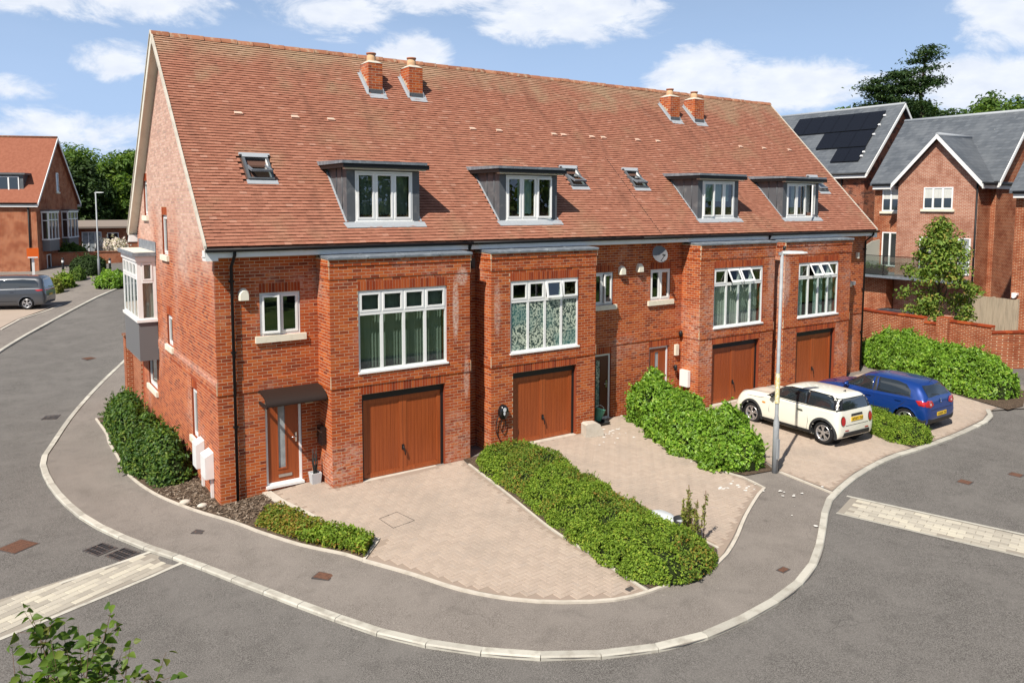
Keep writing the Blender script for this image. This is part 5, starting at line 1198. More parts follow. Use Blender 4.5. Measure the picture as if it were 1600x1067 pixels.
for sl in houses: pass
# ================================================================== hedges and plants
def noise3(p, s, o=0.0): return noise.noise(Vector((p[0] * s + o, p[1] * s + o * .7, p[2] * s - o)))
def hedge(name, label, st, leaf, size, density, group=None, tip=None, power=2.6, rough=.12, cat='hedge', mound=True, tipfrac=.12, up=.35):
    """st: (x, y, half width, height) stations along the hedge"""
    bx, by = st[0][0], st[0][1]
    t = thing(name, label, cat, (bx, by, H(bx, by)), group=group)
    S = spline([(a, b, 0) for a, b, *_ in st], .12)
    # arc-length parameter for width and height
    L0 = [0.0]
    for a, b in zip(st, st[1:]): L0.append(L0[-1] + math.hypot(b[0] - a[0], b[1] - a[1]))
    cum = [0.0]
    for a, b in zip(S, S[1:]): cum.append(cum[-1] + (b - a).length)
    tot = cum[-1]; W = np.interp(np.array(cum) / tot * L0[-1], L0, [q[2] for q in st]); Hh = np.interp(np.array(cum) / tot * L0[-1], L0, [q[3] for q in st])
    rings = []; n = 20
    for i, p in enumerate(S):
        d = (S[min(i + 1, len(S) - 1)] - S[max(i - 1, 0)]).normalized(); nn = Vector((-d.y, d.x, 0))
        e = min(cum[i], tot - cum[i]); ef = min(1.0, (max(e, 0.0) / max(W[i] * .8, .05))); ef = math.sqrt(max(0.0, 1 - (1 - ef) ** 2))
        w, h = W[i] * (.04 + .96 * ef), Hh[i] * (.12 + .88 * ef); ring = []
        for j in range(n + 1):
            a = math.pi * j / n; c_, s_ = math.cos(a), math.sin(a)
            u = math.copysign(abs(c_) ** (2 / power), c_) * w; z = abs(s_) ** (2 / power) * h
            q = p + nn * u; b = noise3((q.x, q.y, z), 1.6, 3) * rough * 1.6 + noise3((q.x, q.y, z), 4.5, 9) * rough * .7
            q = q + nn * (u / max(w, .01)) * b * .8; zz = z + b * (z / max(h, .01)); ring.append(Vector((q.x, q.y, H(q.x, q.y) + max(0.01, zz))))
        rings.append(ring)
    V = [v for r in rings for v in r]; k = n + 1
    F = [(i * k + j, i * k + j + 1, (i + 1) * k + j + 1, (i + 1) * k + j) for i in range(len(rings) - 1) for j in range(n)]
    cen = []; nrm = []
    mid = [(r[0] + r[-1]) / 2 for r in rings]
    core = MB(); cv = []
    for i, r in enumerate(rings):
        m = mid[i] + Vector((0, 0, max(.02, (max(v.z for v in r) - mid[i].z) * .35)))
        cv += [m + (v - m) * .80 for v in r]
    core.add(cv, F + [tuple(range(k)), tuple(range((len(rings) - 1) * k, len(rings) * k))], 0, True); core.build('shade_core', MATS['hedge_shade_core'], t, fix=False)  # solid dark core added to block light and stand for inner shade
    for f in F:
        a, b, c_, d = (V[i] for i in f); nn = (c_ - a).cross(d - b); ar = nn.length / 2
        if ar < 1e-7: continue
        nn.normalize(); m = (a + b + c_ + d) / 4
        if nn.dot(m - (mid[f[0] // k] + Vector((0, 0, .2)))) < 0: nn = -nn
        for _ in range(int(ar * density + random.random())):
            s_, t_ = random.random(), random.random(); p = (a * (1 - s_) + b * s_) * (1 - t_) + (d * (1 - s_) + c_ * s_) * t_
            gap = noise3(p, 3.3, 21)
            if gap > .22 and random.random() < .75: continue           # hollows where the dark inside shows
            dep = random.random() ** 2 * .16 - .03 * random.random()
            cen.append(p - nn * dep); nrm.append(nn + Vector((0, 0, up)))
            if random.random() < .012:                                  # stray shoots standing proud
                q = (nn + Vector((random.gauss(0, .4), random.gauss(0, .4), .5))).normalized(); ln = size * random.uniform(1.0, 2.6)
                for w in range(5): cen.append(p + q * ln * (w + 1) / 5); nrm.append(q + Vector((random.gauss(0, .7), random.gauss(0, .7), .2)))
    cen = np.array(cen); nrm = np.array(nrm); sz = size * RNG.uniform(.6, 1.35, len(cen))
    if tip:
        z = cen[:, 2]; nm = np.array([noise3(c, .9, 5) for c in cen]); msk = nm > .12
        leaves('foliage', cen[~msk], nrm[~msk], sz[~msk], leaf, t)['kind'] = 'stuff'; leaves('young_foliage', cen[msk], nrm[msk], sz[msk], tip, t)['kind'] = 'stuff'
    else: leaves('foliage', cen, nrm, sz, leaf, t)['kind'] = 'stuff'
    return t
hedge('clipped_hedge', 'long low clipped hedge between the first two driveways', [(6.65, -1.0, .78, .46), (6.6, -2.2, .92, .48), (6.5, -4.0, .98, .46), (6.15, -6.0, 1.0, .50), (6.05, -7.5, .98, .52), (5.95, -8.70, .86, .46)], 'leaf_hedge', .050, 3400, tip='leaf_hedge_tip', rough=.16, power=2.1)
hedge('laurel_hedge', 'tall untrimmed laurel hedge behind the lamp post, before two front doors', [(12.25, -.40, .55, 1.50), (12.25, -1.1, .66, 1.32), (12.15, -2.3, .98, .98), (11.9, -3.6, 1.12, 1.05), (11.55, -4.7, .95, 1.0), (11.45, -5.5, .72, .85)], 'leaf_laurel', .10, 1550, rough=.34, power=2.2)
hedge('clipped_hedge', 'small low hedge between the white car and the blue car', [(19.0, -2.2, .5, .42), (18.5, -3.4, .62, .42), (17.9, -4.8, .66, .46), (17.25, -6.3, .64, .52), (17.1, -6.7, .5, .45)], 'leaf_hedge', .052, 3000, rough=.08)
hedge('laurel_hedge', 'tall broad laurel hedge on the right before the brick garden wall', [(27.2, .9, .9, 1.25), (26.6, -.6, 1.05, 1.35), (25.9, -2.4, 1.1, 1.35), (25.2, -4.2, 1.05, 1.3), (24.7, -5.6, .85, 1.1)], 'leaf_laurel', .105, 1250, rough=.26, power=2.2)
for i, (a, lab) in enumerate((([(-.78, 9.4, .42, .9), (-.78, 8.6, .48, 1.02), (-.76, 7.6, .50, .95)], 'farthest dark green shrub against the gable wall under the oriel bay'),
                            ([(-.80, 7.4, .46, .9), (-.80, 6.2, .54, 1.05), (-.78, 5.2, .5, .92)], 'middle dark green shrub of the row along the gable wall'),
                            ([(-.80, 4.9, .50, .85), (-.76, 3.7, .58, 1.0), (-.66, 2.6, .50, .95), (-.62, 2.0, .38, .75)], 'nearest dark green shrub along the gable wall, by the bark mulch'))):
    hedge('shrub', lab, a, 'leaf_cherry', .10, 1400, group='shrubs along the gable wall', rough=.17, power=2.2, cat='shrub', up=.5)
# low ground cover by the first drive, bark mulch and pebbles at the house corner
def scatter_poly(poly, n):
    xs = [p[0] for p in poly]; ys = [p[1] for p in poly]; out = []
    while len(out) < n:
        x, y = random.uniform(min(xs), max(xs)), random.uniform(min(ys), max(ys))
        if in_poly(x, y, poly): out.append((x, y))
    return out
GC = [(.28, -1.6), (.80, -3.1), (1.34, -4.05), (1.52, -4.5), (1.96, -3.98), (1.50, -3.05), (1.22, -1.7), (1.12, -1.1), (.7, -1.0)]
pts = scatter_poly(GC, 5200); cen = []; nr = []
for x, y in pts:
    hgt = .05 + .10 * (.5 + noise3((x, y, 0), 2.2)) + (.06 if y < -2.6 else 0); z = random.random() * hgt; cen.append((x, y, H(x, y) + z + .01)); nr.append((0, 0, 1))
gt = leaves('ground_cover', cen, nr, RNG.uniform(.04, .09, len(cen)), 'leaf_cover', None, jitter=.7); tag(gt, 'low yellow-green ground cover in the bed beside the first driveway', 'ground cover', kind='stuff')
msk = [i for i, p in enumerate(pts) if p[1] < -2.9]
gt = leaves('ground_cover', [(cen[i][0], cen[i][1], cen[i][2] + .05) for i in msk], [(0, 0, 1)] * len(msk), RNG.uniform(.05, .09, len(msk)), 'leaf_hedge', None, jitter=.7); tag(gt, 'fresh green ground cover at the pavement corner of the bed', 'ground cover', kind='stuff')
MU = [(-1.0, 1.85), (-.5, .3), (-.08, -.75), (.15, -1.4), (.6, -1.0), (1.0, -.5), (.95, -.08), (-.06, -.08), (-.06, 2.4), (-.6, 2.6)]
mb = MB()
for x, y in scatter_poly(MU, 1500):
    l, w_ = random.uniform(.03, .10), random.uniform(.012, .03); M = Matrix.Translation((x, y, H(x, y) + .016 + random.random() * .02)) @ Matrix.Rotation(random.uniform(0, 6.28), 4, 'Z') @ Matrix.Rotation(random.uniform(-.4, .4), 4, 'Y') @ Matrix.Rotation(random.uniform(-.4, .4), 4, 'X')
    mb.obox(M, l, w_, .008)
o = mb.build('bark_mulch', mat('bark_chip', (.14, .10, .075), .9, .2, ramp=[(0, (.06, .042, .03)), (.5, (.14, .10, .07)), (.85, (.24, .18, .13)), (1, (.36, .30, .24))]), fix=False); tag(o, 'brown bark chips on the bed at the house corner', 'mulch', kind='stuff')
for x, y, r_, lab in ((-.62, .72, .10, 'pale flat stone on the bark mulch, larger of two'), (-.35, .22, .085, 'pale flat stone on the bark mulch nearer the house corner')):
    mb = MB(); vs = []; n = 10
    for zf, rf in ((0, .9), (.5, 1.0), (1.0, .6)):
        for j in range(n): a = 2 * math.pi * j / n; rr = r_ * rf * (1 + .25 * noise3((math.cos(a) * 2 + x * 9, math.sin(a) * 2, zf), 1.0)); vs.append((x + rr * math.cos(a) * 1.35, y + rr * math.sin(a), H(x, y) + .01 + zf * .07))
    mb.add(vs, [(l * n + j, l * n + (j + 1) % n, (l + 1) * n + (j + 1) % n, (l + 1) * n + j) for l in range(2) for j in range(n)] + [tuple(range(2 * n, 3 * n))], 0, True); tag(mb.build('stone', MATS['edging']), lab, 'stone')

# ---- trees
def tree(name, label, base, height, trunk_r, crown, leaf, size, n_clusters, per, cluster_r, flat=1.0, bark='bark', group=None, trunk_top=.85, lean=(0, 0), limbs=9, shape=None, cat='tree', skew=1.0):
    """crown: centre height, radius xy, radius z (relative to base)"""
    x, y, z = base; t = thing(name, label, cat, base, group=group)
    ch, cr_, cz = crown
    top = Vector((x + lean[0], y + lean[1], z + height * trunk_top)); mb = MB()
    pts = [Vector((x, y, z - .3))] + [Vector((x, y, z)).lerp(top, f) + Vector((random.uniform(-1, 1), random.uniform(-1, 1), 0)) * height * .008 for f in (.2, .45, .7, 1.0)]
    mb.tube(pts, [trunk_r * 1.25, trunk_r, trunk_r * .8, trunk_r * .5, trunk_r * .15], 9); ends = []
    for _ in range(n_clusters):
        while True:
            p = Vector((random.uniform(-1, 1), random.uniform(-1, 1), random.uniform(-1, 1)))
            if p.length <= 1 and p.length > .25: break
        p = p * (p.length ** -.35)
        if shape: k_ = shape((p.z + 1) / 2); p.x *= k_; p.y *= k_
        ends.append(Vector((x + lean[0] * .6 + p.x * cr_, y + lean[1] * .6 + p.y * cr_, z + ch + p.z * cz)))
    for e in ends[:limbs * 3]:
        f = min(.95, max(.15, (e.z - z) / (height * trunk_top) - .22)); s_ = Vector((x, y, z)).lerp(top, f); mdp = s_.lerp(e, .55) + Vector((0, 0, -.04 * height * random.random()))
        mb.tube([s_, mdp, e], [trunk_r * .32 * (1.1 - f), trunk_r * .18, trunk_r * .05], 5, caps=False)
    mb.build('trunk', MATS[bark], t, fix=False)
    cen = []; nr = []
    for e in ends:
        q = RNG.normal(0, 1, (per, 3)); q /= np.linalg.norm(q, axis=1, keepdims=True); rr = RNG.random((per, 1)) ** .45 * cluster_r * random.uniform(.7, 1.25)
        d = q * rr * np.array([1, 1, flat]); cen.append(d + np.array(e)); nr.append(q * .8 + np.array([0, 0, .55]))
    cen = np.concatenate(cen); nr = np.concatenate(nr)
    leaves('crown', cen, nr, size * RNG.uniform(.6, 1.3, len(cen)), leaf, t, jitter=.5)['kind'] = 'stuff'
    return t
# young street tree in front of the right hand houses
tx, ty = 32.0, .6
tree('street_tree', 'young bushy street tree growing behind the brick garden wall', (tx, ty, 0), 6.6, .075, (3.55, 1.75, 2.75), 'leaf_street', .17, 100, 80, .43, .75, limbs=12, shape=lambda f: 1.15 - .95 * f ** 1.3, trunk_top=.95)
# trees at the edge of the photograph's background
def far(px_az, dist, z=0.0): a = rad(px_az); return (-4.16 + dist * math.sin(a), -17.81 + dist * math.cos(a), z)
BG = [('broad_tree', 'big dense broadleaf tree behind the bungalow, nearest the gable', far(8.6, 108, 1.8), 12.3, 'leaf_tree', (5.6, 5.4, 5.4), 170, 130, 1.4),
      ('broad_tree', 'dark broadleaf tree behind the left-hand house corner', far(4.6, 104, 1.8), 10.5, 'leaf_dark', (5.0, 4.2, 5.0), 110, 130, 1.2),
      ('broad_tree', 'tall broadleaf tree farther back on the left skyline', far(5.2, 150, 2), 13.5, 'leaf_tree', (7, 9, 6.8), 150, 120, 2.0),
      ('broad_tree', 'second skyline tree at far left, half hidden by the gable', far(10.5, 140, 2), 13.5, 'leaf_tree', (7, 8, 6.8), 150, 120, 1.9),
      ('broad_tree', 'rounded tree beyond the slate roof at the right edge', far(66.2, 120, 0), 20.5, 'leaf_tree', (15.5, 7.0, 5.4), 120, 120, 1.5),
      ('broad_tree', 'low tree right of the tall pine behind the slate roofs', far(61.6, 112, 0), 19.2, 'leaf_tree', (14.0, 4.6, 5.4), 100, 120, 1.4),
      ('broad_tree', 'low tree left of the tall pine behind the solar panel roof', far(56.9, 112, 0), 18.6, 'leaf_tree', (14.0, 5.0, 4.8), 90, 120, 1.3)]
for nm, lab, b, hh, lf, cr_, nc, per, clr in BG: tree(nm, lab, b, hh, .4, cr_, lf, .55, nc, per, clr, .75, limbs=6, group='background trees')
# ================================================================== neighbouring buildings
def far_brick(name, ax, ay, c1, c2, mortar, dark=None):
    def hk(nt, c):
        p = nt.nodes.new('ShaderNodeSeparateXYZ'); g = nt.nodes.new('ShaderNodeNewGeometry'); nt.links.new(g.outputs['Position'], p.inputs[0])
        u = mathn(nt, 'ADD', mathn(nt, 'MULTIPLY', p.outputs[0], ax), mathn(nt, 'MULTIPLY', p.outputs[1], ay))
        cb = nt.nodes.new('ShaderNodeCombineXYZ'); nt.links.new(u, cb.inputs[0]); nt.links.new(p.outputs[2], cb.inputs[1])
        b = nt.nodes.new('ShaderNodeTexBrick'); b.inputs['Scale'].default_value = 1.0; b.inputs['Brick Width'].default_value = .225; b.inputs['Row Height'].default_value = .075; b.inputs['Mortar Size'].default_value = .010; b.inputs['Bias'].default_value = -.1
        b.inputs['Color1'].default_value = (*c1, 1); b.inputs['Color2'].default_value = (*c2, 1); b.inputs['Mortar'].default_value = (*mortar, 1); nt.links.new(cb.outputs[0], b.inputs[0])
        c = b.outputs[0]
        c = mix_node(nt, smooth_n(nt, noise_n(nt, 1.4, 6, rough=.7), .4, .66, 0, .6), c, tuple(x * .62 for x in c1))
        if dark: c = mix_node(nt, smooth_n(nt, noise_n(nt, 2.2, 3, (1, 1, 2)), .5, .62, 0, .8), c, dark)
        return c
    return mat(name, c1, .9, .2, hook=hk, bump=(60, .3, .004))
A1, A2, AM = (.25, .040, .010), (.37, .076, .019), (.52, .36, .23)
far_brick('far_brick_side', 0, 1, A1, A2, AM); far_brick('far_brick_front', 1, 0, A1, A2, AM)
far_brick('far_brick_dark_side', 0, 1, (.24, .050, .019), (.30, .070, .026), (.36, .25, .18), (.06, .035, .03)); far_brick('far_brick_dark_front', 1, 0, (.24, .050, .019), (.30, .070, .026), (.36, .25, .18), (.06, .035, .03))
far_brick('pale_brick_side', 0, 1, (.36, .125, .072), (.43, .18, .11), (.55, .43, .34))
far_brick('left_brick_gable', .403, .915, A1, A2, AM); far_brick('left_brick_front', .915, -.403, A1, A2, AM)
def slate_hook(nt, c):
    p = nt.nodes.new('ShaderNodeSeparateXYZ'); g = nt.nodes.new('ShaderNodeNewGeometry'); nt.links.new(g.outputs['Position'], p.inputs[0])
    cb = nt.nodes.new('ShaderNodeCombineXYZ'); nt.links.new(mathn(nt, 'ADD', p.outputs[0], p.outputs[1]), cb.inputs[0]); nt.links.new(mathn(nt, 'MULTIPLY', p.outputs[2], 1.0), cb.inputs[1])
    b = nt.nodes.new('ShaderNodeTexBrick'); b.inputs['Scale'].default_value = 1.0; b.inputs['Brick Width'].default_value = .30; b.inputs['Row Height'].default_value = .17; b.inputs['Mortar Size'].default_value = .012
    b.inputs['Color1'].default_value = (.070, .080, .094, 1); b.inputs['Color2'].default_value = (.115, .127, .142, 1); b.inputs['Mortar'].default_value = (.06, .066, .075, 1); nt.links.new(cb.outputs[0], b.inputs[0])
    c = mix_node(nt, smooth_n(nt, noise_n(nt, .8, 5), .4, .7, 0, .5), b.outputs[0], (.14, .15, .162))
    return mix_node(nt, smooth_n(nt, noise_n(nt, 9, 3), .70, .78, 0, .5), c, (.5, .5, .46))
mat('slate', (.14, .15, .17), .5, .4, hook=slate_hook, bump=(30, .3, .01)); mat('solar', (.008, .009, .013), .22, .5); mat('solar_edge', (.02, .02, .022), .4)
mat('white_board', (.80, .79, .77), .5)
def tri_house(t, P, w0, w1, z0, ze, za, depth, wallmat, endmat, roofmat, over=.25, front=True, boards='white_board'):
    """gabled block: P(u, v, w) with the gable in the plane w = 0 facing +w, spanning u = w0..w1, running back to w = -depth"""
    um = (w0 + w1) / 2; m = MB(); m.prism([(w0, z0), (w1, z0), (w1, ze), (um, za), (w0, ze)], P, -depth, 0)
    wl = m.build('wall', [MATS[endmat], MATS[wallmat]], t)
    for p in wl.data.polygons:
        if abs(p.normal.dot(P.N)) < .5: p.material_index = 1
    k = (za - ze) / (um - w0)
    for sg in (-1, 1):
        ue = w0 - over if sg < 0 else w1 + over; zz = ze - over * k
        m = MB(); m.prism([(ue, zz + .06), (um, za + .06), (um, za + .20), (ue, zz + .20)], P, -depth - .2, over); m.build('roof_slope', MATS[roofmat], t)
        m = MB(); m.prism([(ue, zz - .08), (um, za - .06), (um, za + .18), (ue, zz + .18)], P, over + .002, over + .05); m.build('barge_board', MATS[boards], t)
        m = MB(); m.prism([(ue, zz - .16), (ue + .04 * sg, zz - .16), (ue + .04 * sg, zz + .09), (ue, zz + .09)], P, -depth, over); m.build('fascia', MATS[boards], t)
        m = MB(); m.tube([P(ue + .09 * sg, zz + .1, over - .05), P(ue + .09 * sg, zz + .1, -depth)], .07, 6); m.build('gutter', MATS['gutter'], t)
    m = MB(); m.tube([P(um, za + .17, over), P(um, za + .17, -depth - .2)], .11, 7); m.build('ridge', MATS['lead_pale' if roofmat == 'slate' else 'ridge_tile'], t)
    return wl
# ---- right: slate roofed house with a cross gable and balcony
t = thing('brick_house', 'slate-roofed brick house with white-edged cross gable and balcony behind the street tree', 'house', (43, 5.8, 0), group='houses on the right')
S2 = Plane((0, 2.45, 0), (1, 0, 0), (0, -1, 0)); tri_house(t, S2, 41.0, 47.6, -.3, 8.05, 11.75, 6.9, 'far_brick_side', 'far_brick_front', 'slate')
CG = Plane((39.6, 0, 0), (0, -1, 0), (-1, 0, 0)); tri_house(t, CG, -7.1, -2.7, -.3, 8.0, 10.35, 3.2, 'far_brick_front', 'pale_brick_side', 'slate', over=.28)
RS = Plane((41.0, 0, 0), (0, -1, 0), (-1, 0, 0))
def stuck_window(t, P, u0, u1, v0, v1, n, sill=True, blind=0.0, glass='car_glass'):
    m = MB(); f = .07
    for q in ((u0, u0 + f, v0, v1), (u1 - f, u1, v0, v1), (u0 + f, u1 - f, v0, v0 + f), (u0 + f, u1 - f, v1 - f, v1)): m.pbox(P, *q, .0, .05)
    for i in range(1, n): u = u0 + (u1 - u0) * i / n; m.pbox(P, u - .05, u + .05, v0 + f, v1 - f, .0, .055)
    w = m.build('window', MATS['upvc'], t)
    for i in range(n):
        a, b = u0 + (u1 - u0) * i / n + .06, u0 + (u1 - u0) * (i + 1) / n - .06; m = MB(); m.pbox(P, a, b, v0 + .06, v1 - .06, .008, .02); m.build('pane', MATS[glass], w)
        if blind: m = MB(); m.pbox(P, a, b, v1 - .06 - (v1 - v0) * blind, v1 - .07, .0205, .024); m.build('roller_blind', MATS['curtain_white'], w)
    if sill: m = MB(); m.pbox(P, u0 - .12, u1 + .12, v0 - .14, v0 - .002, .0, .10); m.build('sill', MATS['sill_stone'], w)
    return w
stuck_window(t, CG, -5.6, -4.0, 6.45, 7.65, 3, True, .45); stuck_window(t, RS, -8.84, -7.74, 6.30, 7.60, 2, True, .4); stuck_window(t, RS, -8.75, -7.75, 3.0, 5.05, 2, False)
stuck_window(t, CG, -5.7, -3.9, 2.75, 4.9, 3, False); stuck_window(t, CG, -3.6, -2.95, 2.9, 4.9, 1, False, 0, 'frosted')
m = MB(); m.tube([CG(-2.75, 7.9, .06), CG(-2.75, -.2, .06)], .05, 6); m.build('downpipe', MATS['gutter'], t)
m = MB(); m.box(38.2, 41.0, 2.9, 8.95, 2.52, 2.66); bal = m.build('balcony', MATS['lead'], t)
m = MB()
for y in (2.95, 5.0, 7.0, 8.9): m.box(38.22, 38.26, y - .02, y + .02, 2.66, 3.78)
m.box(38.215, 38.265, 2.93, 8.92, 3.76, 3.80); m.build('railing', MATS['black'], bal)
for a, b in ((2.99, 4.96), (5.04, 6.96), (7.04, 8.86)): m = MB(); m.box(38.235, 38.245, a, b, 2.72, 3.74); m.build('glass_panel', MATS['balcony_glass'], bal)
m = MB(); m.prism([(38.25, 2.66), (41.0, 2.66), (41.0, 4.6), (40.2, 4.5), (38.25, 3.8)], Plane((0, 8.92, 0), (1, 0, 0), (0, -1, 0)), -.02, .02); m.build('privacy_screen', mat('screen', (.46, .46, .40), .6), bal)
m = MB(); m.box(39.56, 39.60, 8.2, 8.3, -.1, 2.52); m.box(38.9, 41.0, 7.15, 8.9, -.1, 2.52, 1); m.build('ground_floor_wall', [MATS['white_board'], MATS['far_brick_side']], t)
# pots on the balcony
for i, (y, sc, lf) in enumerate(((8.3, 1.0, 'leaf_hedge'), (7.5, .8, 'leaf_street'))):
    pt = thing('balcony_plant', ('bushy plant in a dark trough on the balcony, nearest the screen', 'smaller plant in a dark trough at the middle of the balcony')[i], 'plant', (38.7, y, 2.66), group='balcony plants')
    m = MB(); m.add([(38.5, y - .4, 2.66), (38.9, y - .4, 2.66), (38.9, y + .4, 2.66), (38.5, y + .4, 2.66), (38.46, y - .45, 2.95), (38.94, y - .45, 2.95), (38.94, y + .45, 2.95), (38.46, y + .45, 2.95)], [(0, 1, 5, 4), (1, 2, 6, 5), (2, 3, 7, 6), (3, 0, 4, 7), (4, 5, 6, 7)]); m.build('trough', MATS['trim'], pt)
    n = 420; q = RNG.normal(0, 1, (n, 3)) * np.array([.16, .28, .13]) * sc + np.array([38.7, y, 3.05]); leaves('foliage', q, [(0, 0, 1)] * n, RNG.uniform(.08, .16, n), lf, pt)['kind'] = 'stuff'
# ---- right: slate roofed house with solar panels
t = thing('brick_house', 'dark brick house with solar panels on its slate roof', 'house', (47, 16, 0), group='houses on the right')
SP = Plane((0, 12.0, 0), (1, 0, 0), (0, -1, 0)); tri_house(t, SP, 44.1, 52.0, -.3, 8.95, 13.35, 10.5, 'far_brick_dark_side', 'far_brick_dark_front', 'slate', over=.3)
k_ = (13.35 - 8.95) / 3.95; nrm_ = Vector((-k_, 0, 1)).normalized(); up_ = Vector((1, 0, k_)).normalized()
SR_ = Plane((44.1, 0, 8.95 + .20), (0, -1, 0), nrm_, up_); f_ = math.hypot(1, k_)
for (ya, yb, xa, xb, n) in ((12.75, 19.6, 46.45, 47.62, 6), (12.75, 16.6, 45.36, 46.40, 3), (12.7, 14.8, 44.45, 45.31, 2)):
    for i in range(n):
        a, b = yb + (ya - yb) * i / n, yb + (ya - yb) * (i + 1) / n; m = MB(); m.pbox(SR_, -a + .012, -b - .012, (xa - 44.1) * f_ + .01, (xb - 44.1) * f_ - .01, .05, .11); m.build('solar_panel', MATS['solar'], t)
for xx in (47.3, 46.7, 46.1, 45.0, 44.75): m = MB(); m.pbox(SR_, -12.74, -12.58, (xx - 44.1) * f_ - .06, (xx - 44.1) * f_ + .06, .02, .12); m.build('panel_clip', MATS['upvc'], t)
m = MB(); m.tube([(43.95, 13.6, 8.8), (44.03, 13.6, 8.5), (44.03, 13.6, 0)], .06, 6); m.build('downpipe', MATS['gutter'], t)
# ---- right edge: the corner of a third house
t = thing('brick_house', 'corner of a slate-roofed brick house cut off by the right edge', 'house', (39, -4, 0), group='houses on the right')
tri_house(t, Plane((0, -7.5, 0), (1, 0, 0), (0, -1, 0)), 37.0, 43.0, -.3, 7.5, 10.8, 7.25, 'far_brick_side', 'far_brick_front', 'slate', over=.3)
m = MB(); m.tube([(36.9, -.5, 2.3), (36.7, -.5, 2.3)], .09, 10); m.box(36.78, 36.98, -.62, -.38, 2.36, 2.46); m.build('security_lamp', MATS['upvc'], t)
# ---- left house
u2, v2 = Vector((.915, -.403, 0)), Vector((.403, .915, 0)); P0 = Vector((-.55, 55.1, 0))
t = thing('brick_house', 'red-tiled brick house at the left edge with shaded gable and two white oriel windows', 'house', (-3, 58, 1.1))
GL = Plane(P0, v2, u2); tri_house(t, GL, 0, 9, .7, 6.75, 12.0, 14, 'left_brick_front', 'left_brick_gable', 'roof_tile_far', over=.22) if 'roof_tile_far' in MATS else None
def far_tile_hook(nt, c):
    p = nt.nodes.new('ShaderNodeSeparateXYZ'); g = nt.nodes.new('ShaderNodeNewGeometry'); nt.links.new(g.outputs['Position'], p.inputs[0])
    w = nt.nodes.new('ShaderNodeMath'); w.operation = 'FRACT'; nt.links.new(mathn(nt, 'MULTIPLY', p.outputs[2], 13.0), w.inputs[0])
    c = mix_node(nt, smooth_n(nt, noise_n(nt, 5, 4), .35, .65, 0, .7), (.25, .088, .052), (.31, .118, .072))
    return mix_node(nt, smooth_n(nt, w.outputs[0], .35, .0, 0, .7), c, (.12, .038, .02))
mat('roof_tile_far', (.4, .14, .07), .85, .2, hook=far_tile_hook)
tri_house(t, GL, 0, 9, .7, 6.75, 12.0, 14, 'left_brick_front', 'left_brick_gable', 'roof_tile_far', over=.22)
for a, b in ((.9, 2.9), (5.1, 7.3)):
    m = MB(); m.pbox(GL, a, b, 2.75, 3.65, .0, .55); orr = m.build('oriel_bay', MATS['grey_panel'], t)
    m = MB(); m.pbox(GL, a - .06, b + .06, 3.65, 3.75, .0, .6); m.pbox(GL, a - .06, b + .06, 5.85, 6.0, .0, .62); m.build('oriel_frame', MATS['upvc'], orr)
    m = MB(); m.pbox(GL, a - .1, b + .1, 6.0, 6.1, .0, .7); m.build('oriel_roof', MATS['lead_dark'], orr)
    m = MB(); m.pbox(GL, a + .02, b - .02, 3.75, 5.85, .0, .50); m.build('oriel_glass', MATS['car_glass'], orr)
    m = MB()
    for q in (a, a + .62, b - .68, b - .06): m.pbox(GL, q, q + .07, 3.75, 5.85, .50, .56)
    m.pbox(GL, a, b, 5.25, 5.32, .50, .565)
    SD = Plane(GL(a, 0, 0), u2, -v2)
    for q in (.02, .46): m.pbox(SD, q, q + .07, 3.75, 5.85, -.02, .04)
    m.pbox(SD, .02, .53, 5.2, 5.27, -.02, .045); m.build('oriel_bars', MATS['upvc'], orr)
stuck_window(t, GL, 4.3, 4.8, 7.6, 9.2, 1); stuck_window(t, GL, 1.6, 2.4, 1.15, 2.45, 1); stuck_window(t, GL, 6.4, 7.4, 1.6, 2.6, 2)
m = MB(); m.pbox(GL, 4.2, 5.3, 2.3, 2.5, 0, .9); m.build('porch_roof', MATS['upvc'], t); m = MB(); m.pbox(GL, 4.3, 5.2, .8, 2.3, 0, .05); m.build('door', MATS['door_dark'], t)
FL = Plane(P0, u2, -v2)
m = MB(); m.tube([FL(-.55, 6.5, .08), FL(-.55, .8, .08)], .06, 6); m.build('downpipe', MATS['gutter'], t)
m = MB(); zz = 7.35; m.pbox(FL, -4.6, -1.1, 7.3, 8.9, -3.0, -.7); dmr = m.build('dormer', MATS['lead_dark'], t); m = MB(); m.pbox(FL, -4.8, -.9, 8.9, 9.05, -3.4, -.5); m.build('dormer_roof', MATS['lead_dark'], dmr)
stuck_window(dmr, Plane(FL(0, 0, -.7), u2, -v2), -3.7, -1.4, 7.4, 8.75, 3, True)
# ---- far end of the street: bungalow, wall, bollards
t = thing('bungalow', 'low brick bungalow with white door frame at the end of the street', 'house', (6, 68, 1.6))
BP = Plane((0, 67.5, 0), (1, 0, 0), (0, -1, 0)); m = MB(); m.box(2.0, 14.0, 67.5, 75, 1.0, 4.25); m.build('wall', MATS['far_brick_front'], t)
m = MB(); m.add([(1.4, 66.9, 4.25), (14.6, 66.9, 4.25), (14.6, 75.6, 4.25), (1.4, 75.6, 4.25), (4, 70.5, 4.95), (12, 70.5, 4.95), (12, 72, 4.95), (4, 72, 4.95), (1.4, 66.9, 4.42), (14.6, 66.9, 4.42), (14.6, 75.6, 4.42), (1.4, 75.6, 4.42)], [(0, 1, 2, 3), (0, 1, 9, 8), (1, 2, 10, 9), (2, 3, 11, 10), (3, 0, 8, 11), (8, 9, 5, 4), (9, 10, 6, 5), (10, 11, 7, 6), (11, 8, 4, 7), (4, 5, 6, 7)]); m.build('roof', mat('bung_roof', (.22, .18, .15), .9), t)
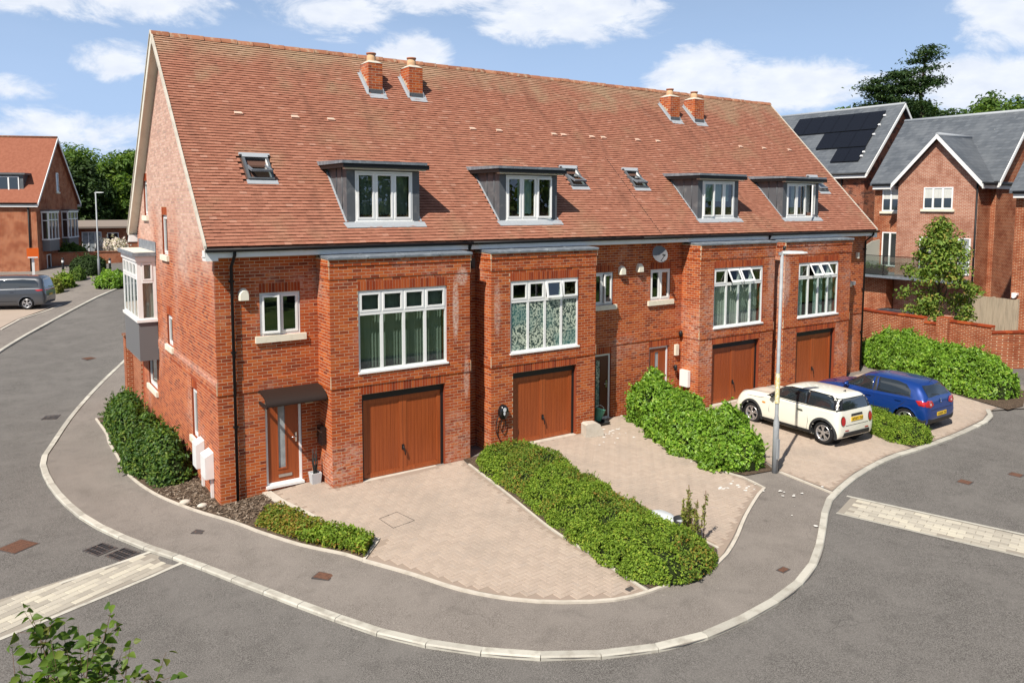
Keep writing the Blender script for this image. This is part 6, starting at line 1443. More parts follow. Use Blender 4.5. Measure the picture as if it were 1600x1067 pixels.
stuck_window(t, BP, 5.9, 6.9, 2.7, 3.8, 1); stuck_window(t, BP, 3.7, 5.4, 1.7, 3.9, 3, False, 0, 'frosted')
t = thing('garden_wall', 'low red brick wall in front of the bungalow', 'wall', (4.5, 57.5, H(4.5, 57.5)))
zz = H(3, 57); m = MB(); m.box(0.5, 7.2, 57.4, 57.65, zz - .3, zz + .95); m.build('wall', MATS['far_brick_front'], t); m = MB(); m.box(.45, 7.25, 57.35, 57.7, zz + .95, zz + 1.03); m.build('coping', MATS['ridge_tile'], t)
def bollard(x, y, lab):
    t = thing('bollard', lab, 'bollard', (x, y, H(x, y)), group='bollards at the end of the street'); z = H(x, y); m = MB(); m.lathe((x, y, z), [(.09, -.1), (.085, .9), (.06, 1.0), (0, 1.02)], 10); p = m.build('post', MATS['black'], t); m = MB(); m.lathe((x, y, z), [(.0885, .62), (.0875, .80)], 10); m.build('reflective_band', MATS['white_board'], p)
bollard(4.05, 51.0, 'black bollard with white band right of the far lamp post'); bollard(1.0, 53.5, 'black bollard beside the left-hand house gable')
# ---- brick garden wall, fence and gate on the right
t = thing('garden_wall', 'red brick boundary wall with coping behind the tall laurel hedge', 'wall', (30, 0, 0))
pl = [(30.9, 4.6), (30.25, 2.7), (30.05, .2), (30.0, -.7), (29.8, -2.7), (31.5, -3.5)]; hs_ = [1.75, 1.75, 1.55, 1.75, 1.5, 1.6]
for (a, b), z_ in zip(zip(pl, pl[1:]), hs_):
    va, vb = Vector((*a, 0)), Vector((*b, 0)); d = (vb - va).normalized(); n_ = Vector((d.y, -d.x, 0)); L_ = (vb - va).length
    if n_.x > 0: n_ = -n_
    P = Plane(va, d, n_); m = MB(); m.pbox(P, 0, L_, -.3, z_ - .08, -.215, 0); m.build('wall_section', MATS['far_brick_side'], t)
    ncp = max(1, round(L_ / .3))
    for i in range(ncp): m = MB(); m.pbox(P, L_ * i / ncp + .004, L_ * (i + 1) / ncp - .004, z_ - .08, z_, -.25, .035); m.build('coping_brick', MATS['brick_soldier'], t)
for (a, b), z_ in (((30.02, -.7), 1.85), ((30.9, 4.6), 1.85)): m = MB(); m.box(a - .24, a + .24, b - .24, b + .24, -.3, z_); m.build('pier', MATS['far_brick_side'], t)
def board_fence(name, label, a, b, z0, z1, wd=.15, cat='fence', mt='fence_wood'):
    va, vb = Vector((*a, 0)), Vector((*b, 0)); d = (vb - va).normalized(); n_ = Vector((d.y, -d.x, 0)); L_ = (vb - va).length; t = thing(name, label, cat, (*a, 0)); P = Plane(va, d, n_)
    n = round(L_ / wd)
    for i in range(n): m = MB(); m.pbox(P, L_ * i / n + .004, L_ * (i + 1) / n - .004, z0, z1 + random.uniform(-.01, .01), -.01, .012 + .008 * (i % 2)); m.build('board', MATS[mt], t)
    for i in range(int(L_ / 1.8) + 2): u = min(L_, i * 1.8); m = MB(); m.pbox(P, u - .05, u + .05, z0 - .1, z1 + .03, -.11, -.012); m.build('post', MATS[mt], t)
    for z in (z0 + .3, z1 - .3): m = MB(); m.pbox(P, 0, L_, z - .04, z + .04, -.06, -.013); m.build('rail', MATS[mt], t)
    return t, P, L_
mat('fence_wood', (.42, .34, .25), .9, .15, noises=((3, (.28, .23, .17), .4, .7, .8, (6, 6, .5)), (20, (.5, .42, .32), .5, .7, .5, (4, 4, .2))))
board_fence('wooden_fence', 'weathered pale wooden board fence behind the brick wall on the right', (34.4, 1.0), (33.9, -1.85), .1, 2.45)
tg, P, L_ = board_fence('wooden_gate', 'wooden gate with pale metal frame at the right edge', (31.75, -3.65), (33.4, -4.4), .1, 1.75, cat='gate')
m = MB()
for q in ((0, .06, .05, 1.8), (L_ - .06, L_, .05, 1.8), (0, L_, .05, .12), (0, L_, 1.25, 1.32)): m.pbox(P, *q, .03, .06)
m.build('gate_frame', MATS['zinc'], tg)
# dark car roof behind the wall
paint('paint_black', (.012, .014, .018), .35)
c = Car('parked_car', 'black car mostly hidden behind the brick wall and street tree', (33.6, 3.0, 0), rad(100),
        [(-.78, .40, .56, .62, .62, .58, .52), (-.68, .24, .84, .98, .83, .80, .68), (-.42, .21, .965, 1.36, .875, .83, .63), (.4, .19, .96, 1.475, .885, .84, .62), (1.0, .19, .95, 1.48, .885, .84, .62), (1.8, .19, .93, 1.21, .885, .83, .62), (2.2, .20, .915, 1.00, .885, .82, .66), (2.95, .22, .80, .88, .865, .74, .62), (3.40, .28, .57, .64, .70, .60, .48)],
        (0.0, 2.578), .318, 'paint_black', .845, .055, 'body')
c.both('side_window', [(2.0, .985), (1.48, 1.35), (.96, 1.395), (.05, 1.33), (-.16, 1.01)], 'car_glass'); c.patch('rear_window', [(-.60, 1.02), (.60, 1.02), (.49, 1.35), (-.49, 1.35)], 'x', -1, 'car_glass', .006); c.patch('windscreen', [(2.14, -.66), (2.14, .66), (1.56, .56), (1.56, -.56)], 'z', 1, 'car_glass', .005)
# tall pine beyond the roofs
px = far(60.2, 105, 0); t = thing('pine_tree', 'tall dark pine with layered branches on the skyline behind the slate roofs', 'tree', px)
m = MB(); cen = []; nr = []
for (dx, top, r_) in ((-2.5, 21.5, .30), (0, 22.5, .36), (2.8, 25.0, .42)):
    d = Vector((.83, -.56, 0)) * dx; b = Vector(px) + d; m.tube([b - Vector((0, 0, .3)), b + Vector((.3, 0, top * .5)), b + Vector((0, .4, top * .8)), b + Vector((.2, 0, top))], [r_, r_ * .8, r_ * .5, r_ * .12], 8)
    for i in range(30):
        z = random.uniform(13.5, top) if i > 4 else top - i * .5; ln = (.8 + (top - z) * .27) * random.uniform(.55, 1.25); a = random.uniform(0, 6.28); e = b + Vector((math.cos(a) * ln, math.sin(a) * ln, z + ln * .12 + random.uniform(-.3, .4)))
        m.tube([b + Vector((0, 0, z - .3)), e], [.09, .03], 5, caps=False)
        for q in (1.0, .6):
            o_ = (b + Vector((0, 0, z))).lerp(e, q); k = 75; g = RNG.normal(0, 1, (k, 3)) * np.array([.8, .8, .17]) + np.array(o_); cen.append(g); nr.append(np.tile([0, 0, 1.0], (k, 1)))
m.build('trunk', MATS['bark'], t, fix=False); cen = np.concatenate(cen); leaves('crown', cen, np.concatenate(nr), RNG.uniform(.25, .6, len(cen)), 'leaf_pine', t, aspect=.35, jitter=.6)['kind'] = 'stuff'
# ================================================================== small things
def lamp_post(name, label, x, y, h, arm, rb=.085, rt=.045, sleeve=True):
    z = H(x, y); t = thing(name, label, 'lamp post', (x, y, z)); m = MB()
    m.tube([(x, y, z - .2), (x, y, z + 1.25), (x, y, z + 1.42), (x, y, z + h)], [rb, rb, rb * .62, rt], 14); m.build('column', MATS['zinc_post'], t)
    a = Vector(arm).normalized(); m = MB(); m.bar(Vector((x, y, z + h - .02)) - a * .08, Vector((x, y, z + h)) + a * .16, .07, .07); hd_ = m.build('bracket', MATS['zinc_post'], t)
    m = MB(); b = Vector((x, y, z + h)); s_ = Vector((-a.y, a.x, 0)); vs = []
    for f_, w_, zt_, zb_ in ((.0, .05, .05, -.015), (.2, .095, .055, -.015), (.5, .085, .045, -.008), (.60, .045, .03, 0)):
        p = b + a * f_; vs += [p + s_ * w_ + Vector((0, 0, zb_)), p - s_ * w_ + Vector((0, 0, zb_)), p - s_ * w_ * .8 + Vector((0, 0, zt_)), p + s_ * w_ * .8 + Vector((0, 0, zt_))]
    m.add(vs, [(4 * i + j, 4 * i + (j + 1) % 4, 4 * i + 4 + (j + 1) % 4, 4 * i + 4 + j) for i in range(3) for j in range(4)] + [(0, 1, 2, 3), (12, 13, 14, 15)]); ln = m.build('lantern', MATS['lamp_white'], t)
    m = MB(); m.cyl((b.x + a.x * .05, b.y + a.y * .05), .035, b.z + .07, b.z + .17, 8); m.build('photocell', MATS['black'], ln)
    if sleeve: m = MB(); m.tube([(x, y, z + 1.75), (x, y, z + 2.5)], [.058, .056], 14, caps=False); m.build('sticker', mat('sticker', (.62, .52, .20), .6, noises=((25, (.7, .7, .66), .45, .6, .9),)), t); m = MB(); m.box(x - .04, x + .04, y - .094, y - .06, z + .35, z + .85); m.build('access_door', MATS['zinc_post'], t)
mat('zinc_post', (.29, .305, .32), .5, .4, noises=((6, (.37, .385, .40), .4, .7, .7),)); mat('lamp_white', (.52, .54, .54), .4)
lamp_post('lamp_post', 'tall grey street lamp standing at the end of the laurel hedge', 11.90, -5.83, 5.46, (.83, -.56, 0), .072, .038)
lamp_post('lamp_post', 'distant grey street lamp at the end of the side street', 2.87, 47.3, 6.2, (.83, -.56, 0), sleeve=False)
# satellite dishes
def dish(lab, c, r, n, wall):
    t = thing('satellite_dish', lab, 'satellite dish', c); n = Vector(n).normalized(); x = n.orthogonal().normalized(); y = n.cross(x); c = Vector(c); m = MB(); vs = [c - n * .06]; k = 20
    for rr, d in ((.5, -.045), (1.0, 0)):
        for j in range(k): a = 2 * math.pi * j / k; vs.append(c + (x * math.cos(a) + y * math.sin(a)) * r * rr + n * d)
    m.add(vs, [(0, 1 + j, 1 + (j + 1) % k) for j in range(k)] + [(1 + j, 1 + k + j, 1 + k + (j + 1) % k, 1 + (j + 1) % k) for j in range(k)], 0, True); m.build('reflector', mat('dish_grey', (.14, .14, .15), .5) if 'dish_grey' not in MATS else MATS['dish_grey'], t, fix=False)
    m = MB(); f = c + n * r * 1.1 - Vector((0, 0, r * .45)); m.tube([c - Vector((0, 0, r * .95)), f], .012, 6); m.tube([f, f - (f - c).normalized() * .1], .03, 8); m.build('feed_arm', MATS['trim'], t)
    m = MB(); m.tube([c - n * .05, Vector(wall) + Vector((0, 0, .02)), Vector(wall)], .02, 6); m.build('mount', MATS['trim'], t)
dish('grey satellite dish under the eaves above the third house window', (13.28, -.32, 5.10), .27, (-.25, -1, .35), (13.28, -.02, 5.0))
dish('dark satellite dish on the wall left of the balcony', (38.3, 9.4, 3.55), .42, (-.8, -.6, .35), (41.0, 9.2, 3.4))
# car charger with its cable
t = thing('car_charger', 'black wall-mounted car charger with cable beside the second garage', 'charger', (7.08, -.81, 1.1)); P = front_plane(-.807)
m = MB(); vs = []; k = 22
for w_, sc in ((0, 1.0), (.09, .97), (.13, .78)):
    for j in range(k): a = 2 * math.pi * j / k; vs.append(P(7.08 + .145 * sc * math.cos(a), 1.12 + .21 * sc * math.sin(a) * (1.0 if math.sin(a) > 0 else .95), w_))
m.add(vs, [(l * k + j, l * k + (j + 1) % k, (l + 1) * k + (j + 1) % k, (l + 1) * k + j) for l in range(2) for j in range(k)] + [tuple(range(2 * k, 3 * k))], 0, True); bd = m.build('casing', MATS['black_gloss'], t)
m = MB(); m.prism(ellipse(7.07, 1.20, .05, .06), P, .13, .136); m.prism(ellipse(7.06, 1.10, .028, .05), P, .13, .136); m.build('status_panel', mat('pale_grey', (.6, .62, .64), .3), bd)
m = MB(); pts = [P(6.98, 1.02, .06)] + [P(6.98 - .13 * math.sin(a) * (1.0), .78 - .26 * math.cos(a) * -1, .05) for a in np.linspace(.2, 1.5, 5)] + [P(6.86, .62, .04), P(6.95, .42, .04), P(7.06, .30, .05), P(7.22, .14, .06)]
m.tube(spline(pts, .05), .014, 6); m.tube(spline([P(7.05, .98, .05), P(7.0, .72, .04), P(7.06, .58, .04), P(7.14, .66, .04), P(7.15, .9, .05)], .05), .012, 6); m.build('cable', MATS['black'], t)
# post box on the side of the first bay, lanterns
m = MB(); m.box(2.22, 2.325, -.46, -.14, .95, 1.38); t = m.build('post_box', MATS['black_gloss']); tag(t, 'black wall post box on the side of the first bay', 'post box')
m = MB(); m.box(2.215, 2.3255, -.43, -.17, 1.25, 1.28); m.build('post_slot', MATS['steel'], t)
def lantern(lab, x, y, z, side):
    t = thing('wall_lamp', lab, 'wall lamp', (x, y, z), group='wall lamps'); m = MB(); m.lathe((x, y, z), [(.0, -.09), (.055, -.08), (.06, .06), (.03, .09), (0, .1)], 10); m.build('lamp_head', MATS['black'], t); m = MB(); m.bar((x, y, z + .02), (x + side[0] * .14, y + side[1] * .14, z + .02), .03, .03); m.build('bracket', MATS['black'], t)
lantern('small black wall lamp at the inner corner of the first bay', 2.20, -.22, 2.16, (1, 0)); lantern('black round wall lamp beside the third front door', 14.50, -.10, 2.45, (0, 1)); lantern('small wall lamp on the brick by the third front door', 14.3, -.10, 1.35, (0, 1))
m = MB(); m.box(14.30, 14.44, -.10, -.012, 1.75, 2.1); tag(m.build('doorbell_box', MATS['sill_stone']), 'pale plastic box on the wall right of the third door', 'box')
m = MB(); m.box(14.47, 14.585, -.48, -.12, .75, 1.28); tag(m.build('meter_box', MATS['upvc']), 'white meter box on the side of the third bay above the laurel', 'meter box')
for (ya, yb, za, zb, lab) in ((1.42, 1.82, .30, .98, 'white meter box on the gable wall, left of two'), (.52, .98, .30, .92, 'white meter box on the gable wall nearest the corner')):
    t = thing('meter_box', lab, 'meter box', (0, ya, za)); m = MB(); m.prism([(-.008, za), (-.20, za), (-.20, zb - .10), (-.008, zb)], Plane((0, 0, 0), (1, 0, 0), (0, 1, 0)), ya, yb); m.build('cabinet', MATS['upvc'], t); m = MB(); m.box(-.07, -.01, ya + .05, ya + .13, -.3, za); m.build('pipe_cover', MATS['upvc'], t)
# planter with a dark twisted plant
t = thing('planter', 'square grey planter with a dark slender plant beside the first front door', 'planter', (2.16, -.16, 0)); x, y, z = 2.13, -.20, H(2.1, -.2)
m = MB(); m.add([(x + a * .10, y + b * .10, z) for a, b in ((-1, -1), (1, -1), (1, 1), (-1, 1))] + [(x + a * .125, y + b * .125, z + .26) for a, b in ((-1, -1), (1, -1), (1, 1), (-1, 1))] + [(x + a * .10, y + b * .10, z + .26) for a, b in ((-1, -1), (1, -1), (1, 1), (-1, 1))] + [(x + a * .10, y + b * .10, z + .22) for a, b in ((-1, -1), (1, -1), (1, 1), (-1, 1))], [(i, (i + 1) % 4, 4 + (i + 1) % 4, 4 + i) for i in range(4)] + [(4 + i, 4 + (i + 1) % 4, 8 + (i + 1) % 4, 8 + i) for i in range(4)] + [(8 + i, 8 + (i + 1) % 4, 12 + (i + 1) % 4, 12 + i) for i in range(4)] + [(12, 13, 14, 15)]); m.build('pot', mat('pot_grey', (.48, .50, .52), .6), t)
m = MB()
for i in range(7): a = i * .9; m.tube([(x + .03 * math.cos(a), y + .03 * math.sin(a), z + .2), (x + .06 * math.cos(a + 1), y + .06 * math.sin(a + 1), z + .5), (x + .05 * math.cos(a + 2), y + .05 * math.sin(a + 2), z + .65 + .25 * random.random())], [.018, .014, .004], 5)
m.build('plant', mat('dark_plant', (.03, .032, .03), .6), t)
# things left by the second door
t = thing('bucket', 'pale green plastic bucket tipped against the second front door', 'bucket', (10.80, -.35, .1)); M_ = Matrix.Translation((10.78, -.34, H(10.8, -.3) + .09)) @ Matrix.Rotation(rad(20), 4, 'Y')
m = MB(); k = 18; vs = []
for r_, z_ in ((.11, 0), (.155, .36), (.165, .36), (.165, .38), (.145, .38), (.10, .02)):
    for j in range(k): a = 2 * math.pi * j / k; vs.append(M_ @ Vector((r_ * math.cos(a), r_ * math.sin(a), z_)))
m.add(vs, [(l * k + j, l * k + (j + 1) % k, (l + 1) * k + (j + 1) % k, (l + 1) * k + j) for l in range(5) for j in range(k)] + [tuple(range(k)), tuple(range(5 * k, 6 * k))], 0, True); m.build('body', mat('mint', (.16, .50, .38), .4), t)
m = MB(); m.tube([M_ @ Vector((.165 * math.cos(a), .02, .37 + .10 * math.sin(a))) for a in np.linspace(0, math.pi, 9)], .007, 5); m.build('handle', MATS['white_board'], t)
m = MB(); zt_ = H(10.8, -.4); m.add([(10.5, -.62, zt_ + .004), (11.0, -.62, zt_ + .004), (11.0, -.15, zt_ + .004), (10.5, -.15, zt_ + .004), (10.46, -.66, zt_ + .09), (11.04, -.66, zt_ + .09), (11.04, -.11, zt_ + .09), (10.46, -.11, zt_ + .09), (10.5, -.62, zt_ + .03), (11.0, -.62, zt_ + .03), (11.0, -.15, zt_ + .03), (10.5, -.15, zt_ + .03)], [(0, 1, 5, 4), (1, 2, 6, 5), (2, 3, 7, 6), (3, 0, 4, 7), (8, 9, 10, 11), (4, 5, 9, 8), (5, 6, 10, 9), (6, 7, 11, 10), (7, 4, 8, 11)]); tag(m.build('builders_tray', MATS['trim']), 'black plastic tray under the green bucket', 'tray')
zt_ = H(9.9, -1.0); m = MB(); m.prism([(0, 0), (.50, 0), (.50, .08), (.42, .34), (.10, .40), (0, .30)], Plane((9.72, -1.15, zt_ + .01), (.97, -.25, 0), (-.25, -.97, 0)), 0, .0) if False else None
m = MB(); PB = Plane((9.66, -.98, zt_ + .008), (.97, -.24, 0), (-.24, -.97, 0)); m.prism([(0, 0), (.56, 0), (.56, .10), (.44, .34), (.34, .38), (.06, .38), (0, .34)], PB, -.02, .30)
tag(m.build('stone_block', MATS['edging']), 'pale carved stone block leaning beside the second garage', 'stone')
# splashes of white plaster on the second drive and the pavement
mb = MB()
for (cx, cy, n, sp) in ((10.35, -1.35, 18, .30), (10.7, -1.0, 8, .22), (9.9, -2.0, 5, .4), (10.1, -5.9, 12, .22), (10.45, -6.2, 10, .2), (11.1, -6.9, 7, .35), (10.2, -7.6, 3, .4), (11.0, -4.2, 3, .4)):
    for _ in range(n):
        x, y = cx + random.gauss(0, sp), cy + random.gauss(0, sp * .7); r_ = random.uniform(.008, .055); k = 9; vs = [(x + r_ * random.uniform(.5, 1.5) * math.cos(2 * math.pi * j / k), y + r_ * random.uniform(.4, 1.1) * math.sin(2 * math.pi * j / k)) for j in range(k)]
        mb.add([(a, b, H(a, b) + .0105) for a, b in vs], [tuple(range(k))])
tag(mb.build('plaster_splash', MATS['white_stain'], fix=False), 'splashes of dried white plaster on the second driveway and pavement', 'splash', kind='stuff')
# tub and bag by the long hedge, yellow spiky plant
t = thing('plastic_tub', 'dark round plastic tub of rubble beside the long hedge', 'tub', (7.42, -7.0, H(7.4, -7))); z = H(7.4, -7); m = MB(); m.lathe((7.42, -7.0, z + .01), [(0, .0), (.16, 0), (.20, .22), (.19, .22), (.16, .12), (0, .14)], 18); m.build('tub', MATS['trim'], t); m = MB(); m.lathe((7.42, -7.0, z + .01), [(.0, .16), (.10, .16), (.165, .13)], 12); m.build('rubble', MATS['pot_grey'], t)
m = MB(); vs = []; k = 12
for zf, rf in ((0, 1.0), (.6, .9), (1.0, .5)):
    for j in range(k): a = 2 * math.pi * j / k; rr = rf * (1 + .2 * noise3((math.cos(a) * 2, math.sin(a) * 2, zf), 1.3)); vs.append((7.42 + .22 * rr * math.cos(a), -6.45 + .38 * rr * math.sin(a), z + .01 + .16 * zf))
m.add(vs, [(l * k + j, l * k + (j + 1) % k, (l + 1) * k + (j + 1) % k, (l + 1) * k + j) for l in range(2) for j in range(k)] + [tuple(range(2 * k, 3 * k))], 0, True); tag(m.build('grey_sack', MATS['pot_grey']), 'pale grey sack lying beside the long hedge', 'sack')
t = thing('euphorbia_plant', 'upright yellow-green spiky plant at the end of the long hedge', 'plant', (7.25, -7.45, H(7.2, -7.4))); m = MB(); cen = []; nr = []
for i in range(16):
    x, y = 7.22 + random.uniform(-.14, .14), -7.45 + random.uniform(-.22, .22); hh = random.uniform(.6, 1.05); top = Vector((x + random.uniform(-.06, .06), y + random.uniform(-.06, .06), H(x, y) + hh)); m.tube([(x, y, H(x, y)), top], [.010, .006], 5)
    for q in range(40): f = .3 + .65 * random.random(); p = Vector((x, y, H(x, y))).lerp(top, f); cen.append((p.x + random.gauss(0, .020), p.y + random.gauss(0, .020), p.z + .02)); nr.append((random.gauss(0, 1), random.gauss(0, 1), .6))
m.build('stems', MATS['twig'], t); leaves('foliage', cen, nr, RNG.uniform(.05, .10, len(cen)), 'leaf_yellow', t, aspect=.35)['kind'] = 'stuff'
# manhole covers, gullies
def cover(lab, x, y, w_, l_, a, mt, off, name='manhole_cover', rim=True):
    t = thing(name, lab, 'manhole cover', (x, y, H(x, y) + off), a); m = MB(); m.box(-l_ / 2, l_ / 2, -w_ / 2, w_ / 2, -.03, .004); m.build('frame', MATS['iron'], t, local=True); m = MB(); m.box(-l_ / 2 + .025, l_ / 2 - .025, -w_ / 2 + .025, w_ / 2 - .025, -.02, .009)
    for i in range(int(l_ / .06) - 1):
        for j in range(int(w_ / .06) - 1): px_, py_ = -l_ / 2 + .06 + i * .06, -w_ / 2 + .06 + j * .06; m.box(px_ - .018, px_ + .018, py_ - .018, py_ + .018, .0085, .013) if l_ > .4 else None
    o = m.build('lid', MATS[mt], t, local=True)
    if l_ > .4: o['kind'] = 'stuff'
RO = -.06
cover('rusty square manhole cover in the road at the left edge', -3.87, .49, .55, .55, .6, 'iron_rust', RO + .001)
cover('small rusty cover in the pavement before the first drive', .68, -4.61, .26, .36, -.9, 'iron_rust', -.018); cover('small dark grey cover in the pavement by the planting bed', -.70, -1.03, .20, .26, -.8, 'iron', -.018)
cover('small rusty cover in the pavement near the kerb on the right', 7.66, -9.25, .16, .24, .1, 'iron_rust', -.018); cover('rusty cover in the road nearest the sett strip on the right', 15.3, -8.75, .3, .3, .1, 'iron_rust', RO + .001); cover('rusty cover in the road beyond the blue car drive', 16.9, -9.2, .3, .3, .1, 'iron_rust', RO + .001)
cover('small dark drain cover at the tip of the first drive', 4.80, -8.26, .14, .2, .1, 'iron', .001); cover('distant rusty manhole cover in the side street', -.62, 19.3, .55, .55, .3, 'iron_rust', RO + .001)
def grate(lab, x, y, a):
    t = thing('drain_grate', lab, 'drain', (x, y, H(x, y) + RO), a, group='road drains'); m = MB(); m.box(-.24, .24, -.21, .21, -.03, .003); m.build('pit', MATS['black'], t, local=True); m = MB()
    for q in ((-.25, -.22, -.22, .22), (.22, .25, -.22, .22), (-.22, .22, -.22, -.19), (-.22, .22, .19, .22)): m.box(*q, -.03, .014)
    m.build('frame', MATS['iron'], t, local=True)
    for i in range(6): m = MB(); m.bar((-.2 + i * .08, -.2, .008), (-.12 + i * .08, .2, .008) if i < 5 else (.21, .2, .008), .022, .010); m.build('bar', MATS['iron'], t, local=True)
    for z_ in (-.08, .06): m = MB(); m.box(-.22, .22, z_ - .012, z_ + .012, .004, .0125); m.build('bar', MATS['iron'], t, local=True)
grate('iron road drain beside the kerb, left of the pair', -2.50, -.60, -1.1); grate('iron road drain beside the sett strip, right of the pair', -2.16, -1.10, -1.1); grate('distant road drain beside the kerb in the side street', -2.62, 10.9, 1.2)
m = MB()
for a, b in (((2.48, -3.06), (2.95, -2.93)), ((2.95, -2.93), (3.06, -3.55)), ((3.06, -3.55), (2.52, -3.66)), ((2.52, -3.66), (2.48, -3.06))): m.bar((*a, .008), (*b, .008), .008, .006)
t = m.build('recessed_cover', MATS['iron']); tag(t, 'recessed inspection cover outline set in the first block-paved drive', 'manhole cover')
# orange sign by the left house
t = thing('orange_sign', 'orange board on a white post beside the left-hand house', 'sign', (-1.55, 41.3, H(-1.5, 41))); z = H(-1.5, 41); m = MB(); m.box(-1.62, -1.48, 41.2, 41.34, z - .2, z + 2.6); m.build('post', MATS['white_board'], t); m = MB(); m.box(-1.88, -1.22, 41.1, 41.18, z + 2.35, z + 3.0); m.build('board', mat('orange_board', (.75, .13, .015), .5), t); m = MB(); m.box(-1.84, -1.28, 41.09, 41.0995, z + 2.36, z + 2.44); m.build('lower_band', MATS['white_board'], t)
# garden wall beyond the gable
t = thing('garden_wall', 'brick garden wall with end pier behind the gable of the first house', 'wall', (-.2, 10.6, -.2)); m = MB(); m.box(-.05, .18, 10.01, 11.6, -.4, 1.75); m.build('wall_section', MATS['far_brick_side'], t); m = MB(); m.box(-.28, .22, 11.6, 12.05, -.4, 2.05); m.build('pier', MATS['far_brick_front'], t); m = MB(); m.box(-.32, .26, 11.56, 12.09, 2.05, 2.12); m.build('coping', MATS['ridge_tile'], t)
# shrubs of the side street
hedge('box_hedge', 'dark square-cut hedge at the far end of the side street', [(1.3, 49.6, .8, 1.35), (2.9, 48.6, .9, 1.35), (3.3, 48.3, .8, 1.3)], 'leaf_dark', .16, 350, rough=.05, power=6)
hedge('shrub', 'bright green spreading shrub on the kerb of the side street', [(2.1, 40.1, .9, .75), (3.4, 41.2, 1.1, .9), (4.4, 42.4, .9, .7)], 'leaf_laurel', .16, 420, rough=.25, cat='shrub')
hedge('shrub', 'yellow-leaved shrub beside the grey van', [(-.9, 40.6, .5, .75), (.0, 41.0, .55, .85)], 'leaf_yellow', .14, 450, rough=.2, cat='shrub')
hedge('shrub', 'green shrub behind the yellow-leaved shrub', [(-.2, 42.6, .6, .95), (.8, 43.2, .7, .95)], 'leaf_hedge', .14, 400, rough=.2, cat='shrub')
hedge('shrub', 'grey-green low shrub under the left-hand gable', [(.7, 46.2, .7, .8), (1.9, 46.4, .8, .85)], 'leaf_tree', .14, 350, rough=.2, cat='shrub')
hedge('shrub', 'white flowering shrub before the bungalow', [(3.9, 59.4, 1.0, 1.7), (6.4, 59.2, 1.1, 1.9)], 'flower', .25, 260, rough=.3, cat='shrub')
hedge('shrub', 'green bushes behind the low wall left of the flowering shrub', [(1.0, 59.4, .8, 1.4), (3.4, 59.4, .9, 1.3)], 'leaf_tree', .22, 260, rough=.3, cat='shrub')
# ---- birch sapling whose top reaches into the foreground
t = thing('birch_tree', 'leafy top of a young birch in the bottom left foreground', 'tree', (-3.9, -13.6, -.2)); bm_ = MB()
base = Vector((-3.95, -13.55, 3.55)); bm_.tube([(-3.95, -13.6, -.5), (-3.93, -13.58, 1.5), (-3.95, -13.55, 3.0), base], [.06, .05, .032, .022], 9)
tips = [(-4.222, -12.932, 4.21), (-4.134, -12.872, 4.196), (-4.061, -13.247, 4.554), (-4.008, -13.177, 4.412), (-3.972, -13.442, 4.43), (-3.895, -13.137, 4.373), (-3.849, -13.401, 4.456), (-3.82, -13.657, 4.517), (-3.685, -13.385, 4.514), (-3.702, -13.159, 4.261), (-3.778, -13.462, 4.342), (-3.627, -13.561, 4.375), (-3.647, -13.324, 4.195), (-3.601, -13.706, 4.32), (-3.464, -13.563, 4.26), (-3.914, -13.602, 4.439), (-4.021, -13.186, 4.251), (-4.11, -13.362, 4.302), (-3.541, -13.639, 4.196), (-3.821, -13.214, 4.126), (-3.96, -13.351, 4.227), (-3.741, -13.616, 4.271)]
LM = []
for q in range(3):
    me = MB(); L_, W_ = .066 * (1 + .12 * q), .050; pts = [(0, 0), (.25, .85), (.45, 1.0), (.7, .62), (.88, .28), (1.0, 0)]; cv = .10 + .08 * q
    vs = [(a * L_, 0, -cv * L_ * a * a) for a, _ in pts] + [(a * L_, b * W_ / 2, .22 * b * W_ - cv * L_ * a * a) for a, b in pts[1:-1]] + [(a * L_, -b * W_ / 2, .22 * b * W_ - cv * L_ * a * a) for a, b in pts[1:-1]]
    fs = [(0, 1, 6), (0, 10, 1)] + [(i, i + 1, 6 + i, 5 + i) for i in range(1, 4)] + [(i, 9 + i, 10 + i, i + 1) for i in range(1, 4)] + [(4, 5, 9), (4, 13, 5)]
    me.add(vs, fs, 0, True); LM.append(me.mesh('leaf', MATS['leaf_birch']))
crown = bm_; spots = []
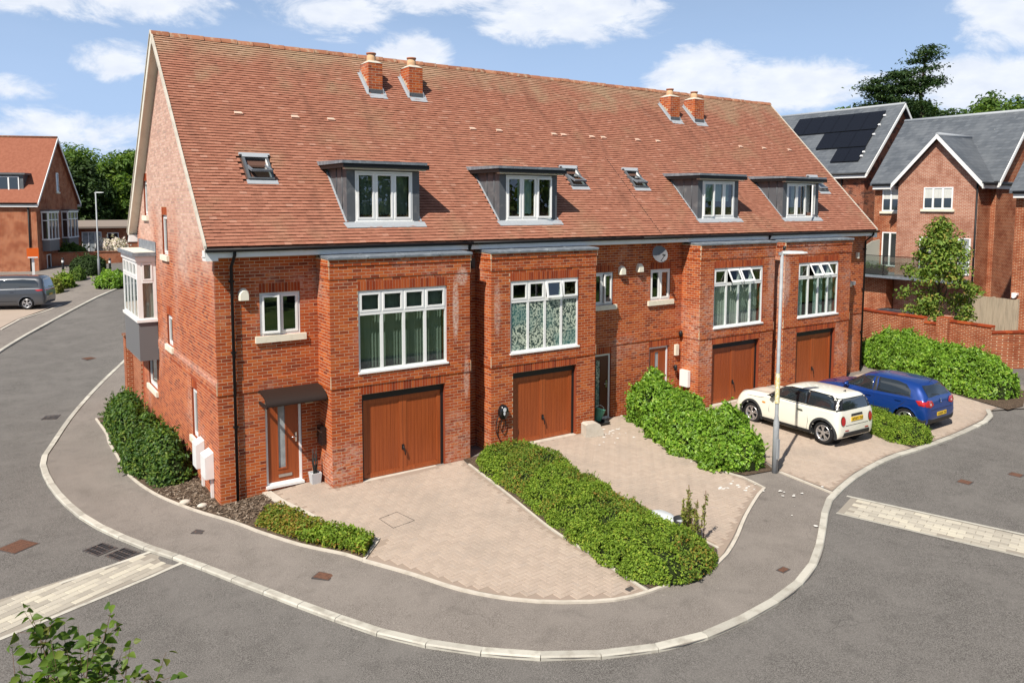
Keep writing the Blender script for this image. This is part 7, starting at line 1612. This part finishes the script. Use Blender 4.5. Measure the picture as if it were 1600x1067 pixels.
for tip in tips:
    tip = Vector(tip); st = base + Vector((random.uniform(-.12, .12), random.uniform(-.12, .12), random.uniform(-.45, .0))); w1 = Vector((random.uniform(-.09, .09), random.uniform(-.09, .09), 0)); w2 = Vector((random.uniform(-.05, .05), random.uniform(-.05, .05), 0))
    cv = spline([st, st.lerp(tip, .35) + w1, st.lerp(tip, .7) + w2, tip], .022)
    bm_.tube(cv, list(np.linspace(.006, .0009, len(cv))), 5, caps=False)
    for i in range(int(len(cv) * .45), len(cv), 2): spots.append((cv[i], i / len(cv)))
    for q in range(18):                                 # short side twigs low down, where the top is densest
        i = random.randrange(int(len(cv) * .35), int(len(cv) * .85)); e = cv[i] + Vector((random.gauss(0, 1), random.gauss(0, 1), .5)).normalized() * random.uniform(.06, .15); bm_.tube([cv[i], e], [.002, .0008], 4, caps=False)
        for f in (.4, .7, 1.0): spots.append((cv[i].lerp(e, f), i / len(cv)))
stem = bm_.build('trunk', MATS['twig'], t, fix=False)
spots.sort(key=lambda q: -q[0].z); shown = spots[:300]; rest = spots[300:]
def leaf_at(p, f):
    out = Vector((random.gauss(0, 1), random.gauss(0, 1), random.uniform(-.6, .35))).normalized(); s_ = random.uniform(.7, 1.2) * (1.12 - .35 * f)
    return Matrix.Translation(p + out * .012) @ out.to_track_quat('X', 'Z').to_matrix().to_4x4() @ Matrix.Rotation(random.uniform(-1.2, 1.2), 4, 'X') @ Matrix.Scale(s_, 4)
for p, f in shown:
    o = bpy.data.objects.new('leaf', random.choice(LM)); COL.objects.link(o); o.parent = stem; o.matrix_basis = leaf_at(p, f)
mb = MB()
for p, f in rest:
    me = random.choice(LM); M_ = leaf_at(p, f); mb.add([M_ @ v.co for v in me.vertices], [tuple(q.vertices) for q in me.polygons], 0, True)
mb.build('lower_leaves', MATS['leaf_birch'], stem, fix=False)['kind'] = 'stuff'
# trees across the road behind the viewpoint (they show in the window glass)
for i, (x, y, hh, wd) in enumerate(((4, -36, 9, 'leftmost but one'), (13, -34, 11, 'tallest'), (22, -37, 10, 'middle'), (31, -34, 9.5, 'fifth from the left'), (41, -30, 9, 'rightmost'), (-8, -38, 10, 'leftmost'))):
    tree('broad_tree', 'broadleaf tree on the lawn across the road, %s of the row' % wd, (x, y, -.1), hh, .3, (hh * .55, hh * .42, hh * .42), 'leaf_tree', .5, 60, 90, 1.3, .8, limbs=5, group='trees across the road')
